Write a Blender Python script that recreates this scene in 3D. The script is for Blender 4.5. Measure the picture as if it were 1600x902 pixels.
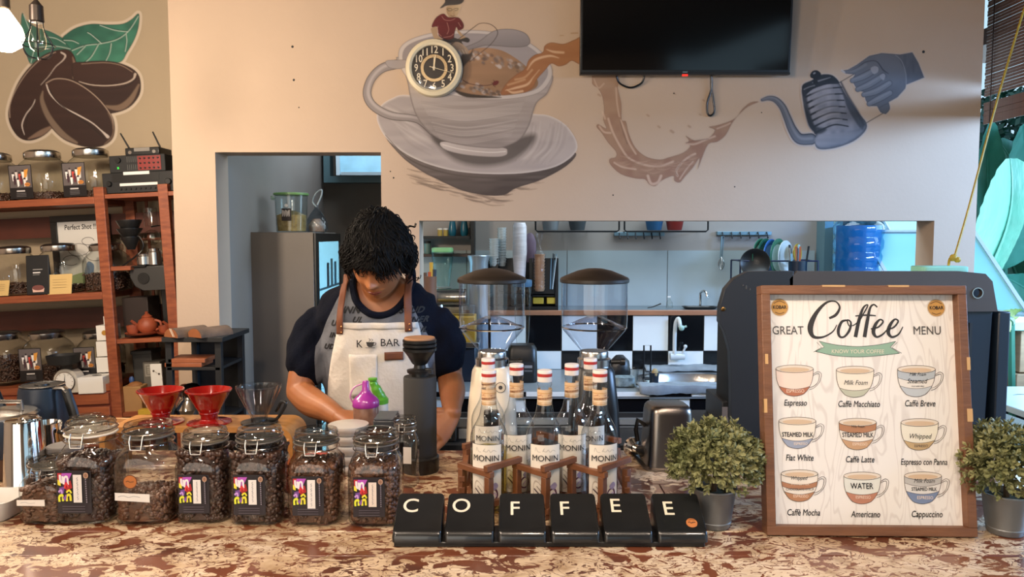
import bpy, bmesh, math, random
import numpy as np
from math import sin, cos, pi, radians, sqrt
from mathutils import Vector, Matrix, Euler, geometry
from mathutils.bvhtree import BVHTree

scene = bpy.context.scene
COL = scene.collection
for _o in list(bpy.data.objects):
    bpy.data.objects.remove(_o)

# ------------------------------------------------------------------ camera
PITCH = radians(3.9)
FPX = 1200.0
CAMZ = 1.55
cam_data = bpy.data.cameras.new('camera')
cam_data.sensor_width = 36.0
cam_data.lens = 36.0 * FPX / 1600.0
cam_data.clip_start = 0.02
cam_data.clip_end = 100
cam = bpy.data.objects.new('camera', cam_data)
COL.objects.link(cam)
cam.location = (0, 0, CAMZ)
cam.rotation_euler = (pi / 2 - PITCH, 0, 0)
scene.camera = cam

# ------------------------------------------------------------------ view, sky and lamps
scene.view_settings.view_transform = 'Standard'
scene.view_settings.look = 'None'
scene.view_settings.gamma = 1.0
scene.view_settings.use_curve_mapping = False
scene.view_settings.exposure = 0.38
scene.cycles.transparent_max_bounces = 32

world = bpy.data.worlds.new('sky')
scene.world = world
world.use_nodes = True
wn = world.node_tree.nodes
wn['Background'].inputs['Color'].default_value = (0.55, 0.82, 1.0, 1)
wn['Background'].inputs['Strength'].default_value = 0.8


def lamp(name, kind, loc, energy, color, size=0.1, rot=(0, 0, 0), size_y=None, label='lamp hanging behind the viewer'):
    d = bpy.data.lights.new(name, kind)
    d.energy = energy
    d.color = color
    if kind == 'AREA':
        d.size = size
        if size_y:
            d.shape = 'RECTANGLE'
            d.size_y = size_y
    elif kind == 'POINT':
        d.shadow_soft_size = size
    o = bpy.data.objects.new(name, d)
    COL.objects.link(o)
    o.location = loc
    o.rotation_euler = rot
    return o


WARM = (1.0, 0.81, 0.64)
# warm bulbs hanging over the guests' side of the bar and behind the viewer
for bx_, by_, bz_, be_ in ((-1.7, 1.5, 2.2, 48), (-0.65, 0.8, 2.2, 38), (-1.4, -0.8, 2.5, 30)):
    lamp('ceiling_bulb', 'POINT', (bx_, by_, bz_), be_, WARM, 0.085)
# two unseen lamps on the counter and the menu, narrowed to spare the upper wall
for lx_, ly_, tx_, ty_, le_ in ((0.1, 0.45, 0.15, 1.6, 34), (0.75, 0.4, 0.95, 1.5, 34)):
    sp_ = lamp('counter_spot', 'SPOT', (lx_, ly_, 2.35), le_, WARM)
    sp_.data.spot_size = radians(78)
    sp_.data.spot_blend = .8
    sp_.data.shadow_soft_size = .08
    sp_.rotation_euler = (Vector((tx_, ty_, 1.0)) - Vector((lx_, ly_, 2.35))).to_track_quat('-Z', 'Y').to_euler()
# broad warm bounce of the lit cafe room behind the viewer
lamp('cafe_room_light', 'AREA', (-1.6, -1.6, 1.5), 28, (1.0, 0.88, 0.74), 2.6, (radians(84), 0, radians(-12)), 1.6)
# daylight through the open garden side on the right and through the kitchen windows
lamp('garden_daylight', 'AREA', (3.3, 1.75, 2.2), 135, (0.34, 0.58, 1.0), 2.0, (radians(90), 0, radians(50)), 0.28)
lamp('kitchen_daylight', 'AREA', (2.9, 4.2, 1.7), 30, (0.58, 0.83, 1.0), 1.2, (radians(90), 0, radians(90)), 1.6)
lamp('back_room_fill', 'AREA', (-0.95, 4.9, 2.7), 10, (0.80, 0.90, 1.0), 0.5, (0, 0, 0), 0.5)  # added fill that brightens the left back wall, no lamp of the room
lamp('kitchen_fill', 'AREA', (0.9, 4.0, 2.5), 24, (0.72, 0.88, 1.0), 1.6, (0, 0, 0), 0.8)  # cool overhead fill added for the kitchen, no fitting behind it


# ------------------------------------------------------------------ pixel rays (photo frame 1600 x 902)
def ray(u, v):
    x = (u - 800.0) / FPX
    y = (451.0 - v) / FPX
    return Vector((x, cos(PITCH) + y * sin(PITCH), -sin(PITCH) + y * cos(PITCH)))


def P(u, v, Y):
    r = ray(u, v)
    return Vector((0, 0, CAMZ)) + r * (Y / r.y)


def PZ(u, v, z):
    r = ray(u, v)
    return Vector((0, 0, CAMZ)) + r * ((z - CAMZ) / r.z)


CT = 0.97          # bar top height
WY = 3.40          # front face of the painted wall
LY = 3.85          # alcove wall behind the red shelf


# ------------------------------------------------------------------ colour
def lin(c):
    c = c / 255.0
    return c / 12.92 if c <= 0.04045 else ((c + 0.055) / 1.055) ** 2.4


def A(h):
    h = h.lstrip('#')
    return tuple(lin(int(h[i:i + 2], 16)) for i in (0, 2, 4))


_mats = {}


def mat(name, col='#808080', rough=0.5, metal=0.0, var=0.0, vscale=8.0, bump=0.0, bscale=40.0, col2=None,
        emit=None, estr=1.0, coat=0.0, stretch=None, sheen=0.0, spec=0.5, sss=0.0):
    if name in _mats:
        return _mats[name]
    m = bpy.data.materials.new(name)
    m.use_nodes = True
    nt = m.node_tree
    b = nt.nodes['Principled BSDF']
    c = A(col) if isinstance(col, str) else col
    b.inputs['Base Color'].default_value = (*c, 1)
    b.inputs['Roughness'].default_value = rough
    b.inputs['Metallic'].default_value = metal
    b.inputs['Coat Weight'].default_value = coat
    b.inputs['Sheen Weight'].default_value = sheen
    b.inputs['Specular IOR Level'].default_value = spec
    if sss:
        b.inputs['Subsurface Weight'].default_value = sss
        b.inputs['Subsurface Radius'].default_value = (0.02, 0.008, 0.004)
        b.inputs['Subsurface Scale'].default_value = 0.3
    if emit:
        b.inputs['Emission Color'].default_value = (*A(emit), 1)
        b.inputs['Emission Strength'].default_value = estr
    if var or col2 or bump:
        tc = nt.nodes.new('ShaderNodeTexCoord')
        mp = nt.nodes.new('ShaderNodeMapping')
        nt.links.new(tc.outputs['Object'], mp.inputs[0])
        if stretch:
            mp.inputs['Scale'].default_value = stretch
    if var or col2:
        n = nt.nodes.new('ShaderNodeTexNoise')
        n.inputs['Scale'].default_value = vscale
        n.inputs['Detail'].default_value = 5
        nt.links.new(mp.outputs[0], n.inputs['Vector'])
        rmp = nt.nodes.new('ShaderNodeValToRGB')
        rmp.color_ramp.elements[0].position = 0.3
        rmp.color_ramp.elements[1].position = 0.7
        if col2:
            rmp.color_ramp.elements[0].color = (*A(col2), 1)
            rmp.color_ramp.elements[1].color = (*c, 1)
        else:
            rmp.color_ramp.elements[0].color = (*[x * (1 - var) for x in c], 1)
            rmp.color_ramp.elements[1].color = (*[min(1, x * (1 + var)) for x in c], 1)
        nt.links.new(n.outputs['Fac'], rmp.inputs[0])
        nt.links.new(rmp.outputs[0], b.inputs['Base Color'])
    if bump:
        n2 = nt.nodes.new('ShaderNodeTexNoise')
        n2.inputs['Scale'].default_value = bscale
        n2.inputs['Detail'].default_value = 4
        nt.links.new(mp.outputs[0], n2.inputs['Vector'])
        bp = nt.nodes.new('ShaderNodeBump')
        bp.inputs['Strength'].default_value = bump
        bp.inputs['Distance'].default_value = 0.004
        nt.links.new(n2.outputs['Fac'], bp.inputs['Height'])
        nt.links.new(bp.outputs[0], b.inputs['Normal'])
    _mats[name] = m
    return m


def glass(name, tint=(0.97, 0.98, 0.98), edge=(0.45, 0.47, 0.47), rough=0.03, gloss=1.0, bump=0.0):
    """clear thin-walled glass: see-through with fresnel mirror and darker edges"""
    if name in _mats:
        return _mats[name]
    m = bpy.data.materials.new(name)
    m.use_nodes = True
    nt = m.node_tree
    nt.nodes.clear()
    out = nt.nodes.new('ShaderNodeOutputMaterial')
    mix = nt.nodes.new('ShaderNodeMixShader')
    tr = nt.nodes.new('ShaderNodeBsdfTransparent')
    gl = nt.nodes.new('ShaderNodeBsdfGlossy')
    gl.inputs['Roughness'].default_value = rough
    gl.inputs['Color'].default_value = (gloss, gloss, gloss, 1)
    fr = nt.nodes.new('ShaderNodeMath')
    fr.operation = 'MULTIPLY_ADD'
    fr.inputs[1].default_value = .85
    fr.inputs[2].default_value = .045
    p5 = nt.nodes.new('ShaderNodeMath')
    p5.operation = 'POWER'
    p5.inputs[1].default_value = 4.5
    l2 = nt.nodes.new('ShaderNodeLayerWeight')
    l2.inputs['Blend'].default_value = 0.5
    nt.links.new(l2.outputs['Facing'], p5.inputs[0])
    nt.links.new(p5.outputs[0], fr.inputs[0])
    lw = nt.nodes.new('ShaderNodeLayerWeight')
    lw.inputs['Blend'].default_value = 0.5
    pw = nt.nodes.new('ShaderNodeMath')
    pw.operation = 'POWER'
    pw.inputs[1].default_value = 3.0
    cm = nt.nodes.new('ShaderNodeMixRGB')
    cm.inputs[1].default_value = (*tint, 1)
    cm.inputs[2].default_value = (*edge, 1)
    nt.links.new(lw.outputs['Facing'], pw.inputs[0])
    nt.links.new(pw.outputs[0], cm.inputs[0])
    nt.links.new(cm.outputs[0], tr.inputs['Color'])
    nt.links.new(fr.outputs[0], mix.inputs[0])
    nt.links.new(tr.outputs[0], mix.inputs[1])
    nt.links.new(gl.outputs[0], mix.inputs[2])
    nt.links.new(mix.outputs[0], out.inputs[0])
    if bump:
        tc = nt.nodes.new('ShaderNodeTexCoord')
        n2 = nt.nodes.new('ShaderNodeTexNoise')
        n2.inputs['Scale'].default_value = 30
        nt.links.new(tc.outputs['Object'], n2.inputs['Vector'])
        bp = nt.nodes.new('ShaderNodeBump')
        bp.inputs['Strength'].default_value = bump
        bp.inputs['Distance'].default_value = 0.01
        nt.links.new(n2.outputs['Fac'], bp.inputs['Height'])
        nt.links.new(bp.outputs[0], gl.inputs['Normal'])
        nt.links.new(bp.outputs[0], l2.inputs['Normal'])
    _mats[name] = m
    return m


def printmat(name='printed_colour', rough=0.6, coat=0.0, bump=0.0):
    if name in _mats:
        return _mats[name]
    m = bpy.data.materials.new(name)
    m.use_nodes = True
    nt = m.node_tree
    b = nt.nodes['Principled BSDF']
    at = nt.nodes.new('ShaderNodeAttribute')
    at.attribute_name = 'Col'
    nt.links.new(at.outputs['Color'], b.inputs['Base Color'])
    b.inputs['Roughness'].default_value = rough
    b.inputs['Coat Weight'].default_value = coat
    _mats[name] = m
    return m


# ------------------------------------------------------------------ mesh building
class MB:
    """collects shapes of one part and links them as one mesh object"""

    def __init__(s):
        s.v = []
        s.f = []
        s.T = Matrix.Identity(4)

    def at(s, loc=(0, 0, 0), rot=(0, 0, 0), sc=(1, 1, 1)):
        s.T = Matrix.LocRotScale(Vector(loc), Euler(rot), Vector(sc))
        return s

    def add(s, vs, fs):
        k = len(s.v)
        s.v += [tuple(s.T @ Vector(p)) for p in vs]
        s.f += [tuple(i + k for i in f) for f in fs]
        return s

    def box(s, x0, x1, y0, y1, z0, z1):
        vs = [(x, y, z) for z in (z0, z1) for y in (y0, y1) for x in (x0, x1)]
        return s.add(vs, [(0, 2, 3, 1), (4, 5, 7, 6), (0, 1, 5, 4), (2, 6, 7, 3), (0, 4, 6, 2), (1, 3, 7, 5)])

    def cbox(s, c, d):
        return s.box(c[0] - d[0] / 2, c[0] + d[0] / 2, c[1] - d[1] / 2, c[1] + d[1] / 2, c[2] - d[2] / 2, c[2] + d[2] / 2)

    def hexa(s, p8):
        """8 corners: bottom 4 (ccw), top 4 (ccw)"""
        return s.add(p8, [(3, 2, 1, 0), (4, 5, 6, 7), (0, 1, 5, 4), (1, 2, 6, 5), (2, 3, 7, 6), (3, 0, 4, 7)])

    def loft(s, rings, cap0=True, cap1=True, close=True):
        n = len(rings[0])
        vs = [p for r in rings for p in r]
        fs = []
        for i in range(len(rings) - 1):
            for j in range(n if close else n - 1):
                a = i * n + j
                b = i * n + (j + 1) % n
                fs.append((a, b, b + n, a + n))
        if cap0:
            fs.append(tuple(range(n - 1, -1, -1)))
        if cap1:
            fs.append(tuple((len(rings) - 1) * n + j for j in range(n)))
        return s.add(vs, fs)

    def lathe(s, prof, seg=32, cap0=True, cap1=True, sx=1.0, sy=1.0):
        rings = [[(r * cos(2 * pi * k / seg) * sx, r * sin(2 * pi * k / seg) * sy, z) for k in range(seg)] for r, z in prof]
        return s.loft(rings, cap0, cap1)

    def super(s, prof, seg=40, cap0=True, cap1=True, asp=1.0):
        """prof: (half width, exponent, z)"""
        rings = []
        for a, n, z in prof:
            r = []
            for k in range(seg):
                t = 2 * pi * k / seg
                c, q = cos(t), sin(t)
                r.append((a * math.copysign(abs(c) ** (2 / n), c), a * asp * math.copysign(abs(q) ** (2 / n), q), z))
            rings.append(r)
        return s.loft(rings, cap0, cap1)

    def tube(s, pts, rad, seg=8, cap=True, flat=1.0, closed=False):
        pts = [Vector(p) for p in pts]
        n = len(pts)
        if not hasattr(rad, '__len__'):
            rad = [rad] * n
        rings = []
        prev = None
        for i, p in enumerate(pts):
            if closed:
                d = (pts[(i + 1) % n] - pts[i - 1]).normalized()
            else:
                d = (pts[min(i + 1, n - 1)] - pts[max(i - 1, 0)])
                d = d.normalized() if d.length > 1e-9 else Vector((0, 0, 1))
            if prev is None:
                up = Vector((0, 0, 1)) if abs(d.z) < 0.9 else Vector((0, 1, 0))
                a = d.cross(up).normalized()
            else:
                a = (prev - d * prev.dot(d)).normalized()
            prev = a
            b = d.cross(a)
            rings.append([tuple(p + (a * cos(2 * pi * k / seg) + b * sin(2 * pi * k / seg) * flat) * rad[i]) for k in range(seg)])
        if closed:
            rings.append(rings[0])
            cap = False
        return s.loft(rings, cap, cap)

    def ball(s, c, r, seg=16, rings=10):
        if not hasattr(r, '__len__'):
            r = (r, r, r)
        rr = []
        for i in range(1, rings):
            t = pi * i / rings
            rr.append([(c[0] + r[0] * sin(t) * cos(2 * pi * k / seg), c[1] + r[1] * sin(t) * sin(2 * pi * k / seg), c[2] - r[2] * cos(t)) for k in range(seg)])
        return s.loft(rr)

    def prism(s, pts, y0, y1):
        """outline of (x, z) points extruded along y"""
        n = len(pts)
        vs = [(x, y0, z) for x, z in pts] + [(x, y1, z) for x, z in pts]
        fs = [(i, (i + 1) % n, (i + 1) % n + n, i + n) for i in range(n)]
        tri = geometry.tessellate_polygon([[Vector((x, 0, z)) for x, z in pts]])
        fs += [tuple(t) for t in tri] + [tuple(i + n for i in t[::-1]) for t in tri]
        return s.add(vs, fs)

    def mesh(s, name, m, smooth=True, ang=35):
        me = bpy.data.meshes.new(name)
        me.from_pydata(s.v, [], s.f)
        fix(me, smooth, ang)
        for q in (m if isinstance(m, (list, tuple)) else [m]):
            me.materials.append(q)
        return me

    def obj(s, name, m, parent=None, smooth=True, ang=35, bevel=0.0, loc=None, rot=None, fixn=True):
        return link(name, s.mesh(name, m, smooth, ang), parent, bevel, loc, rot)


def fix(me, smooth=True, ang=35):
    bm = bmesh.new()
    bm.from_mesh(me)
    bmesh.ops.recalc_face_normals(bm, faces=bm.faces)
    bm.to_mesh(me)
    bm.free()
    if smooth:
        me.polygons.foreach_set('use_smooth', [True] * len(me.polygons))
        try:
            me.set_sharp_from_angle(angle=radians(ang))
        except Exception:
            pass
    me.update()


def link(name, me, parent=None, bevel=0.0, loc=None, rot=None):
    o = bpy.data.objects.new(name, me)
    COL.objects.link(o)
    if parent:
        o.parent = parent
    if loc is not None:
        o.location = loc
    if rot is not None:
        o.rotation_euler = rot
    if bevel:
        b = o.modifiers.new('bevel', 'BEVEL')
        b.width = bevel
        b.segments = 2
        b.limit_method = 'ANGLE'
        b.angle_limit = radians(40)
    return o


def tag(o, label, cat, group=None, kind=None):
    o['label'] = label
    o['category'] = cat
    if group:
        o['group'] = group
    if kind:
        o['kind'] = kind
    return o


def thing(name, label, cat, loc=(0, 0, 0), rz=0.0, group=None, rot=None):
    o = bpy.data.objects.new(name, None)
    o.empty_display_size = 0.05
    COL.objects.link(o)
    o.location = loc
    o.rotation_euler = rot if rot is not None else (0, 0, rz)
    return tag(o, label, cat, group)


def struct(o):
    o['kind'] = 'structure'
    return o


def dup(root, loc, rz=None, label=None, rot=None, scale=None):
    kids = {}
    for q in COL.objects:
        if q.parent:
            kids.setdefault(q.parent.name, []).append(q)

    def rec(o, par):
        c = o.copy()
        COL.objects.link(c)
        if par:
            c.parent = par
        for k in kids.get(o.name, []):
            rec(k, c)
        return c
    r = rec(root, None)
    r.location = loc
    if rot is not None:
        r.rotation_euler = rot
    elif rz is not None:
        r.rotation_euler = (0, 0, rz)
    if label:
        r['label'] = label
    if scale:
        r.scale = scale
    return r


# text as mesh (built-in font only)
def text_mesh(body, size, bold=0.0, shear=0.0, extrude=0.0, align='CENTER', space=1.0, res=3):
    cu = bpy.data.curves.new('t', 'FONT')
    cu.body = body
    cu.size = 1.0
    cu.shear = shear
    cu.extrude = extrude / size
    cu.align_x = align
    cu.align_y = 'CENTER'
    cu.space_character = space
    cu.resolution_u = res
    o = bpy.data.objects.new('t', cu)
    COL.objects.link(o)
    bpy.context.view_layer.update()
    me = bpy.data.meshes.new_from_object(o.evaluated_get(bpy.context.evaluated_depsgraph_get()))
    bpy.data.objects.remove(o)
    me.transform(Matrix.Scale(size, 4))
    if bold:        # heavier strokes: overlaid copies a hair apart
        bm = bmesh.new()
        for dx, dy in ((-bold, 0), (bold, 0), (0, bold), (0, -bold)):
            m2 = me.copy()
            m2.transform(Matrix.Translation((dx, dy, dx * .02 + dy * .04)))
            bm.from_mesh(m2)
            bpy.data.meshes.remove(m2)
        bm.to_mesh(me)
        bm.free()
    return me


def text(name, body, size, m, parent, loc, rot=(pi / 2, 0, 0), sx=1.0, sz=1.0, bend=None, **k):
    me = text_mesh(body, size, **k)
    me.name = name
    if bend:
        if len(me.vertices):
            for v in me.vertices:
                a = v.co.x * sx / bend
                y = v.co.y * sz
                v.co = (bend * sin(a), -bend * cos(a), y)
        me.materials.append(m)
        return link(name, me, parent, loc=loc, rot=(0, 0, 0))
    me.materials.append(m)
    o = link(name, me, parent, loc=loc, rot=rot)
    o.scale = (sx, sz, 1)
    return o


def spline(pts, n=6, closed=False):
    """catmull-rom through the points"""
    pts = [np.array(p, float) for p in pts]
    m = len(pts)
    out = []
    for i in range(m if closed else m - 1):
        if closed:
            a, b, c, d = pts[i - 1], pts[i], pts[(i + 1) % m], pts[(i + 2) % m]
        else:
            a, b, c, d = pts[max(i - 1, 0)], pts[i], pts[i + 1], pts[min(i + 2, m - 1)]
        for k in range(n):
            t = k / n
            out.append(0.5 * ((2 * b) + (-a + c) * t + (2 * a - 5 * b + 4 * c - d) * t * t + (-a + 3 * b - 3 * c + d) * t ** 3))
    if not closed:
        out.append(pts[-1])
    return out


class Print:
    """flat coloured print: layers of polygons and strokes in an x, z plane facing -y"""

    def __init__(s, d=0.00012):
        s.v = []
        s.f = []
        s.c = []
        s.d = d
        s.lay = 0

    def poly(s, pts, col, smooth=False, n=5):
        if smooth:
            pts = spline(pts, n, True)
        k = len(s.v)
        s.lay += 1
        y = -s.lay * s.d
        s.v += [(float(p[0]), y, float(p[1])) for p in pts]
        for t in geometry.tessellate_polygon([[Vector((float(p[0]), 0, float(p[1]))) for p in pts]]):
            s.f.append(tuple(i + k for i in t))
            s.c.append(A(col) if isinstance(col, str) else col)
        return s

    def rect(s, x0, x1, z0, z1, col, nx=1):
        s.lay += 1
        y = -s.lay * s.d
        for i in range(nx):
            a = x0 + (x1 - x0) * i / nx
            b = x0 + (x1 - x0) * (i + 1) / nx
            k = len(s.v)
            s.v += [(a, y, z0), (b, y, z0), (b, y, z1), (a, y, z1)]
            s.f.append((k, k + 1, k + 2, k + 3))
            s.c.append(A(col) if isinstance(col, str) else col)
        return s

    def disc(s, cx, cz, r, col, n=20, rz=None):
        return s.poly([(cx + r * cos(2 * pi * i / n), cz + (rz or r) * sin(2 * pi * i / n)) for i in range(n)], col)

    def stroke(s, pts, w, col, smooth=True, n=5, newlay=True):
        if smooth and len(pts) > 2:
            pw = [(*p, w[i] if hasattr(w, '__len__') else w) for i, p in enumerate(pts)]
            q = spline(pw, n)
        else:
            q = [np.array((*p, w[i] if hasattr(w, '__len__') else w), float) for i, p in enumerate(pts)]
        if newlay:
            s.lay += 1
        y = -s.lay * s.d
        k = len(s.v)
        for i in range(len(q)):
            d = q[min(i + 1, len(q) - 1)][:2] - q[max(i - 1, 0)][:2]
            L = max(1e-9, float(np.hypot(*d)))
            nx, nz = -d[1] / L, d[0] / L
            h = q[i][2] / 2
            s.v.append((q[i][0] + nx * h, y, q[i][1] + nz * h))
            s.v.append((q[i][0] - nx * h, y, q[i][1] - nz * h))
        for i in range(len(q) - 1):
            a = k + 2 * i
            s.f.append((a, a + 1, a + 3, a + 2))
            s.c.append(A(col) if isinstance(col, str) else col)
        return s

    def build(s, name, parent=None, m=None, bend=None, loc=None, rot=None):
        vs = s.v
        if bend:
            vs = [((bend - y) * sin(x / bend), -(bend - y) * cos(x / bend), z) for x, y, z in vs]
        me = bpy.data.meshes.new(name)
        me.from_pydata([tuple(map(float, p)) for p in vs], [], s.f)
        ca = me.color_attributes.new('Col', 'FLOAT_COLOR', 'CORNER')
        cols = []
        for f, c in zip(s.f, s.c):
            cols += [*c, 1.0] * len(f)
        ca.data.foreach_set('color', cols)
        me.materials.append(m or printmat())
        return link(name, me, parent, loc=loc, rot=rot)
# ================================================================== materials of the setting
M_wall = mat('beige_wall_paint', '#b49d87', 0.75, var=0.04, vscale=2.2, bump=0.15, bscale=60)
M_wall2 = mat('alcove_wall_paint', '#a9987f', 0.8, var=0.05, vscale=1.5, bump=0.15)
M_grey = mat('kitchen_grey_paint', '#8d8680', 0.8, var=0.06, vscale=2)
M_brown = mat('kitchen_brown_paint', '#6d645b', 0.8, var=0.08, vscale=2)
M_floor = mat('floor_tile', '#6a5a4c', 0.45, var=0.1, vscale=6)
M_ceil = mat('ceiling_board', '#55493c', 0.8, var=0.05)
M_black = mat('black_plastic', '#151515', 0.35)
M_blackm = mat('matt_black', '#0f0f10', 0.65)
M_dark = mat('dark_grey_metal', '#33363b', 0.5, 0.3, var=0.08, vscale=5)
M_steel = mat('brushed_steel', '#b9b6b2', 0.25, 1.0, var=0.06, vscale=20)
M_chrome = mat('chrome', '#d8d6d2', 0.08, 1.0)
M_white = mat('white_plastic', '#d9d6d0', 0.4)
M_glass = glass('clear_glass')
M_redwood = mat('red_stained_wood', '#93502f', 0.45, col2='#6d3119', vscale=5, stretch=(3, 3, 14), bump=0.2, bscale=30)
M_redwood_h = mat('red_stained_wood_board', '#93502f', 0.45, col2='#743820', vscale=5, stretch=(1.2, 8, 14), bump=0.2)
M_tilew = mat('white_glazed_tile', '#dfe6e8', 0.15, spec=0.6)
M_tileb = mat('black_glazed_tile', '#0c0d10', 0.15, spec=0.6)
M_tileg = mat('grey_blue_wall_tile', '#98a3a6', 0.22, var=0.06, vscale=3)
M_grout = mat('grout', '#70706c', 0.9)
M_frame = mat('teal_painted_metal', '#54727a', 0.4)
M_ivory = mat('ivory_print', '#d8cdb8', 0.5)
M_ink = mat('black_ink', '#1b1918', 0.7)
M_inkg = mat('grey_ink', '#4b4744', 0.7)


def wallmesh(name, boxes, m):
    b = MB()
    for q in boxes:
        b.box(*q)
    return struct(b.obj(name, m, smooth=False))


XL = P(262, 0, WY).x
XR = P(1531, 200, WY).x
o1l, o1r = P(336, 238, WY).x, P(595, 238, WY).x
o2l, o2r = P(655, 345, WY).x, P(1460, 345, WY).x
zt1, zt2 = P(450, 238, WY).z, P(1000, 345, WY).z
CE = 2.9
wallmesh('wall_front', [(XL, o1l, WY, WY + .15, 0, CE), (o1r, o2l, WY, WY + .15, 0, zt2), (o2r, XR, WY, WY + .15, 0, CE),
                        (o1l, o1r, WY, WY + .15, zt1, CE), (o1r, o2r, WY, WY + .15, zt2, CE)], M_wall)
wallmesh('wall_alcove', [(-3.6, XL - 0.0, LY, LY + .12, 0, CE)], M_wall2)
KL = P(352, 300, 3.56).x - 0.02
wallmesh('wall_kitchen_left', [(XL, KL, WY + .15, 5.5, 0, CE)], M_grey)
wallmesh('wall_kitchen_back', [(KL, -0.7, 5.5, 5.6, 0, CE), (-0.75, -0.65, 4.6, 5.5, 0, CE)], M_brown)
BW = 4.6
KR = P(1275, 400, BW).x
wallmesh('wall_kitchen_rear', [(-0.65, KR, BW, BW + .1, 0, CE)], M_grey)
wallmesh('wall_left', [(-3.7, -3.6, -3.4, LY + .12, 0, CE)], M_wall)
wallmesh('wall_behind_viewer', [(-3.7, -1.2, -3.5, -3.4, 0, CE), (-1.2, 1.0, -3.5, -3.4, 0, .9), (-1.2, 1.0, -3.5, -3.4, 1.9, CE), (1.0, 2.0, -3.5, -3.4, 0, CE)], M_wall)
wallmesh('floor', [(-3.7, 2.6, -3.5, 5.6, -0.1, 0)], M_floor)
wallmesh('ceiling', [(-3.7, 2.35, -3.5, 5.6, CE, CE + .1)], M_ceil)
# garden ground outside
wallmesh('ground', [(2.6, 14, -4, 14, -0.1, -0.02), (-3.7, 2.6, 5.6, 14, -0.1, -0.02)], mat('garden_soil', '#3d3a2c', 0.9, var=0.3))

# small damage marks on the painted wall
for (u, v, r) in ((457, 73, 2.2), (459, 125, 2), (467, 168, 1.2), (610, 268, 1.2), (615, 278, 1.5), (1443, 81, 2.5), (1053, 146, 1.6), (1148, 292, 1.2), (958, 305, 1.3), (1190, 176, 1)):
    c = P(u, v, WY)
    b = MB().at(c, (pi / 2, 0, 0)).lathe([(r * .0026, 0), (r * .0018, .0015)], 8)
    o = b.obj('nail_hole', M_blackm)
    struct(o)
    o.parent = bpy.data.objects['wall_front']

# ------------------------------------------------------------------ kitchen window high at the back left
WB = 5.5
f = MB()
x0, x1, z0, z1 = P(508, 285, WB - .06).x, P(700, 285, WB - .06).x, P(508, 286, WB - .06).z, 2.6
fw = .045
f.box(x0, x1, WB - .1, WB, z0, z0 + fw).box(x0, x1, WB - .1, WB, z1 - fw, z1).box(x0, x0 + fw, WB - .1, WB, z0 + fw, z1 - fw).box(x1 - fw, x1, WB - .1, WB, z0 + fw, z1 - fw)
w1 = struct(f.obj('window_1', M_frame, smooth=False))
a0, a1, c0 = P(528, 240, WB - .2).x, x1 - .05, P(540, 275, WB - .2).z
s = MB()
s.hexa([(a0 + .03, WB - .26, c0), (a1, WB - .26, c0), (a1, WB - .23, c0), (a0 + .03, WB - .23, c0),
        (a0 + .03, WB - .26, c0 + .022), (a1, WB - .26, c0 + .022), (a1, WB - .23, c0 + .022), (a0 + .03, WB - .23, c0 + .022)])
s.hexa([(a0, WB - .262, c0), (a0 + .025, WB - .262, c0), (a0 + .025, WB - .23, c0), (a0, WB - .23, c0),
        (a0 - .04, WB - .1, 2.55), (a0 - .015, WB - .1, 2.55), (a0 - .015, WB - .07, 2.55), (a0 - .04, WB - .07, 2.55)])
s.obj('window_sash', mat('pale_sash_paint', '#a9bcc6', 0.4), w1, smooth=False)
s = MB().add([(a0 + .02, WB - .245, c0 + .01), (a1, WB - .245, c0 + .01), (a1, WB - .09, 2.55), (a0 - .02, WB - .09, 2.55)], [(0, 1, 2, 3)])
s.obj('pane', mat('frosted_blue_pane', '#8fc4dc', 0.35, var=0.15, vscale=9), w1)

# ------------------------------------------------------------------ kitchen ledge, tiles and sink counter
LF = 4.28
zl = P(1000, 485, LF).z
zc = 0.80
SF = PZ(1000, 612, zc).y
b = MB().box(-0.62, KR + .02, LF + .02, BW - .001, 0, zl - .03)
led = struct(b.obj('trim_1', M_grout, smooth=False))
MB().box(-0.62, KR + .02, LF - .01, LF + .02, zl - .028, zl).obj('ledge_edge', mat('ledge_wood', '#97674a', 0.4, var=.15, vscale=6, stretch=(1, 8, 8)), led, bevel=.003)
MB().box(-0.62, KR + .02, LF + .02, BW - .001, zl - .03, zl - .002).obj('ledge_top', mat('ledge_stone', '#5f6b73', 0.3, var=.1), led, smooth=False)


def tiles(parent, x0, x1, zs, y, size, phase, name='tile', gap=.004, first=0, off=0.0):
    """checkered tile pieces; zs: list of (z0, z1, row parity)"""
    meshes = {}
    i0 = int(math.floor((x0 - phase) / size))
    i1 = int(math.ceil((x1 - phase) / size))
    for z0, z1, par in zs:
        for i in range(i0, i1):
            a = max(x0, phase + i * size) + gap / 2
            b_ = min(x1, phase + (i + 1) * size) - gap / 2
            if b_ - a < .01:
                continue
            w = (i + par) % 2 == 0
            k = (round(b_ - a, 4), round(z1 - z0, 4), w)
            if k not in meshes:
                meshes[k] = MB().box(0, b_ - a, -.008, 0, 0, z1 - z0 - gap).mesh(name, M_tilew if w else M_tileb, False)
            link(name, meshes[k], parent, loc=(a, y, z0 + gap / 2), bevel=0)


ph = P(989, 540, LF).x
tz1 = P(1000, 549, LF).z
tiles(led, -0.62, KR + .02, [(tz1, zl - .03, 0), (zc, tz1, 1)], LF + .02, .2, ph)
# large grey tiles on the rear wall
zg = P(1000, 391, BW).z
rear = bpy.data.objects['wall_kitchen_rear']
zg2 = P(1000, 435, BW).z
gx = P(1042, 435, BW).x
for i in range(-4, 3):
    a, c = max(-.62, gx + i * .6), min(KR - .01, gx + (i + 1) * .6)
    if c - a > .03:
        MB().box(a + .002, c - .002, BW - .012, BW, zl - .01, zg - .002).obj('tile', M_tileg, rear, smooth=False)

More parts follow.
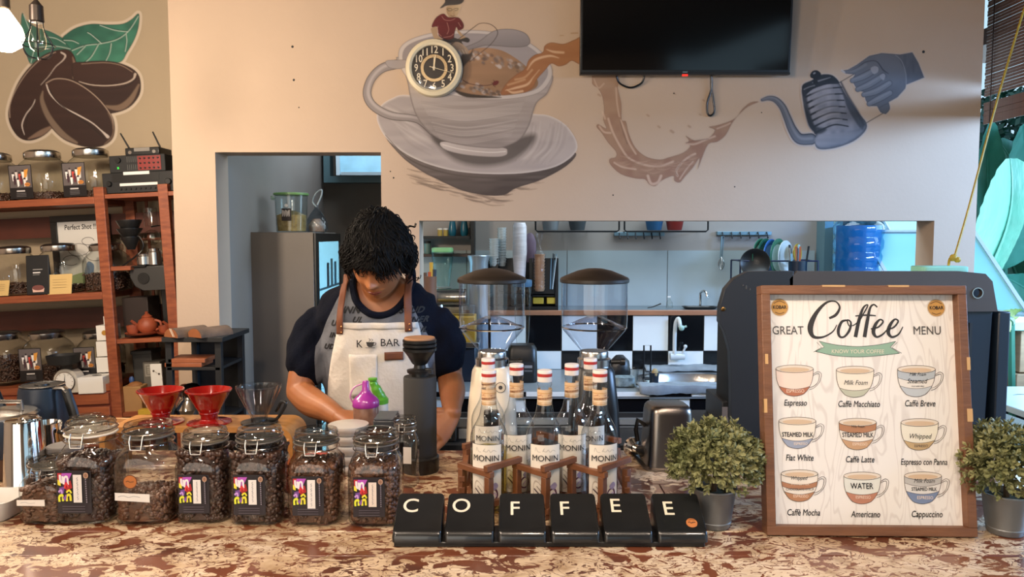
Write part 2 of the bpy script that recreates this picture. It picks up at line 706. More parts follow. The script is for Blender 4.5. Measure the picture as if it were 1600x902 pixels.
# sink counter in front of the ledge
ssx0, ssx1 = P(1003, 590, 3.95).x, P(1150, 590, 3.95).x
syf, syb = PZ(1080, 608, zc).y, PZ(1080, 585, zc).y
b = MB()
b.box(-.5, ssx0, SF, LF + .01, zc - .035, zc).box(ssx1, 1.76, SF, LF + .01, zc - .035, zc)
b.box(ssx0, ssx1, SF, syf, zc - .035, zc).box(ssx0, ssx1, syb, LF + .01, zc - .035, zc)
kc = thing('sink_counter', 'white topped kitchen counter with checkered tile front below the ledge', 'counter')
b.obj('counter_top', mat('counter_stone', '#7d858b', 0.3, var=.08), kc, smooth=False)
MB().box(-.5, 1.76, SF + .03, LF, zc - .2, zc - .036).obj('carcass', M_grout, kc, smooth=False)
ph2 = P(1015, 640, SF).x
tiles(kc, -.5, 1.76, [(P(1000, 620, SF).z, zc, 1)], SF, .2, ph2 + .0)
tiles(kc, -.5, 1.76, [(zc - .2, P(1000, 621, SF).z, 0)], SF + .03, .2, ph2)
MB().box(-.5, 1.76, SF + .05, SF + .5, .42, .45).obj('lower_shelf', M_steel, kc, smooth=False)
for lx in (-.45, .6, 1.72):
    for ly in (SF + .07, SF + .47):
        MB().box(lx, lx + .035, ly - .017, ly + .018, 0, zc - .2).obj('leg', M_steel, kc, smooth=False)
# basin
bs = thing('sink_basin', 'oval stainless steel sink basin set in the kitchen counter', 'sink', ((ssx0 + ssx1) / 2, (syf + syb) / 2, zc))
w_, d_ = (ssx1 - ssx0) / 2, (syb - syf) / 2
b = MB().super([(w_ + .02, 3, .003), (w_ + .02, 3, .006), (w_ * .93, 3, .005), (w_ * .86, 3, -.03), (w_ * .8, 3, -.15), (w_ * .3, 3, -.16)], 40, False, True, asp=(d_ + .02) / (w_ + .02))
b.obj('basin', M_steel, bs)
MB().lathe([(.03, -.159), (.03, -.154), (.012, -.156)], 16, sx=1).obj('drain', M_chrome, bs)

# ------------------------------------------------------------------ right kitchen: door frame, bright outdoor wall, leaning sashes
fx = KR
df = MB()
df.box(fx, fx + .05, BW - .12, BW + .1, 0, 2.3)
df.box(fx + .05, fx + .075, BW - .06, BW + .1, 0, 2.3)
d1 = struct(df.obj('door_1', M_frame, smooth=False))
gw = MB().box(fx - .1, 2.72, 5.55, 5.65, 0, 3.2)
struct(gw.obj('wall_outside', mat('pale_render', '#bfe3ea', 0.8, var=.03), smooth=False))


def sash(name, top, bot, wid, w, panel_m, side=1):
    """leaning pane held in a pale frame; top and bottom are points, wid the horizontal extent"""
    top, bot, wid = Vector(top), Vector(bot), Vector(wid)
    t = struct(MB().tube([top, bot], w, 4).tube([top + wid, bot + wid], w, 4).tube([top, top + wid], w, 4).tube([bot, bot + wid], w, 4).obj(name, mat('pale_sash_paint', '#a9bcc6', 0.4), smooth=False))
    MB().add([top, bot, bot + wid, top + wid], [(0, 1, 2, 3)]).obj('pane', panel_m, t)
    return t


M_pane = mat('pale_cyan_panel', '#8fd6de', 0.3)
sash('window_2', P(1372, 330, 4.75), P(1430, 432, 4.75), Vector((.42, .12, 0)), .012, M_pane)
sash('window_3', P(1522, 362, 4.0), P(1608, 492, 3.75), Vector((-.42, .35, -.0)), .012, M_pane)
# rough stone wall seen beside the water bottle
M_stone = mat('rough_stone', '#b0adad', 0.9, col2='#626264', vscale=30, bump=1.0, bscale=25)
sw = thing('stone_wall', 'rough grey stone wall behind the blue water bottle', 'wall', (P(1400, 400, 5.0).x, 5.0, 0))
random.seed(5)
for i in range(6):
    for k in range(8):
        b = MB()
        cx, cz = -.25 + i * .08 + (k % 2) * .04, 1.16 + k * .06
        b.super([(.036 * random.uniform(.85, 1.05), 3, 0), (.041, 3, .03), (.036, 3, .05)], 8)
        me = b.mesh('stone', M_stone)
        link('stone', me, sw, loc=(cx, 0, cz), rot=(pi / 2 + random.uniform(-.2, .2), random.uniform(-.4, .4), 0))
MB().box(-.3, .22, .02, .12, 0, 1.75).obj('backing', M_stone, sw, smooth=False)
tag(MB().tube(spline([P(1402, 350, 4.88), P(1401, 380, 4.87), P(1397, 400, 4.87), P(1386, 420, 4.86), P(1378, 432, 4.86)], 5), .006, 8).obj('garden_hose', mat('green_hose', '#1f6a62', 0.4)), 'green hose hanging against the grey stones', 'hose')

# ================================================================== garden on the right
M_leaf = mat('banana_leaf', '#3f8068', 0.4, col2='#2a6650', vscale=4, bump=.8, bscale=9, stretch=(3, 3, .6))
M_leafl = mat('banana_leaf_light', '#4f8d76', 0.4, col2='#3b755f', vscale=4, bump=.8, bscale=9, stretch=(3, 3, .6))
M_leafy = mat('banana_leaf_yellow', '#9aa84f', 0.4, col2='#6d9a4a', vscale=4)
M_leafd = mat('hedge_leaf', '#12412c', 0.5, col2='#0c2a1e', vscale=12)


def leaf(base, tip, width, bend, m, label, droop=0.1, roll=0.0):
    base, tip = Vector(base), Vector(tip)
    L = (tip - base).length
    d = (tip - base).normalized()
    side = d.cross(Vector((0, -1, 0))).normalized()
    side = (Matrix.Rotation(roll, 3, d) @ side)
    nrm = side.cross(d)
    n = 22
    vs, fs = [], []
    for i in range(n + 1):
        t = i / n
        c = base + d * L * t + nrm * bend * sin(pi * t) * L + Vector((0, 0, -droop * L * t * t))
        w = width * (sin(pi * min(1, t * .93 + .05)) ** .62) * (1 - .25 * t)
        for k in range(-4, 5):
            q = k / 4
            vs.append(tuple(c + side * w * q + nrm * (abs(q) * w * .35 + .006 * abs(q) * sin(i * 2.6 + k))))
    for i in range(n):
        for k in range(8):
            a = i * 9 + k
            fs.append((a, a + 1, a + 10, a + 9))
    t = bpy.data.objects.new('banana_leaf', None)
    COL.objects.link(t)
    tag(t, label, 'leaf', 'banana leaves in the garden')
    t.location = base
    vs = [tuple(Vector(p) - base) for p in vs]
    MB().add(vs, fs).obj('blade', m, t)
    mid = [Vector(vs[i * 9 + 4]) for i in range(n + 1)]
    MB().tube(mid, [.016 * (1 - .8 * i / n) + .001 for i in range(n + 1)], 6).obj('midrib', M_leafl, t)
    g = -base.z
    MB().tube([mid[0], mid[0] + Vector((.03, 0, g * .5)), mid[0] + Vector((.0, 0.05, g + .02))], .018, 6).obj('stalk', M_leaf, t)
    return t


LV = [((1545, 420), (1580, 215), 4.56, .26, .12, M_leafl, 'broad pale banana leaf rising beside the white wall edge', .15),
      ((1640, 430), (1560, 205), 5.2, .22, .1, M_leaf, 'upright banana leaf arching left under the bamboo blind', .05),
      ((1600, 470), (1530, 300), 5.55, .30, .05, M_leaf, 'wide banana leaf lowest against the wall edge', .1),
      ((1660, 380), (1600, 170), 4.8, .25, -.1, M_leafl, 'tall glossy banana leaf at the right border of the photo', .1),
      ((1570, 400), (1548, 190), 5.0, .13, -.1, M_leafl, 'narrow banana leaf standing just under the blind edge', 0),
      ((1580, 505), (1556, 470), 3.9, .07, .1, M_leafy, 'small yellow green leaf above the wooden crates', .2),
      ((1640, 500), (1570, 400), 4.7, .16, .1, M_leaf, 'green banana leaf crossing behind the slanted pane', .2),
      ((1700, 480), (1610, 300), 5.8, .3, .1, M_leaf, 'deep green banana leaf mostly beyond the right border', .2)]
for (b0, t0, Y, w, bd, m, lb, dr) in LV:
    leaf(P(*b0, Y), P(*t0, Y - .2), w, bd, m, lb, dr)
# hedge behind: small leaves, nobody could count them
random.seed(3)
vs, fs = [], []
for i in range(5200):
    u, v = random.uniform(1500, 1800), random.uniform(140, 560)
    Y = random.uniform(5.9, 6.5)
    c = P(u, v, Y)
    a = Vector((random.gauss(0, 1), random.gauss(0, .5), random.gauss(0, 1))).normalized() * .05
    q = a.cross(Vector((random.gauss(0, .4), 1, random.gauss(0, .4)))).normalized() * .022
    k = len(vs)
    vs += [tuple(c - a), tuple(c + q), tuple(c + a), tuple(c - q)]
    fs.append((k, k + 1, k + 2, k + 3))
h = MB().add(vs, fs).obj('hedge', M_leafd, smooth=False)
tag(h, 'dark green hedge foliage filling the garden behind the banana leaves', 'hedge', kind='stuff')
hb = MB().box(P(1490, 300, 6.6).x, 9, 6.6, 6.8, 0, 2.15)  # dark green backdrop added behind the hedge leaves
struct(hb.obj('hedge_backdrop', mat('backdrop_green', '#14261d', 0.9), smooth=False))

# ledge, crates and white table outside
tb = thing('garden_table', 'white table top with dark scribbles outside beyond the coffee machine', 'table', (2.62, 3.3, 0))
MB().box(-.42, .7, -.55, .5, .77, .8).obj('table_top', mat('pale_table', '#cfe2e6', 0.25), tb, bevel=.004)
for lx in (-.38, .62):
    for ly in (-.5, .42):
        MB().box(lx, lx + .04, ly, ly + .04, 0, .77).obj('leg', M_steel, tb)
random.seed(8)
for i in range(9):
    x = -.25 + random.uniform(-.08, .3)
    z = -.2 + i * .07
    Print().stroke([(x, z), (x + .05, z + .015), (x + .1, z - .01), (x + .17, z + .02)], [.004, .014, .008, .002], '#4a5d66').build('dark_mark', tb, loc=(0, 0, .8005), rot=(-pi / 2, 0, 0))
cr = thing('crate_stack', 'tan wooden crate and grey box under a pale slab by the garden', 'crate', (2.75, 4.15, 0))
MB().box(-.25, .8, -.1, .25, P(1590, 517, 4.05).z, P(1590, 504, 4.05).z).obj('slab', mat('pale_slab', '#a6dfe6', 0.4), cr, bevel=.004)
zt = P(1590, 519, 4.05).z
MB().box(-.2, -.055, 0, .2, .72, zt).obj('grey_panel', mat('grey_board', '#8f9498', 0.5, var=.1), cr, bevel=.004)
MB().box(-.015, .5, -.05, .2, P(1590, 585, 4.05).z, zt - .0).obj('crate_board', mat('crate_wood', '#a4896a', 0.6, var=.12, stretch=(1, 1, 8)), cr, bevel=.004)
MB().box(-.04, .5, -.07, .2, .6, P(1590, 587, 4.05).z).obj('crate_board', mat('crate_wood', '#a4896a', 0.6), cr, bevel=.004)
MB().box(-.22, .5, .21, .25, 0, zt).obj('crate_back', M_blackm, cr, smooth=False)

# ------------------------------------------------------------------ bamboo blind
bl = thing('bamboo_blind', 'brown bamboo slat blind hanging over the open garden side', 'blind', (2.22, 0, 0))
zb0 = P(1532, 192, 2.22 / ((1532 - 800) / FPX)).z
sm = MB().box(-.002, .002, .3, 3.66, -.0062, .0062).mesh('slat', mat('bamboo_slat', '#5d3a28', 0.6, var=.3, vscale=12, stretch=(1, 6, 1)))
n = 0
z = zb0
while z < 2.88:
    if not (.095 < z - zb0 < .115):
        o = link('slat', sm, bl, loc=(random.uniform(-.002, .002), 0, z))
    z += .0142 if z > zb0 + .1 else .0125
for y in (3.6, 3.2, 2.8, 2.3, 1.7, 1.1):
    MB().tube([(-.009, y, zb0 - .01), (-.009, y, 2.89)], .0025, 5).obj('cord', mat('blind_cord', '#3a241a', 0.8), bl)
# roof eave beyond the blind
struct(MB().box(2.35, 4.6, -1, 4.3, 2.5, 2.58).obj('trim_2', mat('eave_wood', '#4a2f22', 0.7, var=.2), smooth=False))
tag(MB().tube(spline([P(1603, 5, 2.45), P(1560, 150, 2.33), P(1515, 320, 2.22), P(1492, 400, 2.15)], 6), .0035, 6).tube(spline([P(1492, 398, 2.15), P(1484, 405, 2.15), P(1482, 418, 2.14)], 4), .0035, 6).ball(P(1490, 403, 2.145), .011, 8, 6).ball(P(1496, 406, 2.14), .009, 8, 6).obj('yellow_rope', mat('yellow_rope', '#a58c2c', 0.6, var=.2, vscale=60)), 'yellow rope tied down in front of the wall beside the blind', 'rope')

# ================================================================== bar counter
def woodtop():
    m = bpy.data.materials.new('distressed_paint_wood')
    m.use_nodes = True
    nt = m.node_tree
    b = nt.nodes['Principled BSDF']
    tc = nt.nodes.new('ShaderNodeNewGeometry')
    mp = nt.nodes.new('ShaderNodeMapping')
    mp.inputs['Scale'].default_value = (1.0, 1.45, 1)
    nt.links.new(tc.outputs['Position'], mp.inputs[0])

    def noise(scale, detail, dist, rough=.5):
        n = nt.nodes.new('ShaderNodeTexNoise')
        n.inputs['Scale'].default_value = scale
        n.inputs['Detail'].default_value = detail
        n.inputs['Distortion'].default_value = dist
        n.inputs['Roughness'].default_value = rough
        nt.links.new(mp.outputs[0], n.inputs['Vector'])
        return n

    def ramp(src, stops, const=False):
        r = nt.nodes.new('ShaderNodeValToRGB')
        if const:
            r.color_ramp.interpolation = 'CONSTANT'
        while len(r.color_ramp.elements) < len(stops):
            r.color_ramp.elements.new(.5)
        for e, (p, c) in zip(r.color_ramp.elements, stops):
            e.position = p
            e.color = (*A(c), 1) if isinstance(c, str) else (c, c, c, 1)
        nt.links.new(src, r.inputs[0])
        return r.outputs[0]

    def mix(f, a, c):
        x = nt.nodes.new('ShaderNodeMixRGB')
        nt.links.new(f, x.inputs[0])
        nt.links.new(a, x.inputs[1])
        nt.links.new(c, x.inputs[2])
        return x.outputs[0]
    base = ramp(noise(4, 5, .5).outputs[0], [(.3, '#4b2a1e'), (.5, '#6d3a23'), (.7, '#7a4d33')])
    cream = ramp(noise(11, 6, 1.2).outputs[0], [(.3, '#9c7f5c'), (.5, '#c3a988'), (.7, '#d6c1a4')])
    patch = ramp(noise(11, 5, 1.9, .5).outputs[0], [(.475, 0.0), (.487, 1.0)])
    big = ramp(noise(4.5, 4, 1.2).outputs[0], [(.52, 0.0), (.54, 1.0)])
    # cracks winding through the paint
    cr = ramp(noise(19, 4, 2.4).outputs[0], [(.455, 1.0), (.475, 0.0), (.49, 0.0), (.505, 1.0)])
    fl = ramp(noise(38, 4, 1.2).outputs[0], [(.39, 0.0), (.42, 1.0)])
    mul = nt.nodes.new('ShaderNodeMath')
    mul.operation = 'MULTIPLY'
    mul2 = nt.nodes.new('ShaderNodeMath')
    mul2.operation = 'MULTIPLY'
    mx = nt.nodes.new('ShaderNodeMath')
    mx.operation = 'MAXIMUM'
    bb = nt.nodes.new('ShaderNodeMath')
    bb.operation = 'MULTIPLY'
    bb.inputs[1].default_value = .92
    nt.links.new(big, bb.inputs[0])
    nt.links.new(patch, mx.inputs[0])
    nt.links.new(bb.outputs[0], mx.inputs[1])
    nt.links.new(mx.outputs[0], mul.inputs[0])
    nt.links.new(cr, mul.inputs[1])
    nt.links.new(mul.outputs[0], mul2.inputs[0])
    nt.links.new(fl, mul2.inputs[1])
    c = mix(mul2.outputs[0], base, cream)
    nt.links.new(c, b.inputs['Base Color'])
    b.inputs['Roughness'].default_value = .28
    b.inputs['Coat Weight'].default_value = .25
    b.inputs['Coat Roughness'].default_value = .15
    bp = nt.nodes.new('ShaderNodeBump')
    bp.inputs['Strength'].default_value = .35
    bp.inputs['Distance'].default_value = .0012
    nt.links.new(mul2.outputs[0], bp.inputs['Height'])
    nt.links.new(bp.outputs[0], b.inputs['Normal'])
    return m


M_top = woodtop()
bar = thing('bar_counter', 'long bar counter topped with brown boards in flaking cream paint', 'counter', (0, 0, 0))
edges = [1.13, 1.245, 1.36, 1.475, 1.62, 1.765, 1.91, 2.05]
for i in range(len(edges) - 1):
    xs = [-2.5, 2.05] if i != 4 else [-2.5, .345, 2.05]
    for k in range(len(xs) - 1):
        MB().box(xs[k] + .0008, xs[k + 1] - .0008, edges[i] + .0009, edges[i + 1] - .0009, CT - .03, CT).obj('plank', M_top, bar, bevel=.0016)
MB().box(-2.5, 2.05, 1.2, 1.98, .0, CT - .031).obj('carcass', mat('bar_front_wood', '#4a2c1e', 0.6, var=.2, stretch=(6, 1, 1)), bar, smooth=False)
mt = thing('machine_table', 'dark steel table carrying the coffee machine behind the bar', 'table', (1.0, 2.3, 0))
MB().box(-.52, .62, -.24, .24, CT - .035, CT - .001).obj('table_top', M_dark, mt, smooth=False)
for lx in (-.5, .56):
    for ly in (-.2, .17):
        MB().box(lx, lx + .04, ly, ly + .04, 0, CT - .035).obj('leg', M_dark, mt, smooth=False)
# ================================================================== wall paintings
def vnoise(h, w, sy, sx, rng):
    g = rng.random((max(2, int(h / sy) + 2), max(2, int(w / sx) + 2)))
    yy = np.linspace(0, g.shape[0] - 1.001, h)
    xx = np.linspace(0, g.shape[1] - 1.001, w)
    yi, xi = yy.astype(int), xx.astype(int)
    fy, fx_ = (yy - yi)[:, None], (xx - xi)[None, :]
    fy, fx_ = fy * fy * (3 - 2 * fy), fx_ * fx_ * (3 - 2 * fx_)
    a, b = g[yi][:, xi], g[yi][:, xi + 1]
    c, d = g[yi + 1][:, xi], g[yi + 1][:, xi + 1]
    return (a * (1 - fx_) + b * fx_) * (1 - fy) + (c * (1 - fx_) + d * fx_) * fy


class Canvas:
    """brush painting held as coloured points of a fine grid lying on a wall"""

    def __init__(s, u0, v0, u1, v1, ox, oy, k, step=1.0, seed=1, base='#b49d87'):
        s.u0, s.v0, s.step = u0, v0, step
        s.nx, s.ny = int((u1 - u0) / step) + 1, int((v1 - v0) / step) + 1
        uu = u0 + np.arange(s.nx) * step
        vv = v0 + np.arange(s.ny) * step
        s.U, s.V = np.meshgrid(uu, vv)
        s.frame(ox, oy, k)
        s.base = np.array(A(base))
        s.rgb = np.zeros((s.ny, s.nx, 3)) + s.base
        s.al = np.zeros((s.ny, s.nx))
        s.rng = np.random.default_rng(seed)

    def frame(s, ox, oy, k):
        s.X, s.Y, s.k = (s.U - ox) * k, (s.V - oy) * k, k     # sketch units

    def _blend(s, a, col):
        a = a[..., None]
        s.rgb = s.rgb * (1 - a) + col * a
        s.al = np.maximum(s.al, a[..., 0])

    def sd(s, pts):
        """signed distance to a closed outline, negative inside"""
        pts = np.array(pts)
        d = np.full(s.X.shape, 1e9)
        ins = np.zeros(s.X.shape, bool)
        x0, y0 = pts.min(0) - 40
        x1, y1 = pts.max(0) + 40
        m = (s.X > x0) & (s.X < x1) & (s.Y > y0) & (s.Y < y1)
        X, Y = s.X[m], s.Y[m]
        dd = np.full(X.shape, 1e9)
        ii = np.zeros(X.shape, bool)
        for i in range(len(pts)):
            ax, ay = pts[i - 1]
            bx, by = pts[i]
            ex, ey = bx - ax, by - ay
            L = ex * ex + ey * ey + 1e-9
            t = np.clip(((X - ax) * ex + (Y - ay) * ey) / L, 0, 1)
            dd = np.minimum(dd, (X - ax - t * ex) ** 2 + (Y - ay - t * ey) ** 2)
            c = ((ay > Y) != (by > Y))
            with np.errstate(divide='ignore', invalid='ignore'):
                ii ^= c & (X < (bx - ax) * (Y - ay) / (by - ay + 1e-12) + ax)
        q = np.sqrt(dd)
        q[ii] *= -1
        d[m] = q
        return d

    def fill(s, pts, c1, c2=None, g=(0, 1), soft=None, streak=0.0, ss=(6, 60), alpha=1.0, smooth=True, grow=0.0, rim=None, rimw=12, n=5):
        """g: direction of the change from c1 to c2"""
        if smooth:
            pts = spline(pts, n, True)
        pts = np.array(pts)[:, :2]
        d = s.sd(pts) - grow
        soft = soft or 1.1 * s.k * s.step
        a = np.clip(.5 - d / soft, 0, 1) * alpha
        c = np.array(A(c1))
        if c2:
            pr = pts @ np.array(g, float)
            t = np.clip(((s.X * g[0] + s.Y * g[1]) - pr.min()) / (pr.max() - pr.min() + 1e-9), 0, 1)
            if streak:
                t = np.clip(t + (vnoise(s.ny, s.nx, ss[0], ss[1], s.rng) - .5) * streak * 2, 0, 1)
            c = np.array(A(c1)) * (1 - t[..., None]) + np.array(A(c2)) * t[..., None]
        elif streak:
            c = np.array(A(c1)) * (1 + (vnoise(s.ny, s.nx, ss[0], ss[1], s.rng)[..., None] - .5) * streak * 2)
        if rim:
            t = np.clip(1 + d / rimw, 0, 1)[..., None] ** 1.5
            c = c * (1 - t) + np.array(A(rim)) * t
        s._blend(a, c)
        return s

    def stroke(s, pts, w, col, alpha=1.0, soft=None, smooth=True, n=6):
        pw = [(*p, w[i] if hasattr(w, '__len__') else w) for i, p in enumerate(pts)]
        q = np.array(spline(pw, n)) if smooth and len(pts) > 2 else np.array(pw, float)
        soft = soft or 1.1 * s.k * s.step
        best = np.full(s.X.shape, 1e9)
        mx = q[:, 2].max() + soft + 3
        m = (s.X > q[:, 0].min() - mx) & (s.X < q[:, 0].max() + mx) & (s.Y > q[:, 1].min() - mx) & (s.Y < q[:, 1].max() + mx)
        if not m.any():
            return s
        X, Y = s.X[m], s.Y[m]
        bb = np.full(X.shape, 1e9)
        for i in range(len(q) - 1):
            ax, ay, aw = q[i]
            bx, by, bw = q[i + 1]
            ex, ey = bx - ax, by - ay
            t = np.clip(((X - ax) * ex + (Y - ay) * ey) / (ex * ex + ey * ey + 1e-9), 0, 1)
            bb = np.minimum(bb, np.hypot(X - ax - t * ex, Y - ay - t * ey) - (aw + (bw - aw) * t) / 2)
        best[m] = bb
        s._blend(np.clip(.5 - best / soft, 0, 1) * alpha, np.array(A(col)))
        return s

    def build(s, name, Y, parent, m):
        keep = s.al > .06
        cell = keep[:-1, :-1] | keep[1:, :-1] | keep[:-1, 1:] | keep[1:, 1:]
        x = (s.U - 800) / FPX
        y = (451 - s.V) / FPX
        den = cos(PITCH) + y * sin(PITCH)
        t = (Y - .0012) / den
        co = np.stack([x * t, np.full_like(x, Y - .0012), CAMZ + (-sin(PITCH) + y * cos(PITCH)) * t], -1).reshape(-1, 3)
        jj, ii = np.nonzero(cell)
        a = jj * s.nx + ii
        fc = np.stack([a, a + s.nx, a + s.nx + 1, a + 1], -1)
        used = np.unique(fc)
        mp = np.full(s.nx * s.ny, -1)
        mp[used] = np.arange(len(used))
        fc = mp[fc]
        me = bpy.data.meshes.new(name)
        me.vertices.add(len(used))
        me.vertices.foreach_set('co', co[used].astype(np.float32).ravel())
        me.loops.add(len(fc) * 4)
        me.loops.foreach_set('vertex_index', fc.astype(np.int32).ravel())
        me.polygons.add(len(fc))
        me.polygons.foreach_set('loop_start', (np.arange(len(fc)) * 4).astype(np.int32))
        me.update(calc_edges=True)
        ca = me.color_attributes.new('Col', 'FLOAT_COLOR', 'POINT')
        cc = s.rgb.reshape(-1, 3)
        k_ = np.clip(s.al.reshape(-1, 1) * 1.0, 0, 1)
        cc = (cc * (1 - k_) + cc * np.array(m or (1, 1, 1)) * k_)[used]
        ca.data.foreach_set('color', np.concatenate([cc, np.ones((len(cc), 1))], 1).astype(np.float32).ravel())
        me.materials.append(printmat('mural_paint', .7))
        return link(name, me, parent)


WALLC = '#b49d87'
wf = bpy.data.objects['wall_front']
# ---------- cup and saucer, fisherman, coffee (sketch units of 2.653 per pixel)
c = Canvas(562, -8, 912, 336, 560, 0, 2.653, .85, 4)
rng = random.Random(2)
for i in range(70):
    x, y = rng.uniform(200, 700), 0
    t = (x - 200) / 500
    y = 722 + 150 * min(t, .65) + rng.uniform(-25, 30)
    if t > .62:
        y -= (t - .62) * 260
    L = rng.uniform(30, 110)
    c.stroke([(x, y), (x + L * .5, y + L * .14), (x + L, y + L * .2 - (8 if t > .6 else 0))], [2, rng.uniform(3, 8), 1], '#6f5d50', alpha=rng.uniform(.3, .75), soft=5)
under = [(82, 500), (120, 575), (200, 652), (270, 705), (330, 742), (430, 785), (530, 807), (600, 808), (650, 785), (700, 765), (800, 720), (880, 670), (905, 620), (700, 560), (300, 560)]
c.fill([(115, 560), (180, 650), (265, 712), (330, 745), (430, 790), (530, 810), (605, 808), (655, 780), (760, 745), (860, 690), (903, 640), (850, 640), (560, 700), (300, 650)], '#7d736f', '#463b37', g=(.3, 1), streak=.25, ss=(5, 50), rim='#453a36', rimw=9)
c.fill([(78, 500), (88, 445), (140, 408), (215, 395), (480, 440), (700, 470), (790, 480), (860, 520), (905, 590), (893, 640), (820, 690), (700, 716), (560, 722), (420, 712), (300, 684), (200, 640), (118, 575)], '#a29b9c', '#b7afae', g=(1, .2), streak=.55, ss=(9, 60), rim='#d2cbca', rimw=11)
c.stroke([(112, 560), (200, 652), (300, 700), (420, 728), (560, 738), (700, 730), (820, 704), (895, 650)], [2, 5, 6, 5, 5, 6, 7, 3], '#4f4540', alpha=.9, soft=4)
for q in range(26):
    x = rng.uniform(700, 870)
    c.stroke([(x, rng.uniform(500, 560)), (x - 20, 610), (x - 70, rng.uniform(650, 690))], [2, 8, 2], rng.choice(['#cfc9c9', '#8d8686', '#bdb5b4']), alpha=.35, soft=9)
for q in range(14):
    y = rng.uniform(430, 560)
    c.stroke([(rng.uniform(100, 180), y), (220, y + 50), (300, y + 95)], [2, 8, 2], rng.choice(['#cfc9c9', '#8d8686']), alpha=.35, soft=9)
c.fill([(255, 500), (320, 590), (400, 665), (520, 690), (640, 665), (720, 600), (735, 560), (690, 560), (560, 600), (380, 570)], '#4b4340', soft=26, alpha=.88)
c.fill([(300, 540), (350, 575), (420, 590), (420, 620), (350, 610), (310, 580)], '#3b3432', soft=14, alpha=.8)
# foot
c.fill([(345, 588), (340, 604), (370, 625), (450, 643), (560, 651), (608, 645), (618, 628), (600, 612), (480, 600), (400, 590)], '#cdc6c5', '#a9a1a0', rim='#8c8484', rimw=4)
c.stroke([(350, 600), (430, 620), (540, 632), (610, 628)], 3, '#f0ebe9', .8)
# handle
H = [(205, 262), (150, 268), (95, 285), (52, 330), (36, 390), (62, 440), (130, 478), (220, 490), (262, 505), (305, 545)]
c.stroke(H, [38, 40, 38, 36, 36, 36, 34, 30, 32, 30], '#4a413f')
c.stroke(H, [32, 34, 32, 30, 30, 30, 28, 24, 26, 24], '#8f8889')
c.stroke([(x + 4, y - 5) for x, y in H], [10, 12, 12, 10, 12, 12, 12, 10, 10, 8], '#b9b3b4', .8, soft=9)
# body
c.fill([(168, 235), (190, 300), (204, 345), (214, 400), (240, 480), (290, 545), (350, 583), (450, 606), (560, 615), (610, 608), (670, 578), (708, 520), (738, 430), (785, 385), (803, 310), (700, 340), (400, 330)], '#b3acab', '#989090', g=(.15, 1), streak=.3, ss=(4, 70), rim='#6a6160', rimw=8)
c.fill([(240, 470), (290, 540), (350, 578), (450, 600), (600, 606), (560, 560), (400, 520)], '#776e6d', soft=60, alpha=.55)
for q in range(20):
    y = 420 + q * 8
    c.stroke([(260 + q * 4, y), (450, y + 22), (690 - q * 3, y - 10)], [1, 5, 1], rng.choice(['#cdc7c6', '#8b8382', '#c0b9b8']), alpha=.45, soft=6)
# rim and inside
R = [(165, 236), (178, 190), (232, 156), (330, 132), (470, 124), (600, 138), (700, 172), (772, 228), (804, 292), (790, 345), (742, 388), (640, 410), (520, 413), (400, 398), (300, 374), (222, 338), (180, 292)]
c.fill(R, '#c3bdbd', rim='#807878', rimw=5)
c.fill([(182, 236), (196, 196), (245, 168), (335, 146), (470, 138), (592, 150), (690, 184), (758, 236), (786, 292), (772, 336), (730, 374), (636, 394), (520, 396), (405, 382), (310, 360), (236, 326), (196, 288)], '#8f8a90', '#9d989c', g=(1, 0), streak=.2)
c.fill([(400, 300), (430, 230), (490, 200), (580, 205), (650, 240), (710, 290), (745, 340), (720, 374), (630, 394), (520, 396), (420, 384), (392, 345)], '#a07d60', '#86694f', g=(.6, 1), streak=.3, ss=(8, 30))
for q in range(60):
    t = rng.random()
    x, y = 430 + 260 * t + rng.uniform(-20, 20), 215 + 75 * t + rng.uniform(-22, 22)
    c.stroke([(x, y), (x + 4, y + 3)], rng.uniform(5, 16), rng.choice(['#5a4c47', '#8f8785', '#c9c3c2', '#6e605a', '#b5aeae']), alpha=.6, soft=6)
for q in range(50):
    t = rng.random()
    x, y = 400 + 190 * t + rng.uniform(-12, 12), 345 + 50 * t + rng.uniform(-18, 8)
    c.stroke([(x, y), (x + 4, y + 2)], rng.uniform(4, 14), rng.choice(['#4a3e3a', '#5a4c47', '#8f8785', '#b5aeae']), alpha=.65, soft=6)
c.fill([(400, 375), (470, 390), (570, 400), (585, 406), (450, 404)], '#35291f', soft=5)
# spoon
c.fill([(470, 205), (430, 212), (430, 200), (500, 170), (560, 128), (630, 120), (690, 136), (712, 168), (700, 190), (650, 196), (560, 190), (520, 190)], '#9b969a', '#7b767a', g=(0, 1), rim='#59514f', rimw=5)
# splash out of the cup
S = [(590, 392), (610, 350), (650, 312), (690, 285), (705, 250), (730, 228), (764, 216), (772, 190), (800, 176), (850, 182), (895, 165), (925, 160), (925, 262), (885, 252), (860, 268), (830, 275), (800, 264), (775, 290), (740, 330), (725, 362), (690, 384), (640, 388)]
c.fill(S, '#a9764c', '#96633d', g=(-1, .5), streak=.3, rim='#7d5233', rimw=5)
for pts in ([(610, 375), (650, 365), (700, 350), (725, 320), (750, 290)], [(700, 290), (730, 250), (790, 232), (830, 240)], [(780, 205), (810, 215), (850, 218)], [(615, 372), (640, 384), (680, 378)]):
    c.stroke(pts, [2, 9, 9, 3][:len(pts)] + [2] * (len(pts) - 4), '#d9b592', .85, soft=5)
for pts in ([(650, 330), (690, 320), (720, 290)], [(620, 352), (660, 340), (690, 330)]):
    c.stroke(pts, 7, '#caa27c', .7, soft=6)
c.stroke([(835, 148), (850, 147)], 3, '#a98a68', .8)
c.stroke([(882, 138), (908, 137)], 5, '#a98a68', .8)
# lip of the handle
c.fill([(112, 262), (120, 250), (160, 248), (215, 250), (200, 275), (170, 286), (130, 282)], '#9f999b', rim='#6a6160', rimw=4)
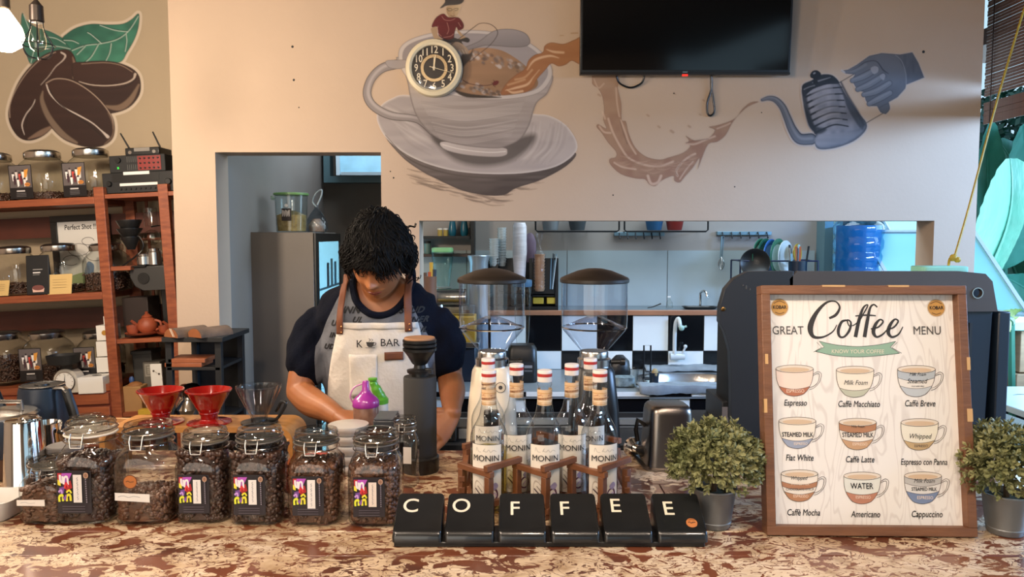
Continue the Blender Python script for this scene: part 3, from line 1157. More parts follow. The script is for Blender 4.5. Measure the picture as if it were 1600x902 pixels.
# ---------- fisherman on the rim (sketch units 5.6375 per pixel)
c.frame(640, 0, 5.6375)
c.fill([(335, 55), (445, 45), (440, 90), (420, 135), (385, 163), (350, 150), (325, 100)], '#c9b596', '#a58a68', g=(-1, .3))
c.fill([(268, 70), (310, 20), (320, -30), (460, -30), (478, 5), (440, 38), (330, 50), (290, 68)], '#35302f', '#4b4543', g=(0, 1))
c.stroke([(330, 80), (350, 74), (372, 80), (372, 92), (345, 96), (334, 84)], 4, '#2d2623')
c.stroke([(385, 84), (400, 76), (425, 74), (422, 88), (398, 94)], 4, '#2d2623')
c.stroke([(362, 136), (378, 142), (396, 134)], 5, '#6a3b30')
c.stroke([(388, 92), (392, 118), (380, 122)], 3, '#8a6a50')
c.fill([(190, 250), (200, 300), (225, 350), (290, 372), (300, 350), (250, 310), (240, 240)], '#a98f72')
c.fill([(430, 262), (462, 300), (500, 340), (430, 370), (395, 362), (450, 330), (420, 280)], '#a98f72')
c.fill([(290, 345), (380, 330), (440, 345), (500, 330), (530, 350), (515, 375), (460, 365), (470, 400), (400, 385), (330, 372)], '#2f2b2a')
c.fill([(300, 120), (340, 150), (400, 150), (440, 160), (475, 210), (472, 250), (430, 268), (412, 240), (395, 300), (388, 335), (330, 352), (262, 320), (250, 270), (240, 235), (195, 238), (215, 180), (250, 140)], '#6a171a', '#4d0f12', g=(.3, 1), streak=.3, rim='#2c0a0b', rimw=7)
for pts in ([(250, 230), (245, 280), (280, 320)], [(300, 330), (360, 320), (385, 300)], [(285, 145), (310, 175), (360, 180), (400, 165)], [(330, 200), (345, 260), (330, 300)], [(430, 200), (450, 235)]):
    c.stroke(pts, 4, '#b9837a', .8)
c.fill([(360, 390), (400, 370), (450, 380), (510, 430), (520, 490), (480, 480), (440, 450), (400, 440)], '#9b8775')
for x in (440, 465, 490):
    c.stroke([(x, 440), (x + 22, 488)], 6, '#c4b7a7', .8)
c.fill([(460, 480), (530, 470), (560, 430), (540, 520), (500, 560), (460, 600), (455, 530)], '#2e2725', soft=14, alpha=.9)
c.stroke([(365, 392), (470, 315), (560, 245), (622, 206), (700, 210), (755, 245), (776, 290), (752, 345), (700, 405), (620, 470), (530, 545)], [7, 6, 6, 5, 5, 6, 6, 5, 5, 5, 5], '#362623')
c.stroke([(470, 705), (520, 735), (610, 752), (680, 752), (725, 745)], 6, '#4a201a')
c.fill([(730, 738), (745, 715), (780, 712), (785, 730), (762, 752), (738, 752)], '#5f1713')
for pts in ([(745, 715), (738, 705)], [(735, 752), (755, 766)], [(724, 730), (732, 742)]):
    c.stroke(pts, 4, '#3a1512')
c.build('painted_cup', WY, wf, (.78, .74, .70))
# ---------- coffee arc between cup and kettle (2.91 per pixel)
c = Canvas(925, 112, 1192, 300, 880, 0, 2.91, 1.0, 9)
S = [(128, 345), (135, 385), (158, 402), (178, 440), (186, 500), (182, 545), (196, 585), (160, 565), (152, 578), (175, 605), (205, 650), (240, 690), (238, 715), (212, 722), (214, 748), (262, 792), (330, 812), (372, 816), (392, 840), (420, 846), (450, 820), (500, 800), (505, 822), (530, 830), (552, 805), (590, 762), (620, 718), (612, 768), (632, 716), (660, 655), (700, 645), (738, 615), (768, 560), (800, 520), (840, 485), (888, 463), (852, 466), (815, 496), (790, 530), (760, 550), (700, 570), (662, 578), (690, 592), (660, 628), (600, 640), (558, 618), (572, 640), (556, 655), (578, 664), (545, 695), (480, 716), (440, 726), (385, 716), (345, 690), (318, 655), (296, 600), (285, 552), (266, 545), (264, 470), (248, 400), (246, 345)]
c.fill(S, '#a5876e', '#936f5a', g=(.3, 1), streak=.35, ss=(10, 10), rim='#76594a', rimw=4, n=3)
for pts, w in (([(140, 360), (160, 400), (185, 380)], 5), ([(205, 540), (225, 600), (262, 670), (300, 720), (370, 750), (440, 755), (500, 735)], 9), ([(262, 548), (282, 600), (300, 650), (330, 700)], 8), ([(165, 575), (185, 600), (215, 605)], 8),
               ([(385, 800), (400, 835), (430, 830), (445, 800)], 12), ([(520, 800), (515, 775), (540, 740), (570, 715), (600, 700)], 9), ([(560, 655), (600, 655), (650, 635), (690, 620)], 8), ([(700, 585), (740, 570), (760, 560)], 6),
               ([(232, 740), (270, 760), (330, 770)], 7), ([(180, 510), (190, 540)], 7), ([(240, 400), (245, 470), (255, 530)], 6), ([(530, 815), (560, 770), (590, 735)], 5)):
    c.stroke(pts, w, '#cbb09a', .75, soft=5)
for pts in ([(258, 548), (275, 610), (292, 655)], [(558, 650), (600, 640), (660, 632)], [(520, 800), (512, 780), (535, 745)]):
    c.stroke(pts, 3, '#6b5245', .8)
for q in range(40):
    x = rng.uniform(200, 560)
    y = 690 + 60 * sin(pi * (x - 200) / 400) + rng.uniform(-15, 40)
    c.stroke([(x, y), (x + 30, y + 5), (x + 60, y - 4)], [1, 5, 1], rng.choice(['#b6977f', '#8b6b58']), alpha=.5, soft=6)
for x, y, r in ((505, 425, 8), (636, 455, 9), (432, 575, 12), (382, 523, 12), (570, 573, 12), (620, 520, 8), (160, 430, 14), (490, 595, 16)):
    c.stroke([(x, y), (x + r * .6, y + r * .4)], r * .7, '#9a7d66', alpha=.55, soft=4)
c.build('painted_coffee_arc', WY, wf, (.86, .82, .78))
# ---------- kettle and hand (3.636 per pixel)
c = Canvas(1183, 78, 1450, 240, 1160, 60, 3.636, .9, 11)
SP = [(112, 350), (150, 340), (190, 350), (228, 390), (255, 450), (285, 520), (325, 570), (390, 572)]
SW = [16, 26, 34, 40, 44, 52, 62, 66]
BD = [(338, 300), (345, 262), (395, 238), (430, 215), (470, 206), (515, 214), (545, 245), (575, 300), (620, 370), (665, 430), (705, 482), (695, 530), (630, 585), (530, 622), (440, 630), (412, 600), (415, 545), (378, 495), (350, 390)]
HD = [(562, 185), (590, 200), (640, 205), (620, 235), (640, 270), (655, 295), (690, 305), (700, 350), (720, 385), (765, 385), (785, 420), (815, 430), (838, 400), (832, 362), (880, 335), (925, 285), (930, 262), (1032, 222), (1000, 140), (965, 80), (895, 92), (850, 88), (790, 84), (720, 100), (650, 150), (600, 178)]
c.stroke(SP, [w + 15 for w in SW], '#c9beb6')
c.fill(BD, '#c9beb6', grow=7)
c.fill(HD, '#c9beb6', grow=5, smooth=False)
c.stroke([(545, 254), (560, 246), (640, 200)], 4, '#3a3330')
c.stroke([(705, 480), (760, 448), (800, 425)], 4, '#3a3330')
c.stroke(SP, SW, '#3a3f4b')
c.stroke([(x, y + 1) for x, y in SP], [w * .78 for w in SW], '#6d727e')
c.stroke([(x + 4, y - 4) for x, y in SP], [w * .25 for w in SW], '#9297a2', .8, soft=10)
c.fill(BD, '#a7a9b4', '#777b88', g=(1, .6), streak=.4, ss=(18, 8), rim='#31363f', rimw=22)
c.fill([(338, 300), (345, 262), (395, 238), (430, 212), (470, 204), (515, 212), (550, 255), (480, 262), (400, 290), (350, 330)], '#20242b', streak=.4)
for k in range(7):
    y = 318 + k * 34
    x0 = 385 + k * 9
    c.stroke([(x0 - 25, y + 15), (x0 + 30, y - 12), (x0 + 90, y - 32), (x0 + 180 - k * 3, y - 40 + k * 3)], [13, 9, 9, 7], '#20242c', 1)
for k in range(6):
    y = 305 + k * 36
    x0 = 390 + k * 11
    c.stroke([(x0, y + 8), (x0 + 60, y - 16), (x0 + 120, y - 24)], [4, 14, 4], '#b3b4bd', .55, soft=10)
c.stroke([(350, 300), (362, 370), (388, 470), (420, 540)], [26, 22, 24, 10], '#2a2e37', .9, soft=12)
c.stroke([(560, 250), (600, 330), (655, 420), (690, 490)], [10, 14, 16, 16], '#353a45', .9, soft=10)
c.fill([(350, 380), (378, 430), (410, 495), (480, 515), (430, 545), (375, 495)], '#1f232b', soft=14, alpha=.9)
c.fill([(560, 270), (590, 330), (650, 420), (690, 480), (680, 520), (640, 470), (590, 380)], '#3b404b', soft=10, alpha=.9)
c.fill([(420, 560), (520, 540), (640, 520), (680, 510), (640, 560), (540, 600), (430, 610)], '#9a9ca6', '#5f6471', g=(1, .2), streak=.4, soft=10, alpha=.9)
c.stroke([(398, 252), (440, 240), (500, 222)], [4, 8, 3], '#9ea1aa', .7)
c.stroke([(350, 290), (380, 276), (410, 268)], 6, '#9ea1aa', .6)
c.fill([(385, 205), (400, 185), (425, 182), (446, 200), (440, 222), (425, 232), (430, 255), (402, 255), (404, 232), (388, 222)], '#16181c')
c.stroke([(405, 200), (412, 196)], 7, '#b9b9bd', .8)
# hand
c.fill(HD, '#737985', '#5d6370', g=(.3, 1), streak=.25, ss=(14, 20), rim='#474c58', rimw=7, smooth=False)
c.fill([(880, 100), (965, 80), (1000, 140), (1032, 222), (935, 262), (925, 190)], '#646b78', '#555b68', g=(1, .3), streak=.4, ss=(12, 5), smooth=False)
c.stroke([(870, 95), (905, 130), (928, 200), (930, 262)], 5, '#8f949f', .9)
for pts in ([(625, 240), (690, 215), (760, 175)], [(655, 290), (720, 262), (800, 212)], [(690, 320), (760, 300), (835, 255)], [(720, 372), (780, 340), (838, 310)]):
    c.stroke(pts, [30, 40, 34], '#3f444f')
    c.stroke(pts, [24, 33, 28], '#7a808c')
    c.stroke([(x, y - 5) for x, y in pts], [8, 10, 8], '#959aa5', .6, soft=9)
c.fill([(728, 172), (750, 158), (772, 165), (770, 190), (745, 202)], '#a3a7b0')
c.fill([(780, 215), (800, 200), (812, 215), (800, 238)], '#9a9ea8')
c.stroke([(600, 190), (650, 168), (700, 135), (760, 130), (800, 180), (830, 200)], [3, 4, 5, 5, 8, 4], '#3c414c', .9)
c.stroke([(585, 192), (640, 182), (700, 150)], [8, 14, 16], '#8b909b', .6, soft=9)
c.fill([(790, 385), (775, 400), (790, 422), (815, 428), (836, 405), (830, 370)], '#646a76', rim='#3f444f', rimw=6)
c.stroke([(565, 182), (580, 192)], 8, '#c9c9cd')
c.build('painted_kettle', WY, wf, (.66, .61, .57))
# ---------- coffee beans on the alcove wall (3.92 per pixel)
c = Canvas(4, 12, 228, 240, 0, 0, 3.92, 1.0, 13, '#a9987f')
B1 = [(375, 303), (430, 312), (462, 360), (468, 440), (450, 540), (400, 660), (340, 760), (270, 830), (185, 862), (115, 842), (65, 770), (50, 690), (75, 590), (120, 490), (190, 400), (280, 330)]
B2 = [(440, 400), (520, 378), (640, 372), (740, 388), (825, 430), (860, 490), (855, 580), (790, 660), (690, 695), (600, 690), (480, 560)]
B3 = [(250, 570), (268, 505), (310, 477), (385, 475), (470, 498), (560, 560), (640, 640), (692, 720), (704, 790), (690, 850), (640, 890), (560, 905), (460, 885), (370, 840), (290, 740)]
L1 = [(136, 78), (165, 125), (225, 168), (300, 190), (370, 225), (430, 268), (445, 315), (330, 330), (250, 350), (190, 392), (160, 330), (133, 240), (128, 150)]
L2 = [(382, 240), (410, 205), (470, 168), (560, 146), (660, 150), (750, 145), (805, 118), (850, 83), (850, 160), (825, 240), (780, 320), (735, 382), (620, 378), (470, 388), (430, 300)]
for b_ in (B1, B2, B3, L2):
    c.fill(b_, '#c2b3a0', grow=17)
c.fill(L1, '#a99b88', grow=7)
c.fill(L1, '#3e6f60', '#2a5a4b', g=(1, .5), streak=.3, rim='#1c3a33', rimw=6)
c.fill(L2, '#25584a', '#3a7a64', g=(.4, 1), streak=.4, ss=(10, 14), rim='#16362d', rimw=7)
for pts in ([(440, 305), (520, 275), (620, 262), (720, 235), (790, 180), (845, 95)], [(600, 270), (560, 340), (520, 378)], [(680, 262), (670, 320), (645, 372)], [(520, 280), (470, 330)], [(620, 262), (560, 210), (535, 195)], [(780, 190), (700, 180), (610, 150)], [(480, 262), (440, 245), (390, 242)], [(770, 200), (775, 250), (765, 310)]):
    c.stroke(pts, [5, 6, 5, 5, 4, 3][:len(pts)], '#183d33', .9)
    c.stroke([(x + 2, y + 5) for x, y in pts], 4, '#c9d6cb', .75)
for pts in ([(145, 90), (180, 180), (220, 270), (205, 320), (190, 385)], [(270, 225), (340, 235), (400, 268)], [(230, 290), (330, 282), (430, 300)]):
    c.stroke(pts, 4, '#c9d6cb', .7)
for b_ in (B1, B2, B3):
    c.fill(b_, '#3a231c', '#2a1611', g=(.2, 1), streak=.25, rim='#1d100d', rimw=9)
    if b_ is B1:
        c.stroke([(445, 350), (462, 420), (450, 478)], [5, 22, 10], '#7d6555', .9, soft=8)
        c.stroke([(175, 850), (250, 815), (310, 780)], [8, 34, 18], '#7d6555', .85, soft=8)
        c.stroke([(60, 720), (62, 640), (100, 545), (170, 440), (260, 355), (340, 320)], 5, '#a38d7d', .8)
        c.stroke([(375, 322), (400, 340), (385, 370), (340, 410), (300, 465), (250, 520)], [10, 12, 7, 5, 4, 3], '#b9aaa0', .9)
        c.stroke([(215, 610), (200, 650), (160, 700), (135, 765), (150, 825)], [3, 8, 6, 8, 3], '#c6b9b0', .9)
        c.stroke([(215, 630), (175, 700), (158, 780)], 5, '#1a0e0b')
    if b_ is B2:
        c.stroke([(640, 650), (730, 660), (800, 610), (850, 520)], [12, 36, 34, 12], '#75604f', .9, soft=8)
        c.stroke([(485, 500), (560, 520), (660, 525), (760, 512), (815, 485), (828, 455)], [4, 6, 6, 8, 10, 16], '#b9a99b', .9)
        c.stroke([(500, 520), (600, 545), (700, 545), (790, 520), (835, 480)], 5, '#1a0e0b')
        c.stroke([(500, 392), (640, 384), (740, 400), (810, 440)], 5, '#8d7666', .8)
c.stroke([(262, 560), (258, 620), (300, 720), (380, 820), (470, 875)], [8, 26, 34, 36, 14], '#756253', .9, soft=8)
c.stroke([(282, 510), (340, 483), (430, 492), (530, 545), (620, 625), (685, 720), (695, 790)], 6, '#a5907f', .85)
c.stroke([(285, 520), (310, 580), (380, 650), (470, 700), (560, 750), (620, 800), (660, 838)], [8, 8, 5, 8, 7, 8, 20], '#c8bbb2', .9)
c.stroke([(300, 540), (340, 610), (420, 680), (540, 760), (640, 850)], 5, '#160b08')
c.stroke([(660, 690), (690, 760), (690, 830), (640, 885)], [3, 8, 12, 8], '#6a5546', .8)
c.build('painted_beans', LY, bpy.data.objects['wall_alcove'], None)
# ================================================================== things on the bar
M_bean = mat('roasted_bean', '#4a2f22', 0.35, col2='#2e1c14', vscale=70, spec=.6)
M_beanm = mat('roasted_bean_medium', '#6b4630', 0.4, col2='#452b1c', vscale=70)
M_rubber = mat('white_gasket', '#d9cfc2', 0.5)
M_steelw = mat('wire_steel', '#c9c5bf', 0.18, 1.0)
M_dglass = glass('jar_glass', (0.98, 0.985, 0.98), (0.38, 0.40, 0.39), .06)
M_lidglass = glass('lid_glass', (0.80, 0.80, 0.78), (0.34, 0.34, 0.33), .05, bump=.3)


def bean_heap(name, w, h, m, n, seed, top=0.006, expo=4.2, shape=None, size=.0098):
    """heap of roasted beans pressed against the glass, nobody could count them"""
    R = random.Random(seed)
    b = MB()
    b.super([(w * .86, expo, .004), (w * .88, expo, h * .5), (w * .86, expo, h - .004)], 20)
    for i in range(n):
        if R.random() < .72:
            t = R.uniform(0, 2 * pi)
            c, q = cos(t), sin(t)
            x = (w - size * .55) * math.copysign(abs(c) ** (2 / expo), c)
            y = (w - size * .55) * math.copysign(abs(q) ** (2 / expo), q)
            z = R.uniform(size * .7, h)
        else:
            x, y = R.uniform(-w * .9, w * .9), R.uniform(-w * .9, w * .9)
            z = h + R.uniform(-.004, top) * (1 - (abs(x) + abs(y)) / (2.5 * w))
        b.at((x, y, z), (R.uniform(0, pi), R.uniform(0, pi), R.uniform(0, pi)))
        s = size * R.uniform(.85, 1.12)
        b.lathe([(s * .30, -s * .58), (s * .56, -s * .28), (s * .56, s * .28), (s * .30, s * .58)], 7, sy=.75)
    b.at()
    return b.mesh(name, m, True, 60)


def jar_prof(w, H):
    return [(w * .80, 3.6, .001), (w * .95, 4, .004), (w, 4.4, .014), (w, 4.6, H * .56), (w * .985, 4.2, H * .62), (w * .93, 3.2, H * .68), (w * .85, 2.4, H * .725), (w * .80, 2.05, H * .755), (w * .79, 2, H * .80), (w * .82, 2, H * .805), (w * .82, 2, H * .835)]


def clip_jar(label, w=.0535, H=.195, group='glass clip-top coffee jars in the front row'):
    t = thing('clip_top_jar', label, 'jar', group=group)
    MB().super(jar_prof(w, H), 44, True, False).obj('jar_body', M_dglass, t)
    r = w * .82
    MB().lathe([(r, H * .86), (r * 1.05, H * .868), (r * 1.05, H * .885), (r * .98, H * .895), (r * 1.03, H * .912), (r * .98, H * .928), (r * 1.02, H * .945), (r * .97, H * .972), (r * .80, H * .975), (r * .74, H * .962), (0.001, H * .962)], 40, True, False).obj('lid', M_lidglass, t)
    MB().lathe([(r * .9, H * .838), (r * 1.07, H * .842), (r * 1.09, H * .85), (r * 1.07, H * .858), (r * .9, H * .858)], 36).obj('gasket', M_rubber, t)
    rr = r * 1.065
    MB().tube([(rr * cos(2 * pi * k / 32), rr * sin(2 * pi * k / 32), H * .79) for k in range(32)], .0013, 6, closed=True).obj('wire_band', M_steelw, t)
    MB().tube([(rr * cos(2 * pi * k / 32), rr * sin(2 * pi * k / 32), H * .895) for k in range(32)], .0013, 6, closed=True).obj('wire_band', M_steelw, t)
    q = rr + .002
    MB().tube([(-.012, -q, H * .895), (-.012, -q - .004, H * .84), (-.010, -q - .005, H * .765), (.010, -q - .005, H * .765), (.012, -q - .004, H * .84), (.012, -q, H * .895)], .0014, 6).obj('bail_latch', M_steelw, t)
    MB().tube([(-.007, q, H * .79), (-.007, q + .004, H * .85), (-.006, q, H * .9)], .0016, 6).tube([(.007, q, H * .79), (.007, q + .004, H * .85), (.006, q, H * .9)], .0016, 6).obj('hinge', M_steelw, t)
    return t


def jar_label(t, w, z0, sticker_h=1.0, sticker_w=.016, sz=0.0, warm=False):
    """black label with bright block figures, pale sticker and round badge"""
    p = Print(.00015)
    W, Hh = .064, .068
    x0 = -w + .016
    p.rect(x0, x0 + W, z0, z0 + Hh, '#16121a')
    p.rect(x0 + .001, x0 + W - .001, z0 + .001, z0 + .0165, '#201a22')
    ax, az, aw, ah = x0 + .002, z0 + .018, .027, .046
    p.poly([(ax, az + ah), (ax + aw, az + ah), (ax + aw * .55, az + ah * .55), (ax, az + ah * .8)], '#b04fb4')
    p.poly([(ax, az + ah), (ax + aw * .3, az + ah), (ax + aw * .16, az + ah * .62), (ax, az + ah * .7)], '#b3212c')
    p.poly([(ax, az + ah * .78), (ax + aw * .22, az + ah * .72), (ax + aw * .2, az + ah * .56), (ax, az + ah * .6)], '#e3d63c')
    p.poly([(ax + aw * .35, az + ah * .65), (ax + aw * .9, az + ah * .75), (ax + aw, az + ah * .5), (ax + aw * .6, az + ah * .38)], '#a31a22')
    p.poly([(ax + aw * .1, az + ah * .5), (ax + aw * .5, az + ah * .55), (ax + aw * .4, az + ah * .3), (ax + aw * .1, az + ah * .3)], '#6d4590')
    for (a, b, c_) in (([(.18, .95), (.2, .75), (.36, .7), (.36, .9)], .004, '#e9e1e6'), ([(.42, .62), (.5, .85), (.68, .86), (.72, .6)], .0035, '#efe6ea'),
                       ([(.1, .02), (.1, .2), (.32, .24), (.34, .04)], .004, '#dbe03a'), ([(.62, .04), (.62, .22), (.84, .25), (.88, .05)], .004, '#e0d838'),
                       ([(.05, .36), (.25, .42), (.3, .3)], .003, '#c79add'), ([(.6, .34), (.8, .42), (.95, .32)], .003, '#e0d838'), ([(.38, .2), (.5, .1), (.56, .26)], .003, '#8a5aa8'), ([(.5, .48), (.6, .66), (.78, .52)], .003, '#d8333a')):
        p.stroke([(ax + aw * q[0], az + ah * q[1]) for q in a], b, c_)
    sx = x0 + .0315
    p.rect(sx, sx + sticker_w, z0 + .016 + sz, z0 + .016 + sz + .044 * sticker_h, '#e2ddd8' if not warm else '#e0d2c4')
    for k in range(5):
        zz = z0 + .020 + sz + k * .0075 * sticker_h
        p.stroke([(sx + .007, zz), (sx + .0095, zz + .002), (sx + .007, zz + .004), (sx + .0095, zz + .006)], .0006, '#6a6878')
    p.disc(x0 + W - .008, z0 + Hh - .007, .0048, '#b08c74')
    p.disc(x0 + W - .008, z0 + Hh - .007, .003, '#8a6450', 12)
    for k in range(11):
        zz = z0 + .018 + k * .0036
        p.rect(x0 + W - .0085, x0 + W - .0065, zz, zz + .0022, '#8a8291')
    for k in range(3):
        p.rect(x0 + .012, x0 + W - .01, z0 + .004 + k * .0042, z0 + .0048 + k * .0042, '#5f5864')
    o = p.build('label', t, printmat('label_print', .35), loc=(0, -w - .0006, 0))
    o.scale = (1.0, 1, 1.2)
    return o


proto = None
JZ = .97
rows = [(148, 823, 1.07, 'widest labelled coffee jar with white gasket, second from the left in the front row', 1, .012),
        (237, 824, 1.05, 'coffee jar with a plain white strip and orange round sticker, no black label', 2, .03),
        (325, 821, .97, 'coffee jar with black label standing below the left edge of the wooden stand', 1, .13),
        (409, 824, 1.0, 'coffee jar with black label standing below the clear dripper', 1, .125),
        (497, 825, .98, 'coffee jar with longest white sticker and red tub showing through its neck', 1, .113),
        (589, 827, .98, 'coffee jar with black label right beside the letter C key', 1, .118)]
heaps = {}
jl = {}
for k, (u, v, sc, lb, kind, hh) in enumerate(rows):
    c = PZ(u, v, CT)
    w = .0535
    c.y += w * sc
    c.x = c.x * (c.y) / (c.y - w * sc) * 1.0 - (0.0)
    if proto is None:
        proto = clip_jar(lb)
        proto.location = c
        t = proto
    else:
        t = dup(proto, c, 0, lb)
    t.scale = (sc, sc, sc)
    jl[k] = (t, c, sc)
# low jar at the left, jar behind it and slim jar behind the row
c = PZ(62, 822, CT)
c.y += .05
t = dup(proto, c, radians(-6), 'low clip-top jar with a white paper strip at the left end of the front row')
t.scale = (.93, .93, .66)
o = link('coffee_beans', bean_heap('coffee_beans', w - .003, .10, M_beanm, 600, 31), loc=(c.x, c.y, CT + .003), rot=(0, 0, radians(-6)))
o.scale = (.93, .93, .66)
tag(o, 'brown coffee beans inside the low jar at the left end', 'coffee beans', kind='stuff')
p = Print(.0002)
p.poly([(-.045, .060), (.020, .062), (.020, .082), (-.045, .078)], '#e2ddd6')
p.stroke([(-.036, .069), (-.026, .072), (-.016, .069), (-.002, .071)], .0009, '#8a8a90')
p.build('paper_strip', t, printmat('label_print', .35), loc=(0, -w - .0006, 0))
c = PZ(139, 735, CT)
t = dup(proto, (c.x, c.y, CT), radians(10), 'glass clip-top jar standing behind the widest labelled jar')
t.scale = (.92, .92, .72)
behind_jar = t
c = PZ(634, 765, CT)
c.y += .03
t = dup(proto, (c.x - .004, c.y, CT), radians(-8), 'slim clear clip-top jar with a small white tag behind the last coffee jar')
t.scale = (.56, .56, .86)
p = Print(.0002)
p.rect(-.004, .03, .07, .115, '#d6cdc4')
p.build('paper_tag', t, printmat('label_print', .35), loc=(.01, -w - .0006, 0))
w = .0535
hts = [.112, .045, .143, .138, .118, .118]
M_gask = mat('clear_gasket', '#4f4a44', .4)
for o_ in [q for q in COL.objects if q.name.startswith('gasket')]:
    if o_.parent not in (jl[0][0], behind_jar):
        if 'gm_' not in globals():
            gm_ = o_.data.copy()
            gm_.materials[0] = M_gask
        o_.data = gm_
for k, (t, c, sc) in jl.items():
    if rows[k][4] == 1:
        jar_label(t, w, .021, {4: 1.12}.get(k, 1.0) * (.95 if k in (2, 3, 5) else 1), sz={4: -.003}.get(k, .002), warm=(k == 5))
    else:
        p = Print(.0002)
        p.disc(-.012, .088, .0135, '#5a2c14', 24).disc(-.012, .088, .012, '#b06830', 24)
        p.stroke([(-.020, .088), (-.016, .0895), (-.012, .0875), (-.005, .0885)], .0018, '#6a3c1c')
        p.build('badge', t, printmat('label_print', .35), loc=(0, -w - .0006, 0))
        p = Print(.0002)
        p.poly([(-.042, .052), (.024, .048), (.024, .064), (-.042, .067)], '#e2ddd6')
        p.stroke([(-.036, .059), (-.026, .061), (-.016, .058), (-.006, .060), (.006, .058)], .0009, '#8a8a90')
        p.build('paper_strip', t, printmat('label_print', .35), loc=(0, -w - .0006, 0))
    me = bean_heap('coffee_beans', w - .003, hts[k] if k != 1 else .05, M_bean if k in (0, 2, 3) else M_beanm, int(300 + hts[k] * 3200), 20 + k)
    o = link('coffee_beans', me, loc=(c.x, c.y, CT + .003))
    o.scale = (sc, sc, sc)
    tag(o, ['dark roasted coffee beans filling the widest labelled jar', 'few medium roasted coffee beans at the bottom of the orange sticker jar', 'dark coffee beans heaped up to the neck of the jar third from the left', 'dark coffee beans filling the jar below the clear dripper',
            'brown coffee beans in the jar with the longest white sticker', 'brown coffee beans in the jar beside the letter C'][k], 'coffee beans', kind='stuff')
w = .0535

# ------------------------------------------------------------------ six big key caps spelling a word
M_key = mat('glossy_black_key', '#191a1b', 0.28, coat=.4, var=.25, vscale=15)
kp = thing('key_sign', 'row of black key blocks on a flat base at the front edge', 'sign', PZ(859, 857, CT), 0)
kb = kp.location.copy()
kx0, kx1 = PZ(612, 856, CT).x - kb.x, PZ(1107, 859, CT).x - kb.x
MB().box(kx0 + .004, kx1 - .004, .004, .088, 0, .010).obj('base', M_black, kp, bevel=.002)
spans = [(612, 690), (694, 772), (778, 854), (861, 938), (944, 1021), (1028, 1107)]
for i, ((a, b_), ch) in enumerate(zip(spans, 'COFFEE')):
    xa, xb = PZ(a, 857, CT).x - kb.x, PZ(b_, 857, CT).x - kb.x
    wk = xb - xa
    t = thing('key_block', ['black key block with white letter C', 'black key block with white letter O', 'black key block with letter F, first of the two',
                            'black key block with letter F, second of the two', 'black key block with letter E left of the last one', 'black key block with letter E and a round orange sticker'][i], 'sign letter', (kb.x + (xa + xb) / 2, kb.y, CT + .0103), 0, 'key blocks')
    hw = wk / 2
    th = .066
    rings = []
    for (ins, y0, y1, z0f, z1b) in ((0, 0, .092, 0, 0), (.0, .0, .092, .010, .010), (.0012, .004, .090, .018, .060), (.0026, .008, .087, .020, .064), (.006, .014, .082, .0215, .0615)):
        r = []
        n = 8
        cr_ = .007 if ins < .003 else .009
        x = hw - ins
        for cx, cy, a0 in ((x - cr_, y1 - cr_, 0), (-x + cr_, y1 - cr_, 90), (-x + cr_, y0 + cr_, 180), (x - cr_, y0 + cr_, 270)):
            for q in range(n + 1):
                an = radians(a0 + 90 * q / n)
                yy = cy + cr_ * sin(an)
                r.append((cx + cr_ * cos(an), yy, z0f + (z1b - z0f) * (yy - y0) / (y1 - y0)))
        rings.append(r)
    MB().loft(rings).obj('key_cap', M_key, t, ang=50)
    sl = math.atan2(.0615 - .0215, .082 - .014)
    # local frame of the sloping face
    fc = bpy.data.objects.new('letter', text_mesh(ch, .046, bold=.0004, res=5))
    COL.objects.link(fc)
    fc.parent = t
    fc.data.materials.append(M_ivory)
    fc.rotation_euler = (sl, 0, 0)
    fc.location = (-.018 if i != 2 else -.014, .059 if i in (0, 1, 4) else .053, .0475 + (.0012 if i in (0, 1, 4) else -.0022))
    if i == 5:
        st = MB().at((.021, .0245, .0283), (sl, 0, 0)).lathe([(.0105, 0), (.0105, .0008), (.0095, .001)], 28).obj('sticker', mat('orange_sticker', '#b06a34', 0.5), t)
        p = Print(.0002)
        p.stroke([(-.007, 0), (-.004, .0015), (-.001, -.001), (.003, .001), (.007, 0)], .0014, '#4a2a18')
        p.stroke([(-.006, .0055), (0, .0075), (.006, .0055)], .0006, '#4a2a18')
        p.build('sticker_print', t, loc=(.021, .0245 - .0009, .0283 + .0013), rot=(sl - pi / 2, 0, 0))

# ------------------------------------------------------------------ syrup bottles in a wooden crate
M_bglass = glass('bottle_glass', (0.97, 0.98, 0.98), (0.55, 0.60, 0.62), .03)
M_lab = mat('cream_label_paper', '#d9cfc0', 0.55)
M_labn = mat('neck_label_paper', '#c9a57c', 0.55)
M_cap = mat('white_cap', '#d8cfc8', 0.4)
M_capr = mat('red_cap_band', '#a82c26', 0.4)
BH = .295


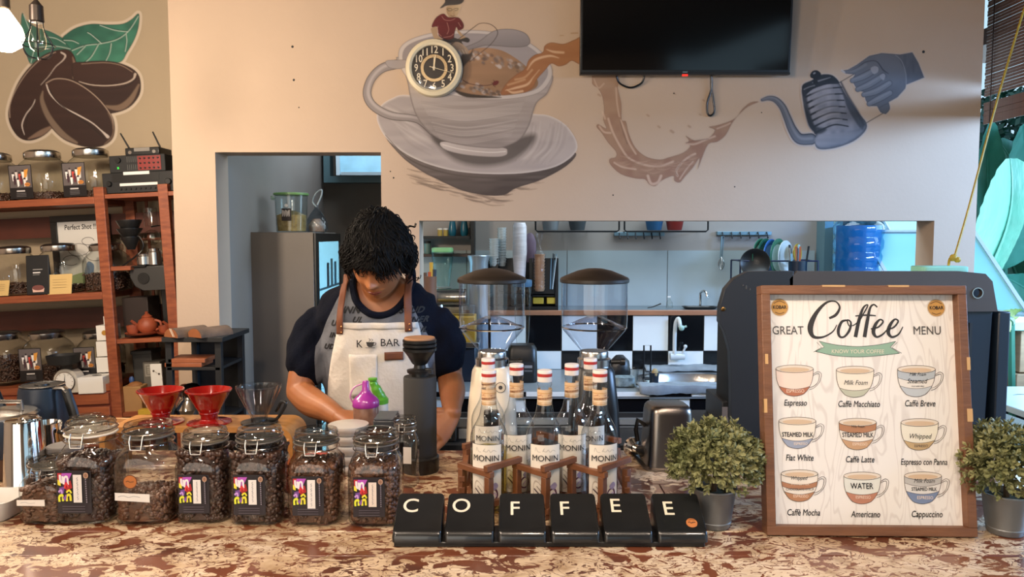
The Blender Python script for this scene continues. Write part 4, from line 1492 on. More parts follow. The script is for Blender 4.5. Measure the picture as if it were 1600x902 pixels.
def bottle(label, liq, liqh, rz=0.0):
    t = thing('syrup_bottle', label, 'bottle', group='clear syrup bottles in the wooden crate')
    R = .0395
    prof = [(.030, .001), (R * .97, .004), (R, .010), (R, .145), (R * 1.0, .152), (R * .97, .162), (R * .86, .174), (.0262, .188), (.0205, .200), (.0168, .218), (.0150, .236), (.0140, .255), (.0140, .262), (.0155, .264), (.0155, .268), (.013, .270), (.013, .276)]
    MB().lathe(prof, 36, True, False).obj('glass_body', M_bglass, t)
    MB().lathe([(.0152, .271), (.0155, .273), (.0155, .2815), (.0148, .282)], 28).obj('cap_ring', M_cap, t)
    MB().lathe([(.0157, .2822), (.0158, .2885)], 28, False, False).lathe([(.0153, .2822), (.0153, .2885)], 28).obj('cap_band', M_capr, t)
    MB().lathe([(.0157, .2887), (.0157, .2935), (.0150, .295), (.0001, .2952)], 28).obj('cap', M_cap, t)
    # neck label, a wrapped strip
    p = Print(.0001)
    p.rect(-.040, .040, .222, .2555, '#d3b18a', 20)
    for zz, cc in ((.224, '#b5813f'), (.2305, '#e7d8c2'), (.2475, '#b5813f')):
        p.rect(-.040, .040, zz, zz + .0012, cc, 20)
    for k in range(12):
        x = -.018 + k * .003
        p.rect(x, x + .0017, .2335 + k * .0003, .2375 + k * .0003, '#7d4a2e')
        p.rect(x, x + .0012, .2415 + k * .0005, .2425 + (k % 4) * .0012, '#8d3c2c')
    p.build('neck_label', t, printmat('label_print', .35), bend=.0156)
    # body label
    p = Print(.00012)
    hw_ = .0345
    p.rect(-hw_, hw_, .018, .146, '#3a3a3c', 14)
    p.rect(-hw_ + .001, hw_ - .001, .019, .145, '#ded6c9', 14)
    p.stroke([(-.022, .131), (-.020, .139), (-.016, .131), (-.010, .130)], .0007, '#8a857e')
    p.stroke([(-.006, .131), (-.002, .138), (-.004, .133), (.002, .131), (.006, .135), (.010, .130), (.016, .134), (.022, .131)], .0007, '#8a857e')
    p.poly([(-.026, .060), (-.020, .070), (-.010, .062), (-.002, .048), (-.010, .030), (-.024, .028)], '#b9ada0', True, 3)
    p.stroke([(-.024, .052), (-.012, .040), (-.004, .026)], .003, '#5a4b50')
    p.stroke([(-.018, .058), (-.008, .046)], .002, '#8d8377')
    p.poly([(.004, .040), (.010, .052), (.022, .052), (.026, .038), (.018, .028), (.006, .030)], '#5d2f4a', True, 3)
    p.poly([(.010, .058), (.020, .066), (.026, .058), (.018, .050)], '#9c8fae', True, 3)
    p.stroke([(.010, .036), (.018, .044), (.022, .036)], .002, '#c3a5c6')
    p.build('front_label', t, printmat('label_print', .35), bend=R + .0006)
    lt = text('lettering', 'MONIN', .0178, M_ink, t, (0, 0, .117), bend=R + .0032, sx=.98, bold=.0001, res=3)
    if liq:
        MB().lathe([(.029, .003), (R * .95, .006), (R * .95, min(liqh, .14)), (R * .94, liqh)] if liqh <= .15 else [(.029, .003), (R * .95, .006), (R * .95, .145), (R * .9, .158), (R * .82, liqh)], 28).obj('syrup', liq, t)
    for kid in list(COL.objects):
        pass
    return t


M_yel = glass('lemon_syrup', (0.80, 0.74, 0.36), (0.5, 0.44, 0.15), .1)
M_clr = glass('clear_syrup', (0.80, 0.80, 0.78), (0.5, 0.5, 0.48), .1)
M_amb = glass('amber_syrup', (0.72, 0.40, 0.20), (0.4, 0.2, 0.1), .1)
Y1 = 1.60
spots = [(764, Y1, M_yel, .128, 'syrup bottle with yellow syrup, front left in the wooden crate', -8),
         (851, Y1, M_clr, .10, 'front middle syrup bottle whose label is fully in view', 0),
         (937, Y1, M_clr, .12, 'front right syrup bottle with its label turned right', 10),
         (807, Y1 + .078, M_clr, .12, 'second row syrup bottle between the yellow and the middle one', 5),
         (893, Y1 + .078, M_amb, .10, 'second row syrup bottle between the middle and the right one', -2),
         (763, Y1 + .156, M_clr, .10, 'rear syrup bottle hidden behind the yellow one', 0),
         (922, Y1 + .156, M_amb, .165, 'rear right syrup bottle holding amber syrup', 0)]
for i, (u, Y, liq, lh, lb, rz) in enumerate(spots):
    t = bottle(lb, liq, lh)
    xx = P(u, 640, Y).x
    t.location = (xx, Y, CT + .004)
    t.rotation_euler = (0, 0, radians(rz) + math.atan2(xx, Y) * 0)
# crate
M_cw = mat('crate_brown_wood', '#7d4e30', 0.5, col2='#5b3620', vscale=14, stretch=(1, 1, 1), bump=.3)
cx0 = P(851, 640, Y1).x
ck = thing('bottle_crate', 'low brown wooden zigzag crate holding the syrup bottles', 'crate', (cx0, Y1 + .078, CT))
dx = P(937, 640, Y1).x - cx0
q, hz, rt = .0075, .078, .0065
fr = []          # lattice nodes of the front and back zigzag
top = .100
hx = dx / 2
hy = .078 / 1.0 * .75
front = [(-dx - hx, -.078 + .0), (-dx, -.078 - hy), (-hx, -.078), (0, -.078 - hy), (hx, -.078), (dx, -.078 - hy), (dx + hx, -.078)]
back = [(x, -y) for x, y in front]


def bar_(p0, p1, z, h, wd, name='rail'):
    p0, p1 = Vector((*p0, 0)), Vector((*p1, 0))
    d = (p1 - p0)
    L = d.length
    a = math.atan2(d.y, d.x)
    MB().box(-.010, L + .010, -wd, wd, 0, h).obj(name, M_cw, ck, bevel=.001, loc=(p0.x, p0.y, z), rot=(0, 0, a))


for rowp in (front, back):
    for i in range(6):
        zz = top + (.0 if i % 2 else .0125)
        bar_(rowp[i], rowp[i + 1], top - .012 + (.0125 if i % 2 else 0), .012, .006)
        bar_(rowp[i], rowp[i + 1], .012 + (.0125 if i % 2 else 0), .012, .006)
for x_ in (front[0], front[-1]):
    for zz in (.0375,):
        bar_((x_[0], -.078), (x_[0], .078), zz, .012, .006)
        bar_((x_[0], -.078), (x_[0], .078), top - .038, .012, .006)
for (x, y) in front + back:
    MB().box(-.007, .007, -.007, .007, 0, top - .012).obj('post', M_cw, ck, bevel=.001, loc=(x, y, 0), rot=(0, 0, pi / 4))
MB().box(-dx - hx * .9, dx + hx * .9, -.085, .085, .0, .004).obj('base_board', M_cw, ck)

# ------------------------------------------------------------------ framed coffee menu
bl_, br_ = PZ(1195, 834, CT), PZ(1521, 837, CT)
tl_ = P(1178, 447, bl_.y + .075)
ex = (br_ - bl_)
Wb = ex.length
ex.normalize()
up = tl_ - bl_
up = (up - ex * up.dot(ex))
Hb = up.length
up.normalize()
ny = up.cross(ex)
mb = thing('menu_board', 'brown wood framed white coffee menu leaning on the machine', 'menu board', bl_)
Mx = Matrix((ex, ny, up)).transposed().to_4x4()
mb.rotation_euler = Mx.to_euler()
M_frw = mat('brown_frame_wood', '#7a5135', 0.5, col2='#63402a', vscale=10, stretch=(1, 1, 5), bump=.3)
F = .0175
D0, D1 = -.016, .018
for nm, bx in (('frame_rail', (0, Wb, D0, D1, 0, F)), ('frame_rail', (0, Wb, D0, D1, Hb - F, Hb)), ('frame_stile', (0, F, D0, D1, F, Hb - F)), ('frame_stile', (Wb - F, Wb, D0, D1, F, Hb - F))):
    MB().box(*bx).obj(nm, M_frw, mb, bevel=.0012)
for (x0, x1, z0, z1) in ((.12, .165, Hb - .003, Hb + .0006), (.25, .29, Hb - .003, Hb + .0006), (.0, .006, .235, .262), (Wb - .010, Wb + .0006, .22, .245), (Wb - .006, Wb + .0006, .32, .345), (.004, .010, .33, .35)):
    MB().box(x0, x1, D0 - .0006, D0 + .01, z0, z1).obj('bare_patch', mat('bare_wood', '#c39a66', 0.6), mb)


def paper_mat():
    m = bpy.data.materials.new('menu_paper_woodgrain')
    m.use_nodes = True
    nt = m.node_tree
    b = nt.nodes['Principled BSDF']
    tc = nt.nodes.new('ShaderNodeTexCoord')
    mp = nt.nodes.new('ShaderNodeMapping')
    mp.inputs['Scale'].default_value = (9, 1, 1.6)
    nt.links.new(tc.outputs['Object'], mp.inputs[0])
    n = nt.nodes.new('ShaderNodeTexNoise')
    n.inputs['Scale'].default_value = 2.2
    n.inputs['Distortion'].default_value = .6
    nt.links.new(mp.outputs[0], n.inputs['Vector'])
    mu = nt.nodes.new('ShaderNodeMath')
    mu.operation = 'MULTIPLY'
    mu.inputs[1].default_value = 64
    nt.links.new(n.outputs['Fac'], mu.inputs[0])
    sn = nt.nodes.new('ShaderNodeMath')
    sn.operation = 'SINE'
    nt.links.new(mu.outputs[0], sn.inputs[0])
    r = nt.nodes.new('ShaderNodeValToRGB')
    r.color_ramp.elements[0].color = (*A('#e0dbd5'), 1)
    r.color_ramp.elements[1].color = (*A('#d2cbc5'), 1)
    r.color_ramp.elements[0].position = .55
    r.color_ramp.elements[1].position = 1.0
    nt.links.new(sn.outputs[0], r.inputs[0])
    nt.links.new(r.outputs[0], b.inputs['Base Color'])
    b.inputs['Roughness'].default_value = .45
    return m


MB().box(F, Wb - F, .004, .010, F, Hb - F).obj('paper', paper_mat(), mb, smooth=False)
MB().box(F, Wb - F, .011, .016, F, Hb - F).obj('backing_board', M_frw, mb, smooth=False)
pw, ph_ = Wb - 2 * F, Hb - 2 * F


def Bp(x, y):
    """sketch point of the paper (816 wide drawing) to board x, z"""
    t = (y - 70) / 768.0
    l, r = 72 + 24 * t, 681 + 62 * t
    return (F + (x - l) / (r - l) * pw, F + (1 - t) * ph_)


def Bs(pts):
    return [Bp(*p) for p in pts]


pr = Print(.00006)
US = pw / 640.0
for cx, cy in ((113, 113), (630, 114)):
    X, Z = Bp(cx, cy)
    pr = Print(.00006)
    pr.disc(X, Z, 32 * US, '#c9b8a4', 30).disc(X, Z, 29 * US, '#8d6a3c', 30).disc(X, Z, 27.5 * US, '#b98a45', 30)
    pr.stroke([(X - 20 * US, Z + 14 * US), (X, Z + 22 * US), (X + 20 * US, Z + 14 * US)], 3 * US, '#6a4a28')
    pr.stroke([(X - 16 * US, Z - 17 * US), (X, Z - 22 * US), (X + 16 * US, Z - 17 * US)], 3 * US, '#6a4a28')
    pr.build('badge_print', mb, loc=(0, .0037, 0))
pr = Print(.00006)
# banner
bn = [(245, 228), (370, 245), (500, 228), (482, 250), (514, 270), (420, 279), (340, 281), (232, 263), (262, 250)]
pr.poly(Bs([(246, 228), (300, 240), (372, 246), (440, 240), (500, 228), (482, 248), (514, 268), (440, 277), (372, 281), (300, 277), (234, 263), (263, 248)]), '#86a590')
for pts in ([(246, 228), (300, 240), (372, 246), (440, 240), (500, 228)], [(234, 263), (300, 277), (372, 281), (440, 277), (514, 268)]):
    pr.stroke(Bs(pts), 1.8 * US, '#37423b')
for pts in ([(246, 228), (263, 248), (234, 263)], [(500, 228), (482, 248), (514, 268)], [(238, 232), (254, 249), (228, 265)], [(505, 231), (488, 249), (520, 268)]):
    pr.stroke(Bs(pts), 1.6 * US, '#37423b', smooth=False)
pr.build('banner_print', mb, loc=(0, .0037, 0))
pr = Print(.00006)
# big script word
K = '#2b2725'
for pts, wd in ((([(278, 150), (300, 138), (312, 112), (296, 92), (266, 98), (234, 134), (216, 180), (226, 212), (258, 214), (290, 196), (304, 172)]), [8, 10, 7, 5, 8, 14, 20, 12, 7, 5, 3]),
                ([(340, 156), (320, 162), (309, 190), (314, 212), (330, 212), (346, 190), (350, 164), (338, 156), (345, 176), (362, 172)], [5, 9, 11, 8, 7, 9, 6, 5, 4, 3]),
                ([(356, 176), (376, 160), (392, 132), (404, 108), (400, 104), (388, 118), (376, 160), (366, 214)], [3, 5, 5, 5, 5, 8, 12, 13]),
                ([(436, 112), (424, 103), (412, 116), (404, 160), (396, 214)], [5, 6, 8, 12, 13]),
                ([(364, 142), (400, 139), (432, 141)], [4, 6, 4]),
                ([(416, 186), (440, 180), (456, 162), (446, 154), (432, 170), (425, 196), (436, 213), (456, 204), (472, 186)], [4, 6, 6, 6, 11, 13, 8, 6, 4]),
                ([(470, 188), (492, 180), (506, 160), (495, 153), (481, 170), (474, 196), (486, 213), (508, 204), (522, 178)], [4, 6, 6, 6, 11, 13, 8, 6, 3])):
    pr.stroke(Bs(pts), [x * US for x in wd], K, n=7)
pr.build('script_word', mb, loc=(0, .0037, 0))
# nine cups
CUPS = [((165, 322), '#dfc9bc', [(.70, 1.0, '#a9684c')]),
        ((367, 325), '#ddd4c4', [(.72, 1.0, '#b2b39f')]),
        ((571, 322), '#d8d2ca', [(.0, .34, '#a9b0b6'), (.66, 1.0, '#b4b9bd')]),
        ((176, 497), '#ddd5c8', [(.68, 1.0, '#8f98ab')]),
        ((379, 500), '#dfd6ca', [(.0, .30, '#a87654'), (.66, 1.0, '#b9936f')]),
        ((587, 500), '#dbd5c4', [(.70, 1.0, '#b59a70')]),
        ((185, 672), '#dcd3c7', [(.30, .50, '#a37253'), (.70, 1.0, '#a87755')]),
        ((398, 678), '#d2d2c9', [(.62, 1.0, '#b0785f')]),
        ((603, 676), '#d3d0cc', [(.0, .28, '#b3b1ae'), (.60, 1.0, '#70809f')])]
for (cx, cy), base, bands in CUPS:
    Wc, Hc = 63, 84
    pr = Print(.00006)

    def wd_(t):
        return Wc * (1 - .05 * t - .44 * t ** 3.2)

    def edge(t0, t1, n=8):
        L = [(cx - wd_(t0 + (t1 - t0) * k / n), cy + Hc * (t0 + (t1 - t0) * k / n)) for k in range(n + 1)]
        Rr = [(cx + wd_(t0 + (t1 - t0) * k / n), cy + Hc * (t0 + (t1 - t0) * k / n)) for k in range(n + 1)]
        return L, Rr

    def arc(t, s=1, n=8):
        ww = wd_(t)
        sag = 13 - 5 * t
        return [(cx - ww + 2 * ww * k / n, cy + Hc * t + sag * (1 - (2 * k / n - 1) ** 2)) for k in range(n + 1)]
    L, Rr = edge(0, 1)
    pr.poly(Bs(L + arc(1)[1:-1] + Rr[::-1] + [(cx + Wc * cos(a), cy - 13 * sin(a)) for a in np.linspace(.3, pi - .3, 8)]), base)
    for t0, t1, col in bands:
        L2, R2 = edge(t0, t1)
        pr.poly(Bs(L2 + arc(t1)[1:-1] + R2[::-1] + arc(t0)[::-1][1:-1]), col)
        for t_ in (t0, t1):
            if 0 < t_ < 1:
                pr.stroke(Bs(arc(t_)), 1.4 * US, '#4a3f3a')
    pr.poly(Bs([(cx + Wc * cos(a), cy + 13 * sin(a)) for a in np.linspace(0, 2 * pi, 22)[:-1]]), '#d5c9ba')
    pr.poly(Bs([(cx + Wc * .8 * cos(a), cy + 3 + 8 * sin(a)) for a in np.linspace(0, 2 * pi, 22)[:-1]]), '#c6ac90')
    pr.stroke(Bs([(cx + Wc * cos(a), cy + 13 * sin(a)) for a in np.linspace(0, 2 * pi, 22)]), 1.6 * US, '#4a3f3a', smooth=False)
    pr.stroke(Bs(L + arc(1)[1:-1] + Rr[::-1]), 1.7 * US, '#4a3f3a', smooth=False)
    for hh, c_ in ((0, '#4a3f3a'), (7, '#4a3f3a')):
        pr.stroke(Bs([(cx + 62, cy + 18 + hh * .7), (cx + 78 - hh * .3, cy + 9 + hh), (cx + 90 - hh, cy + 18 + hh * .4), (cx + 84 - hh * .8, cy + 44), (cx + 66, cy + 64 - hh), (cx + 50, cy + 70 - hh)]), 1.5 * US, c_)
    pr.build('printed_cup', mb, loc=(0, .0037, 0))


def mtxt(s, x, y, size, m=None, sx=1.0, **k):
    X, Z = Bp(x, y)
    text('lettering', s, size * US, m or M_ink, mb, (X, .0029, Z), sx=sx, **k)


mtxt('GREAT', 141, 193, 41, M_inkg, .86, bold=-.0001)
mtxt('MENU', 602, 192, 41, M_inkg, .86, bold=-.0001)
mtxt('KOBAR', 113, 113, 17, None, .85, bold=.0003)
mtxt('KOBAR', 630, 114, 17, None, .85, bold=.0003)
mtxt('KNOW YOUR COFFEE', 374, 263, 19, M_ivory, .95, shear=.1)
for s, x, y in (('Espresso', 168, 437), ('Caff\u00e8 Macchiato', 381, 440), ('Caff\u00e8 Breve', 585, 437), ('Flat White', 184, 620), ('Caff\u00e8 Latte', 388, 624), ('Espresso con Panna', 604, 631), ('Caff\u00e8 Mocha', 199, 800), ('Americano', 411, 804), ('Cappuccino', 619, 802)):
    mtxt(s, x, y, 30, None, .74 if len(s) < 17 else .66, shear=.22, bold=.0002)
M_cream = mat('cream_ink', '#e4d0bc', .6)
for s, x, y, z, m_, kw in (('ESPRESSO', 168, 397, 17, M_cream, {}), ('Milk Foam', 369, 368, 23, None, dict(shear=.35)), ('Milk Foam', 575, 339, 16, None, dict(shear=.35)), ('Steamed', 573, 362, 23, None, dict(shear=.35)), ('HALF AND HALF', 577, 379, 7, None, {}),
                           ('STEAMED MILK', 177, 543, 22, None, dict(sx=.72, bold=.0003)), ('ESPRESSO', 188, 573, 13, M_cream, {}), ('Milk Foam', 381, 515, 13, None, {}), ('STEAMED MILK', 380, 543, 22, None, dict(sx=.72, bold=.0003)), ('ESPRESSO', 388, 573, 14, M_cream, {}),
                           ('Whipped', 588, 546, 24, None, dict(shear=.35)), ('ESPRESSO', 594, 578, 13, M_inkg, {}), ('Whipped', 182, 687, 18, None, dict(shear=.35)), ('STEAMED MILK', 187, 706, 11, M_cream, {}), ('CHOCOLATE SYRUP', 187, 724, 13, M_inkg, dict(sx=.8)), ('ESPRESSO', 190, 746, 14, M_cream, {}),
                           ('WATER', 397, 712, 28, None, dict(sx=.8, bold=.0003)), ('ESPRESSO', 402, 748, 14, M_cream, {}), ('Milk Foam', 607, 693, 20, None, dict(shear=.35)), ('STEAMED MILK', 608, 720, 17, None, dict(sx=.75, bold=.0002)), ('ESPRESSO', 612, 748, 15, M_cream, {})):
    kw = dict(kw)
    sx = kw.pop('sx', .85)
    mtxt(s, x, y, z, m_, sx, **kw)

# ------------------------------------------------------------------ espresso machine seen from behind
M_mach = mat('graphite_machine_panel', '#24282e', 0.42, var=.06, vscale=3)
M_machb = mat('navy_machine_panel', '#1a2634', 0.4, var=.06, vscale=3)
M_macht = mat('machine_top_strip', '#4e4845', 0.45, .2, var=.1, vscale=6)
YM = 2.06
em = thing('espresso_machine', 'large graphite espresso machine seen from behind the menu board', 'coffee machine', (P(1340, 700, YM).x, YM, CT))
ox, oz = em.location.x, CT


def eq(u, v, Y=YM):
    q = P(u, v, Y)
    return (q.x - ox, q.z - oz)


sidep = [eq(1143, 700)[0:1] + (0,), eq(1143, 600), eq(1141, 550), eq(1133, 520), eq(1124, 503), eq(1125, 480), eq(1133, 452), eq(1147, 436), eq(1168, 425), eq(1200, 424)]
sidep = sidep + [eq(1240, 424), (eq(1240, 424)[0], 0)]
MB().prism(sidep, 0, .03).obj('side_wing', M_mach, em, bevel=.002)
rt_ = [(eq(1236, 700)[0], 0), eq(1236, 470), eq(1554, 487), (eq(1554, 487)[0] - .01, 0)]
MB().prism(rt_, .008, .04).obj('back_panel', M_machb, em, bevel=.002)
MB().box(eq(1512, 600)[0], eq(1514, 600)[0] + .004, .001, .01, .0, eq(1512, 505)[1]).obj('panel_seam', M_mach, em)
# top strip with two round holes
ts = [eq(1236, 488), eq(1234, 436), eq(1246, 424), eq(1500, 424), eq(1540, 428), eq(1551, 440), eq(1559, 487)]


def strip_with_holes():
    n = 20
    b = MB()
    hs = [(eq(1455, 458), .0105), (eq(1527, 458), .0125)]
    loops = [[Vector((x, z, 0)) for x, z in ts]]
    for (hx_, hz_), r in hs:
        loops.append([Vector((hx_ + r * cos(2 * pi * k / n), hz_ + r * sin(2 * pi * k / n), 0)) for k in range(n)])
    tri = geometry.tessellate_polygon(loops)
    pts = [p_ for L_ in loops for p_ in L_]
    N = len(pts)
    vs = [(p_.x, 0, p_.y) for p_ in pts] + [(p_.x, .012, p_.y) for p_ in pts]
    fs = [tuple(t_) for t_ in tri] + [tuple(i_ + N for i_ in t_[::-1]) for t_ in tri]
    k0 = 0
    for L_ in loops:
        m_ = len(L_)
        fs += [(k0 + i_, k0 + (i_ + 1) % m_, k0 + (i_ + 1) % m_ + N, k0 + i_ + N) for i_ in range(m_)]
        k0 += m_
    return b.add(vs, fs)


strip_with_holes().obj('top_strip', mat('machine_top_strip', '#3a3d44', 0.45), em, smooth=False)
for (hx_, hz_), r in ((eq(1455, 458), .0105), (eq(1527, 458), .0125)):
    MB().at((hx_, -.001, hz_), (pi / 2, 0, 0)).lathe([(r, 0), (r + .0025, 0), (r + .0025, .002), (r, .002)], 24, False, False).obj('hole_ring', M_steel, em)
MB().box(eq(1240, 600)[0], eq(1548, 600)[0], .045, .40, .02, eq(1240, 440)[1]).obj('body', M_mach, em, bevel=.01)
MB().box(eq(1180, 600)[0], eq(1240, 600)[0], .045, .40, .02, eq(1240, 470)[1] - .03).obj('group_housing', M_blackm, em, bevel=.01)
MB().box(eq(1559, 600)[0] - .005, eq(1575, 600)[0], .0, .4, .0, eq(1559, 487)[1]).obj('side_panel', M_machb, em, bevel=.004)
for fx_ in (-.2, .15):
    for fy_ in (.08, .36):
        MB().at((fx_, fy_, 0)).lathe([(.02, 0), (.022, .02)], 16).obj('foot', M_black, em)
for (u, v, w2, h2) in ((1161, 446, .0035, .005), (1166, 449, .004, .010), (1172, 452, .003, .005)):
    x_, z_ = eq(u, v)
    MB().box(x_ - w2 / 2, x_ + w2 / 2, -.0008, .001, z_ - h2 / 2, z_ + h2 / 2).obj('scratch', M_steel, em)
x_, z_ = eq(1130, 483)
MB().at((x_, 0, z_), (pi / 2, 0, 0)).lathe([(.006, -.002), (.006, .003), (.003, .004)], 14).obj('screw', mat('brass_screw', '#8a6a40', .3, 1.0), em)
# mint tray on top
gt = MB().super([(.062, 8, 0), (.064, 8, .004), (.064, 8, .016), (.060, 8, .018)], 32, asp=.6).obj('folded_cloth', mat('mint_cloth', '#8fd0bd', 0.8, var=.06, stretch=(1, 1, 20), vscale=12), loc=(P(1467, 424, YM + .06).x, YM + .06, P(1467, 427, YM + .06).z + .002), rot=(0, 0, .02))
tag(gt, 'folded mint green cloth lying on the machine above the menu', 'cloth')
gt2 = MB().box(-.05, .07, -.05, .05, 0, .006).obj('flat_tray', mat('pale_mint', '#b5e3dd', 0.4), bevel=.002, loc=(P(1388, 428, YM + .12).x, YM + .12, P(1388, 428, YM + .12).z))
tag(gt2, 'thin pale mint tray lying on the machine left of the cloth', 'tray')

# ------------------------------------------------------------------ bean grinders
M_hop = glass('smoky_hopper', (0.88, 0.90, 0.94), (0.45, 0.48, 0.54), .03)
M_hlid = mat('brown_black_lid', '#211a14', 0.4, var=.1)
M_gw = mat('warm_white_enamel', '#d9cbb4', 0.3, coat=.3)


def grinder(label, m, u, Y):
    t = thing('coffee_grinder', label, 'grinder', (P(u, 700, Y).x, Y, CT), group='grinders with clear hoppers')
    k = Y / 1.96
    za = lambda v: P(u, v, Y).z - CT
    hw_ = 52.5 / FPX * Y * 1.0
    zl0, zl1 = za(438), za(419)
    MB().lathe([(hw_ * 1.0, zl0 - .006), (hw_ * 1.03, zl0 - .004), (hw_ * 1.03, zl0 + .003), (hw_ * .99, zl0 + .007), (hw_ * .80, zl0 + .014), (hw_ * .50, zl1 - .006), (hw_ * .22, zl1 - .001), (.001, zl1)], 48).obj('hopper_lid', M_hlid, t)
    zc_, zb_ = za(512), za(549)
    MB().lathe([(hw_ * .98, zl0 - .005), (hw_ * .985, zc_ + .02), (hw_ * .97, zc_ + .004), (hw_ * .93, zc_ - .006), (hw_ * .42, zb_ + .004), (hw_ * .40, zb_ - .006)], 48, False, False).obj('hopper', M_hop, t)
    MB().lathe([(hw_ * .90, zc_ + .002), (hw_ * .5, zc_ + .018), (hw_ * .2, zc_ + .028), (.002, zc_ + .030)], 32, False, False).obj('hopper_guard', M_hop, t)
    MB().lathe([(hw_ * .955, zc_ - .001), (hw_ * .985, zc_ + .001), (hw_ * .955, zc_ + .003)], 48, False, False).obj('hopper_ring', M_chrome, t)
    MB().lathe([(hw_ * .46, zb_ - .040), (hw_ * .50, zb_ - .036), (hw_ * .50, zb_ - .018), (hw_ * .43, zb_ - .014), (hw_ * .43, zb_ - .002), (hw_ * .40, zb_ + .002)], 36).obj('collar', M_steel, t)
    MB().at((hw_ * .5, -.01, zb_ - .025), (0, pi / 2, 0)).lathe([(.006, 0), (.006, .022), (.009, .024), (.009, .034)], 12).obj('adjust_knob', M_black, t)
    zt_ = zb_ - .036
    MB().super([(hw_ * .80, 4, .02), (hw_ * .80, 4, .03), (hw_ * .72, 4, zt_ * .6), (hw_ * .60, 3.4, zt_ - .012), (hw_ * .52, 3, zt_)], 40).obj('body', m, t)
    MB().super([(hw_ * .85, 5, 0), (hw_ * .88, 5, .004), (hw_ * .86, 5, .022)], 36, asp=1.05).obj('base', M_black, t)
    MB().box(-.018, .018, -hw_ * .95, -hw_ * .6, zt_ * .45, zt_ * .62).obj('spout', M_black, t, bevel=.004)
    MB().tube([(-.022, -hw_ * .75, zt_ * .33), (-.022, -hw_ * 1.05, zt_ * .31), (.022, -hw_ * 1.05, zt_ * .31), (.022, -hw_ * .75, zt_ * .33)], .003, 8).obj('portafilter_fork', M_chrome, t)
    return t, hw_, zt_


gA, hA, zA = grinder('warm white coffee grinder with clear hopper, left of the pair', M_gw, 769, 1.90)
p = Print(.0002)
p.disc(0, 0, .013, '#3a3431', 24).disc(0, 0, .0115, '#cfc1ab', 24).disc(0, 0, .005, '#3a3431', 16)
p.build('round_emblem', gA, loc=(.022, -hA * .66, zA - .045), rot=(-.05, 0, 0))
grinder('black coffee grinder with clear hopper, right of the pair', M_black, 927, 1.90)

# ------------------------------------------------------------------ tall black hand grinder / dosing stand
Y = 1.87
hg = thing('tamper_stand', 'tall matt black cylinder topped with black funnel and wooden disc', 'coffee tool', (P(657, 700, Y).x, Y, CT))
za = lambda v: P(657, v, Y).z - CT
MB().lathe([(.044, 0), (.046, .003), (.046, .036), (.0425, .040)], 40).obj('base', M_black, hg)
MB().lathe([(.0405, .040), (.0405, za(590)), (.039, za(588))], 40).obj('sleeve', mat('charcoal_rubber', '#262524', 0.75), hg)
MB().lathe([(.022, za(588)), (.022, za(583)), (.031, za(582)), (.032, za(578)), (.020, za(577)), (.015, za(575)), (.014, za(570)), (.019, za(568)), (.030, za(556)), (.038, za(549)), (.040, za(545))], 36).obj('funnel', M_black, hg)
for v in (546, 539, 533):
    MB().lathe([(.036, za(v) - .004), (.041, za(v) - .003), (.0415, za(v) + .003), (.037, za(v) + .005)], 36).obj('ring', M_black, hg)
MB().lathe([(.037, za(532)), (.038, za(531)), (.038, za(528)), (.0365, za(527))], 36).obj('wooden_disc', mat('pale_disc_wood', '#a87c5a', 0.5, var=.12, stretch=(1, 6, 1)), hg)
MB().box(.014, .03, -.012, .0, za(583), za(575)).box(-.026, -.012, -.012, 0, za(584), za(578)).obj('clamp', M_black, hg, bevel=.002)

# ------------------------------------------------------------------ inverted steel pan
Y = 1.88
sp = PZ(1046, 735, CT)
pn = thing('steel_pan', 'deep brushed steel pan turned upside down beside the potted plant', 'pan', (sp.x + .005, sp.y + .06, CT), radians(4))
MB().super([(.073, 6, .001), (.073, 6, .004), (.062, 6, .006), (.061, 6, .014), (.0595, 6, .02), (.054, 5.5, .135), (.052, 5, .147), (.047, 4.5, .154), (.040, 4, .156)], 48, False, True, asp=1.0).obj('pan_body', mat('dull_steel', '#8f8780', 0.3, 1.0, var=.1, vscale=4), pn)
MB().tube([(-.057, .0, .10), (-.078, -.005, .115), (-.082, -.005, .09), (-.076, 0, .06)], .006, 8).obj('handle', M_black, pn)
sc_ = PZ(985, 722, CT)
t = thing('tamper', 'chrome and black tamper lying beside the steel pan', 'tamper', (sc_.x + .01, sc_.y + .05, CT), radians(30))
MB().at((0, 0, .026), (pi / 2, 0, 0)).lathe([(.026, 0), (.026, .008), (.012, .014), (.010, .03)], 28).obj('base', M_chrome, t)
MB().at((0, -.03, .026), (pi / 2, 0, 0)).lathe([(.010, 0), (.016, .02), (.014, .05), (.004, .058)], 20).obj('handle', M_black, t)

# ------------------------------------------------------------------ potted artificial boxwood
M_lf = mat('sage_leaf', '#8d8a5c', 0.55, col2='#566038', vscale=9)
M_pot = mat('galvanised_bucket', '#7c7f80', 0.42, .55, var=.12, vscale=7)


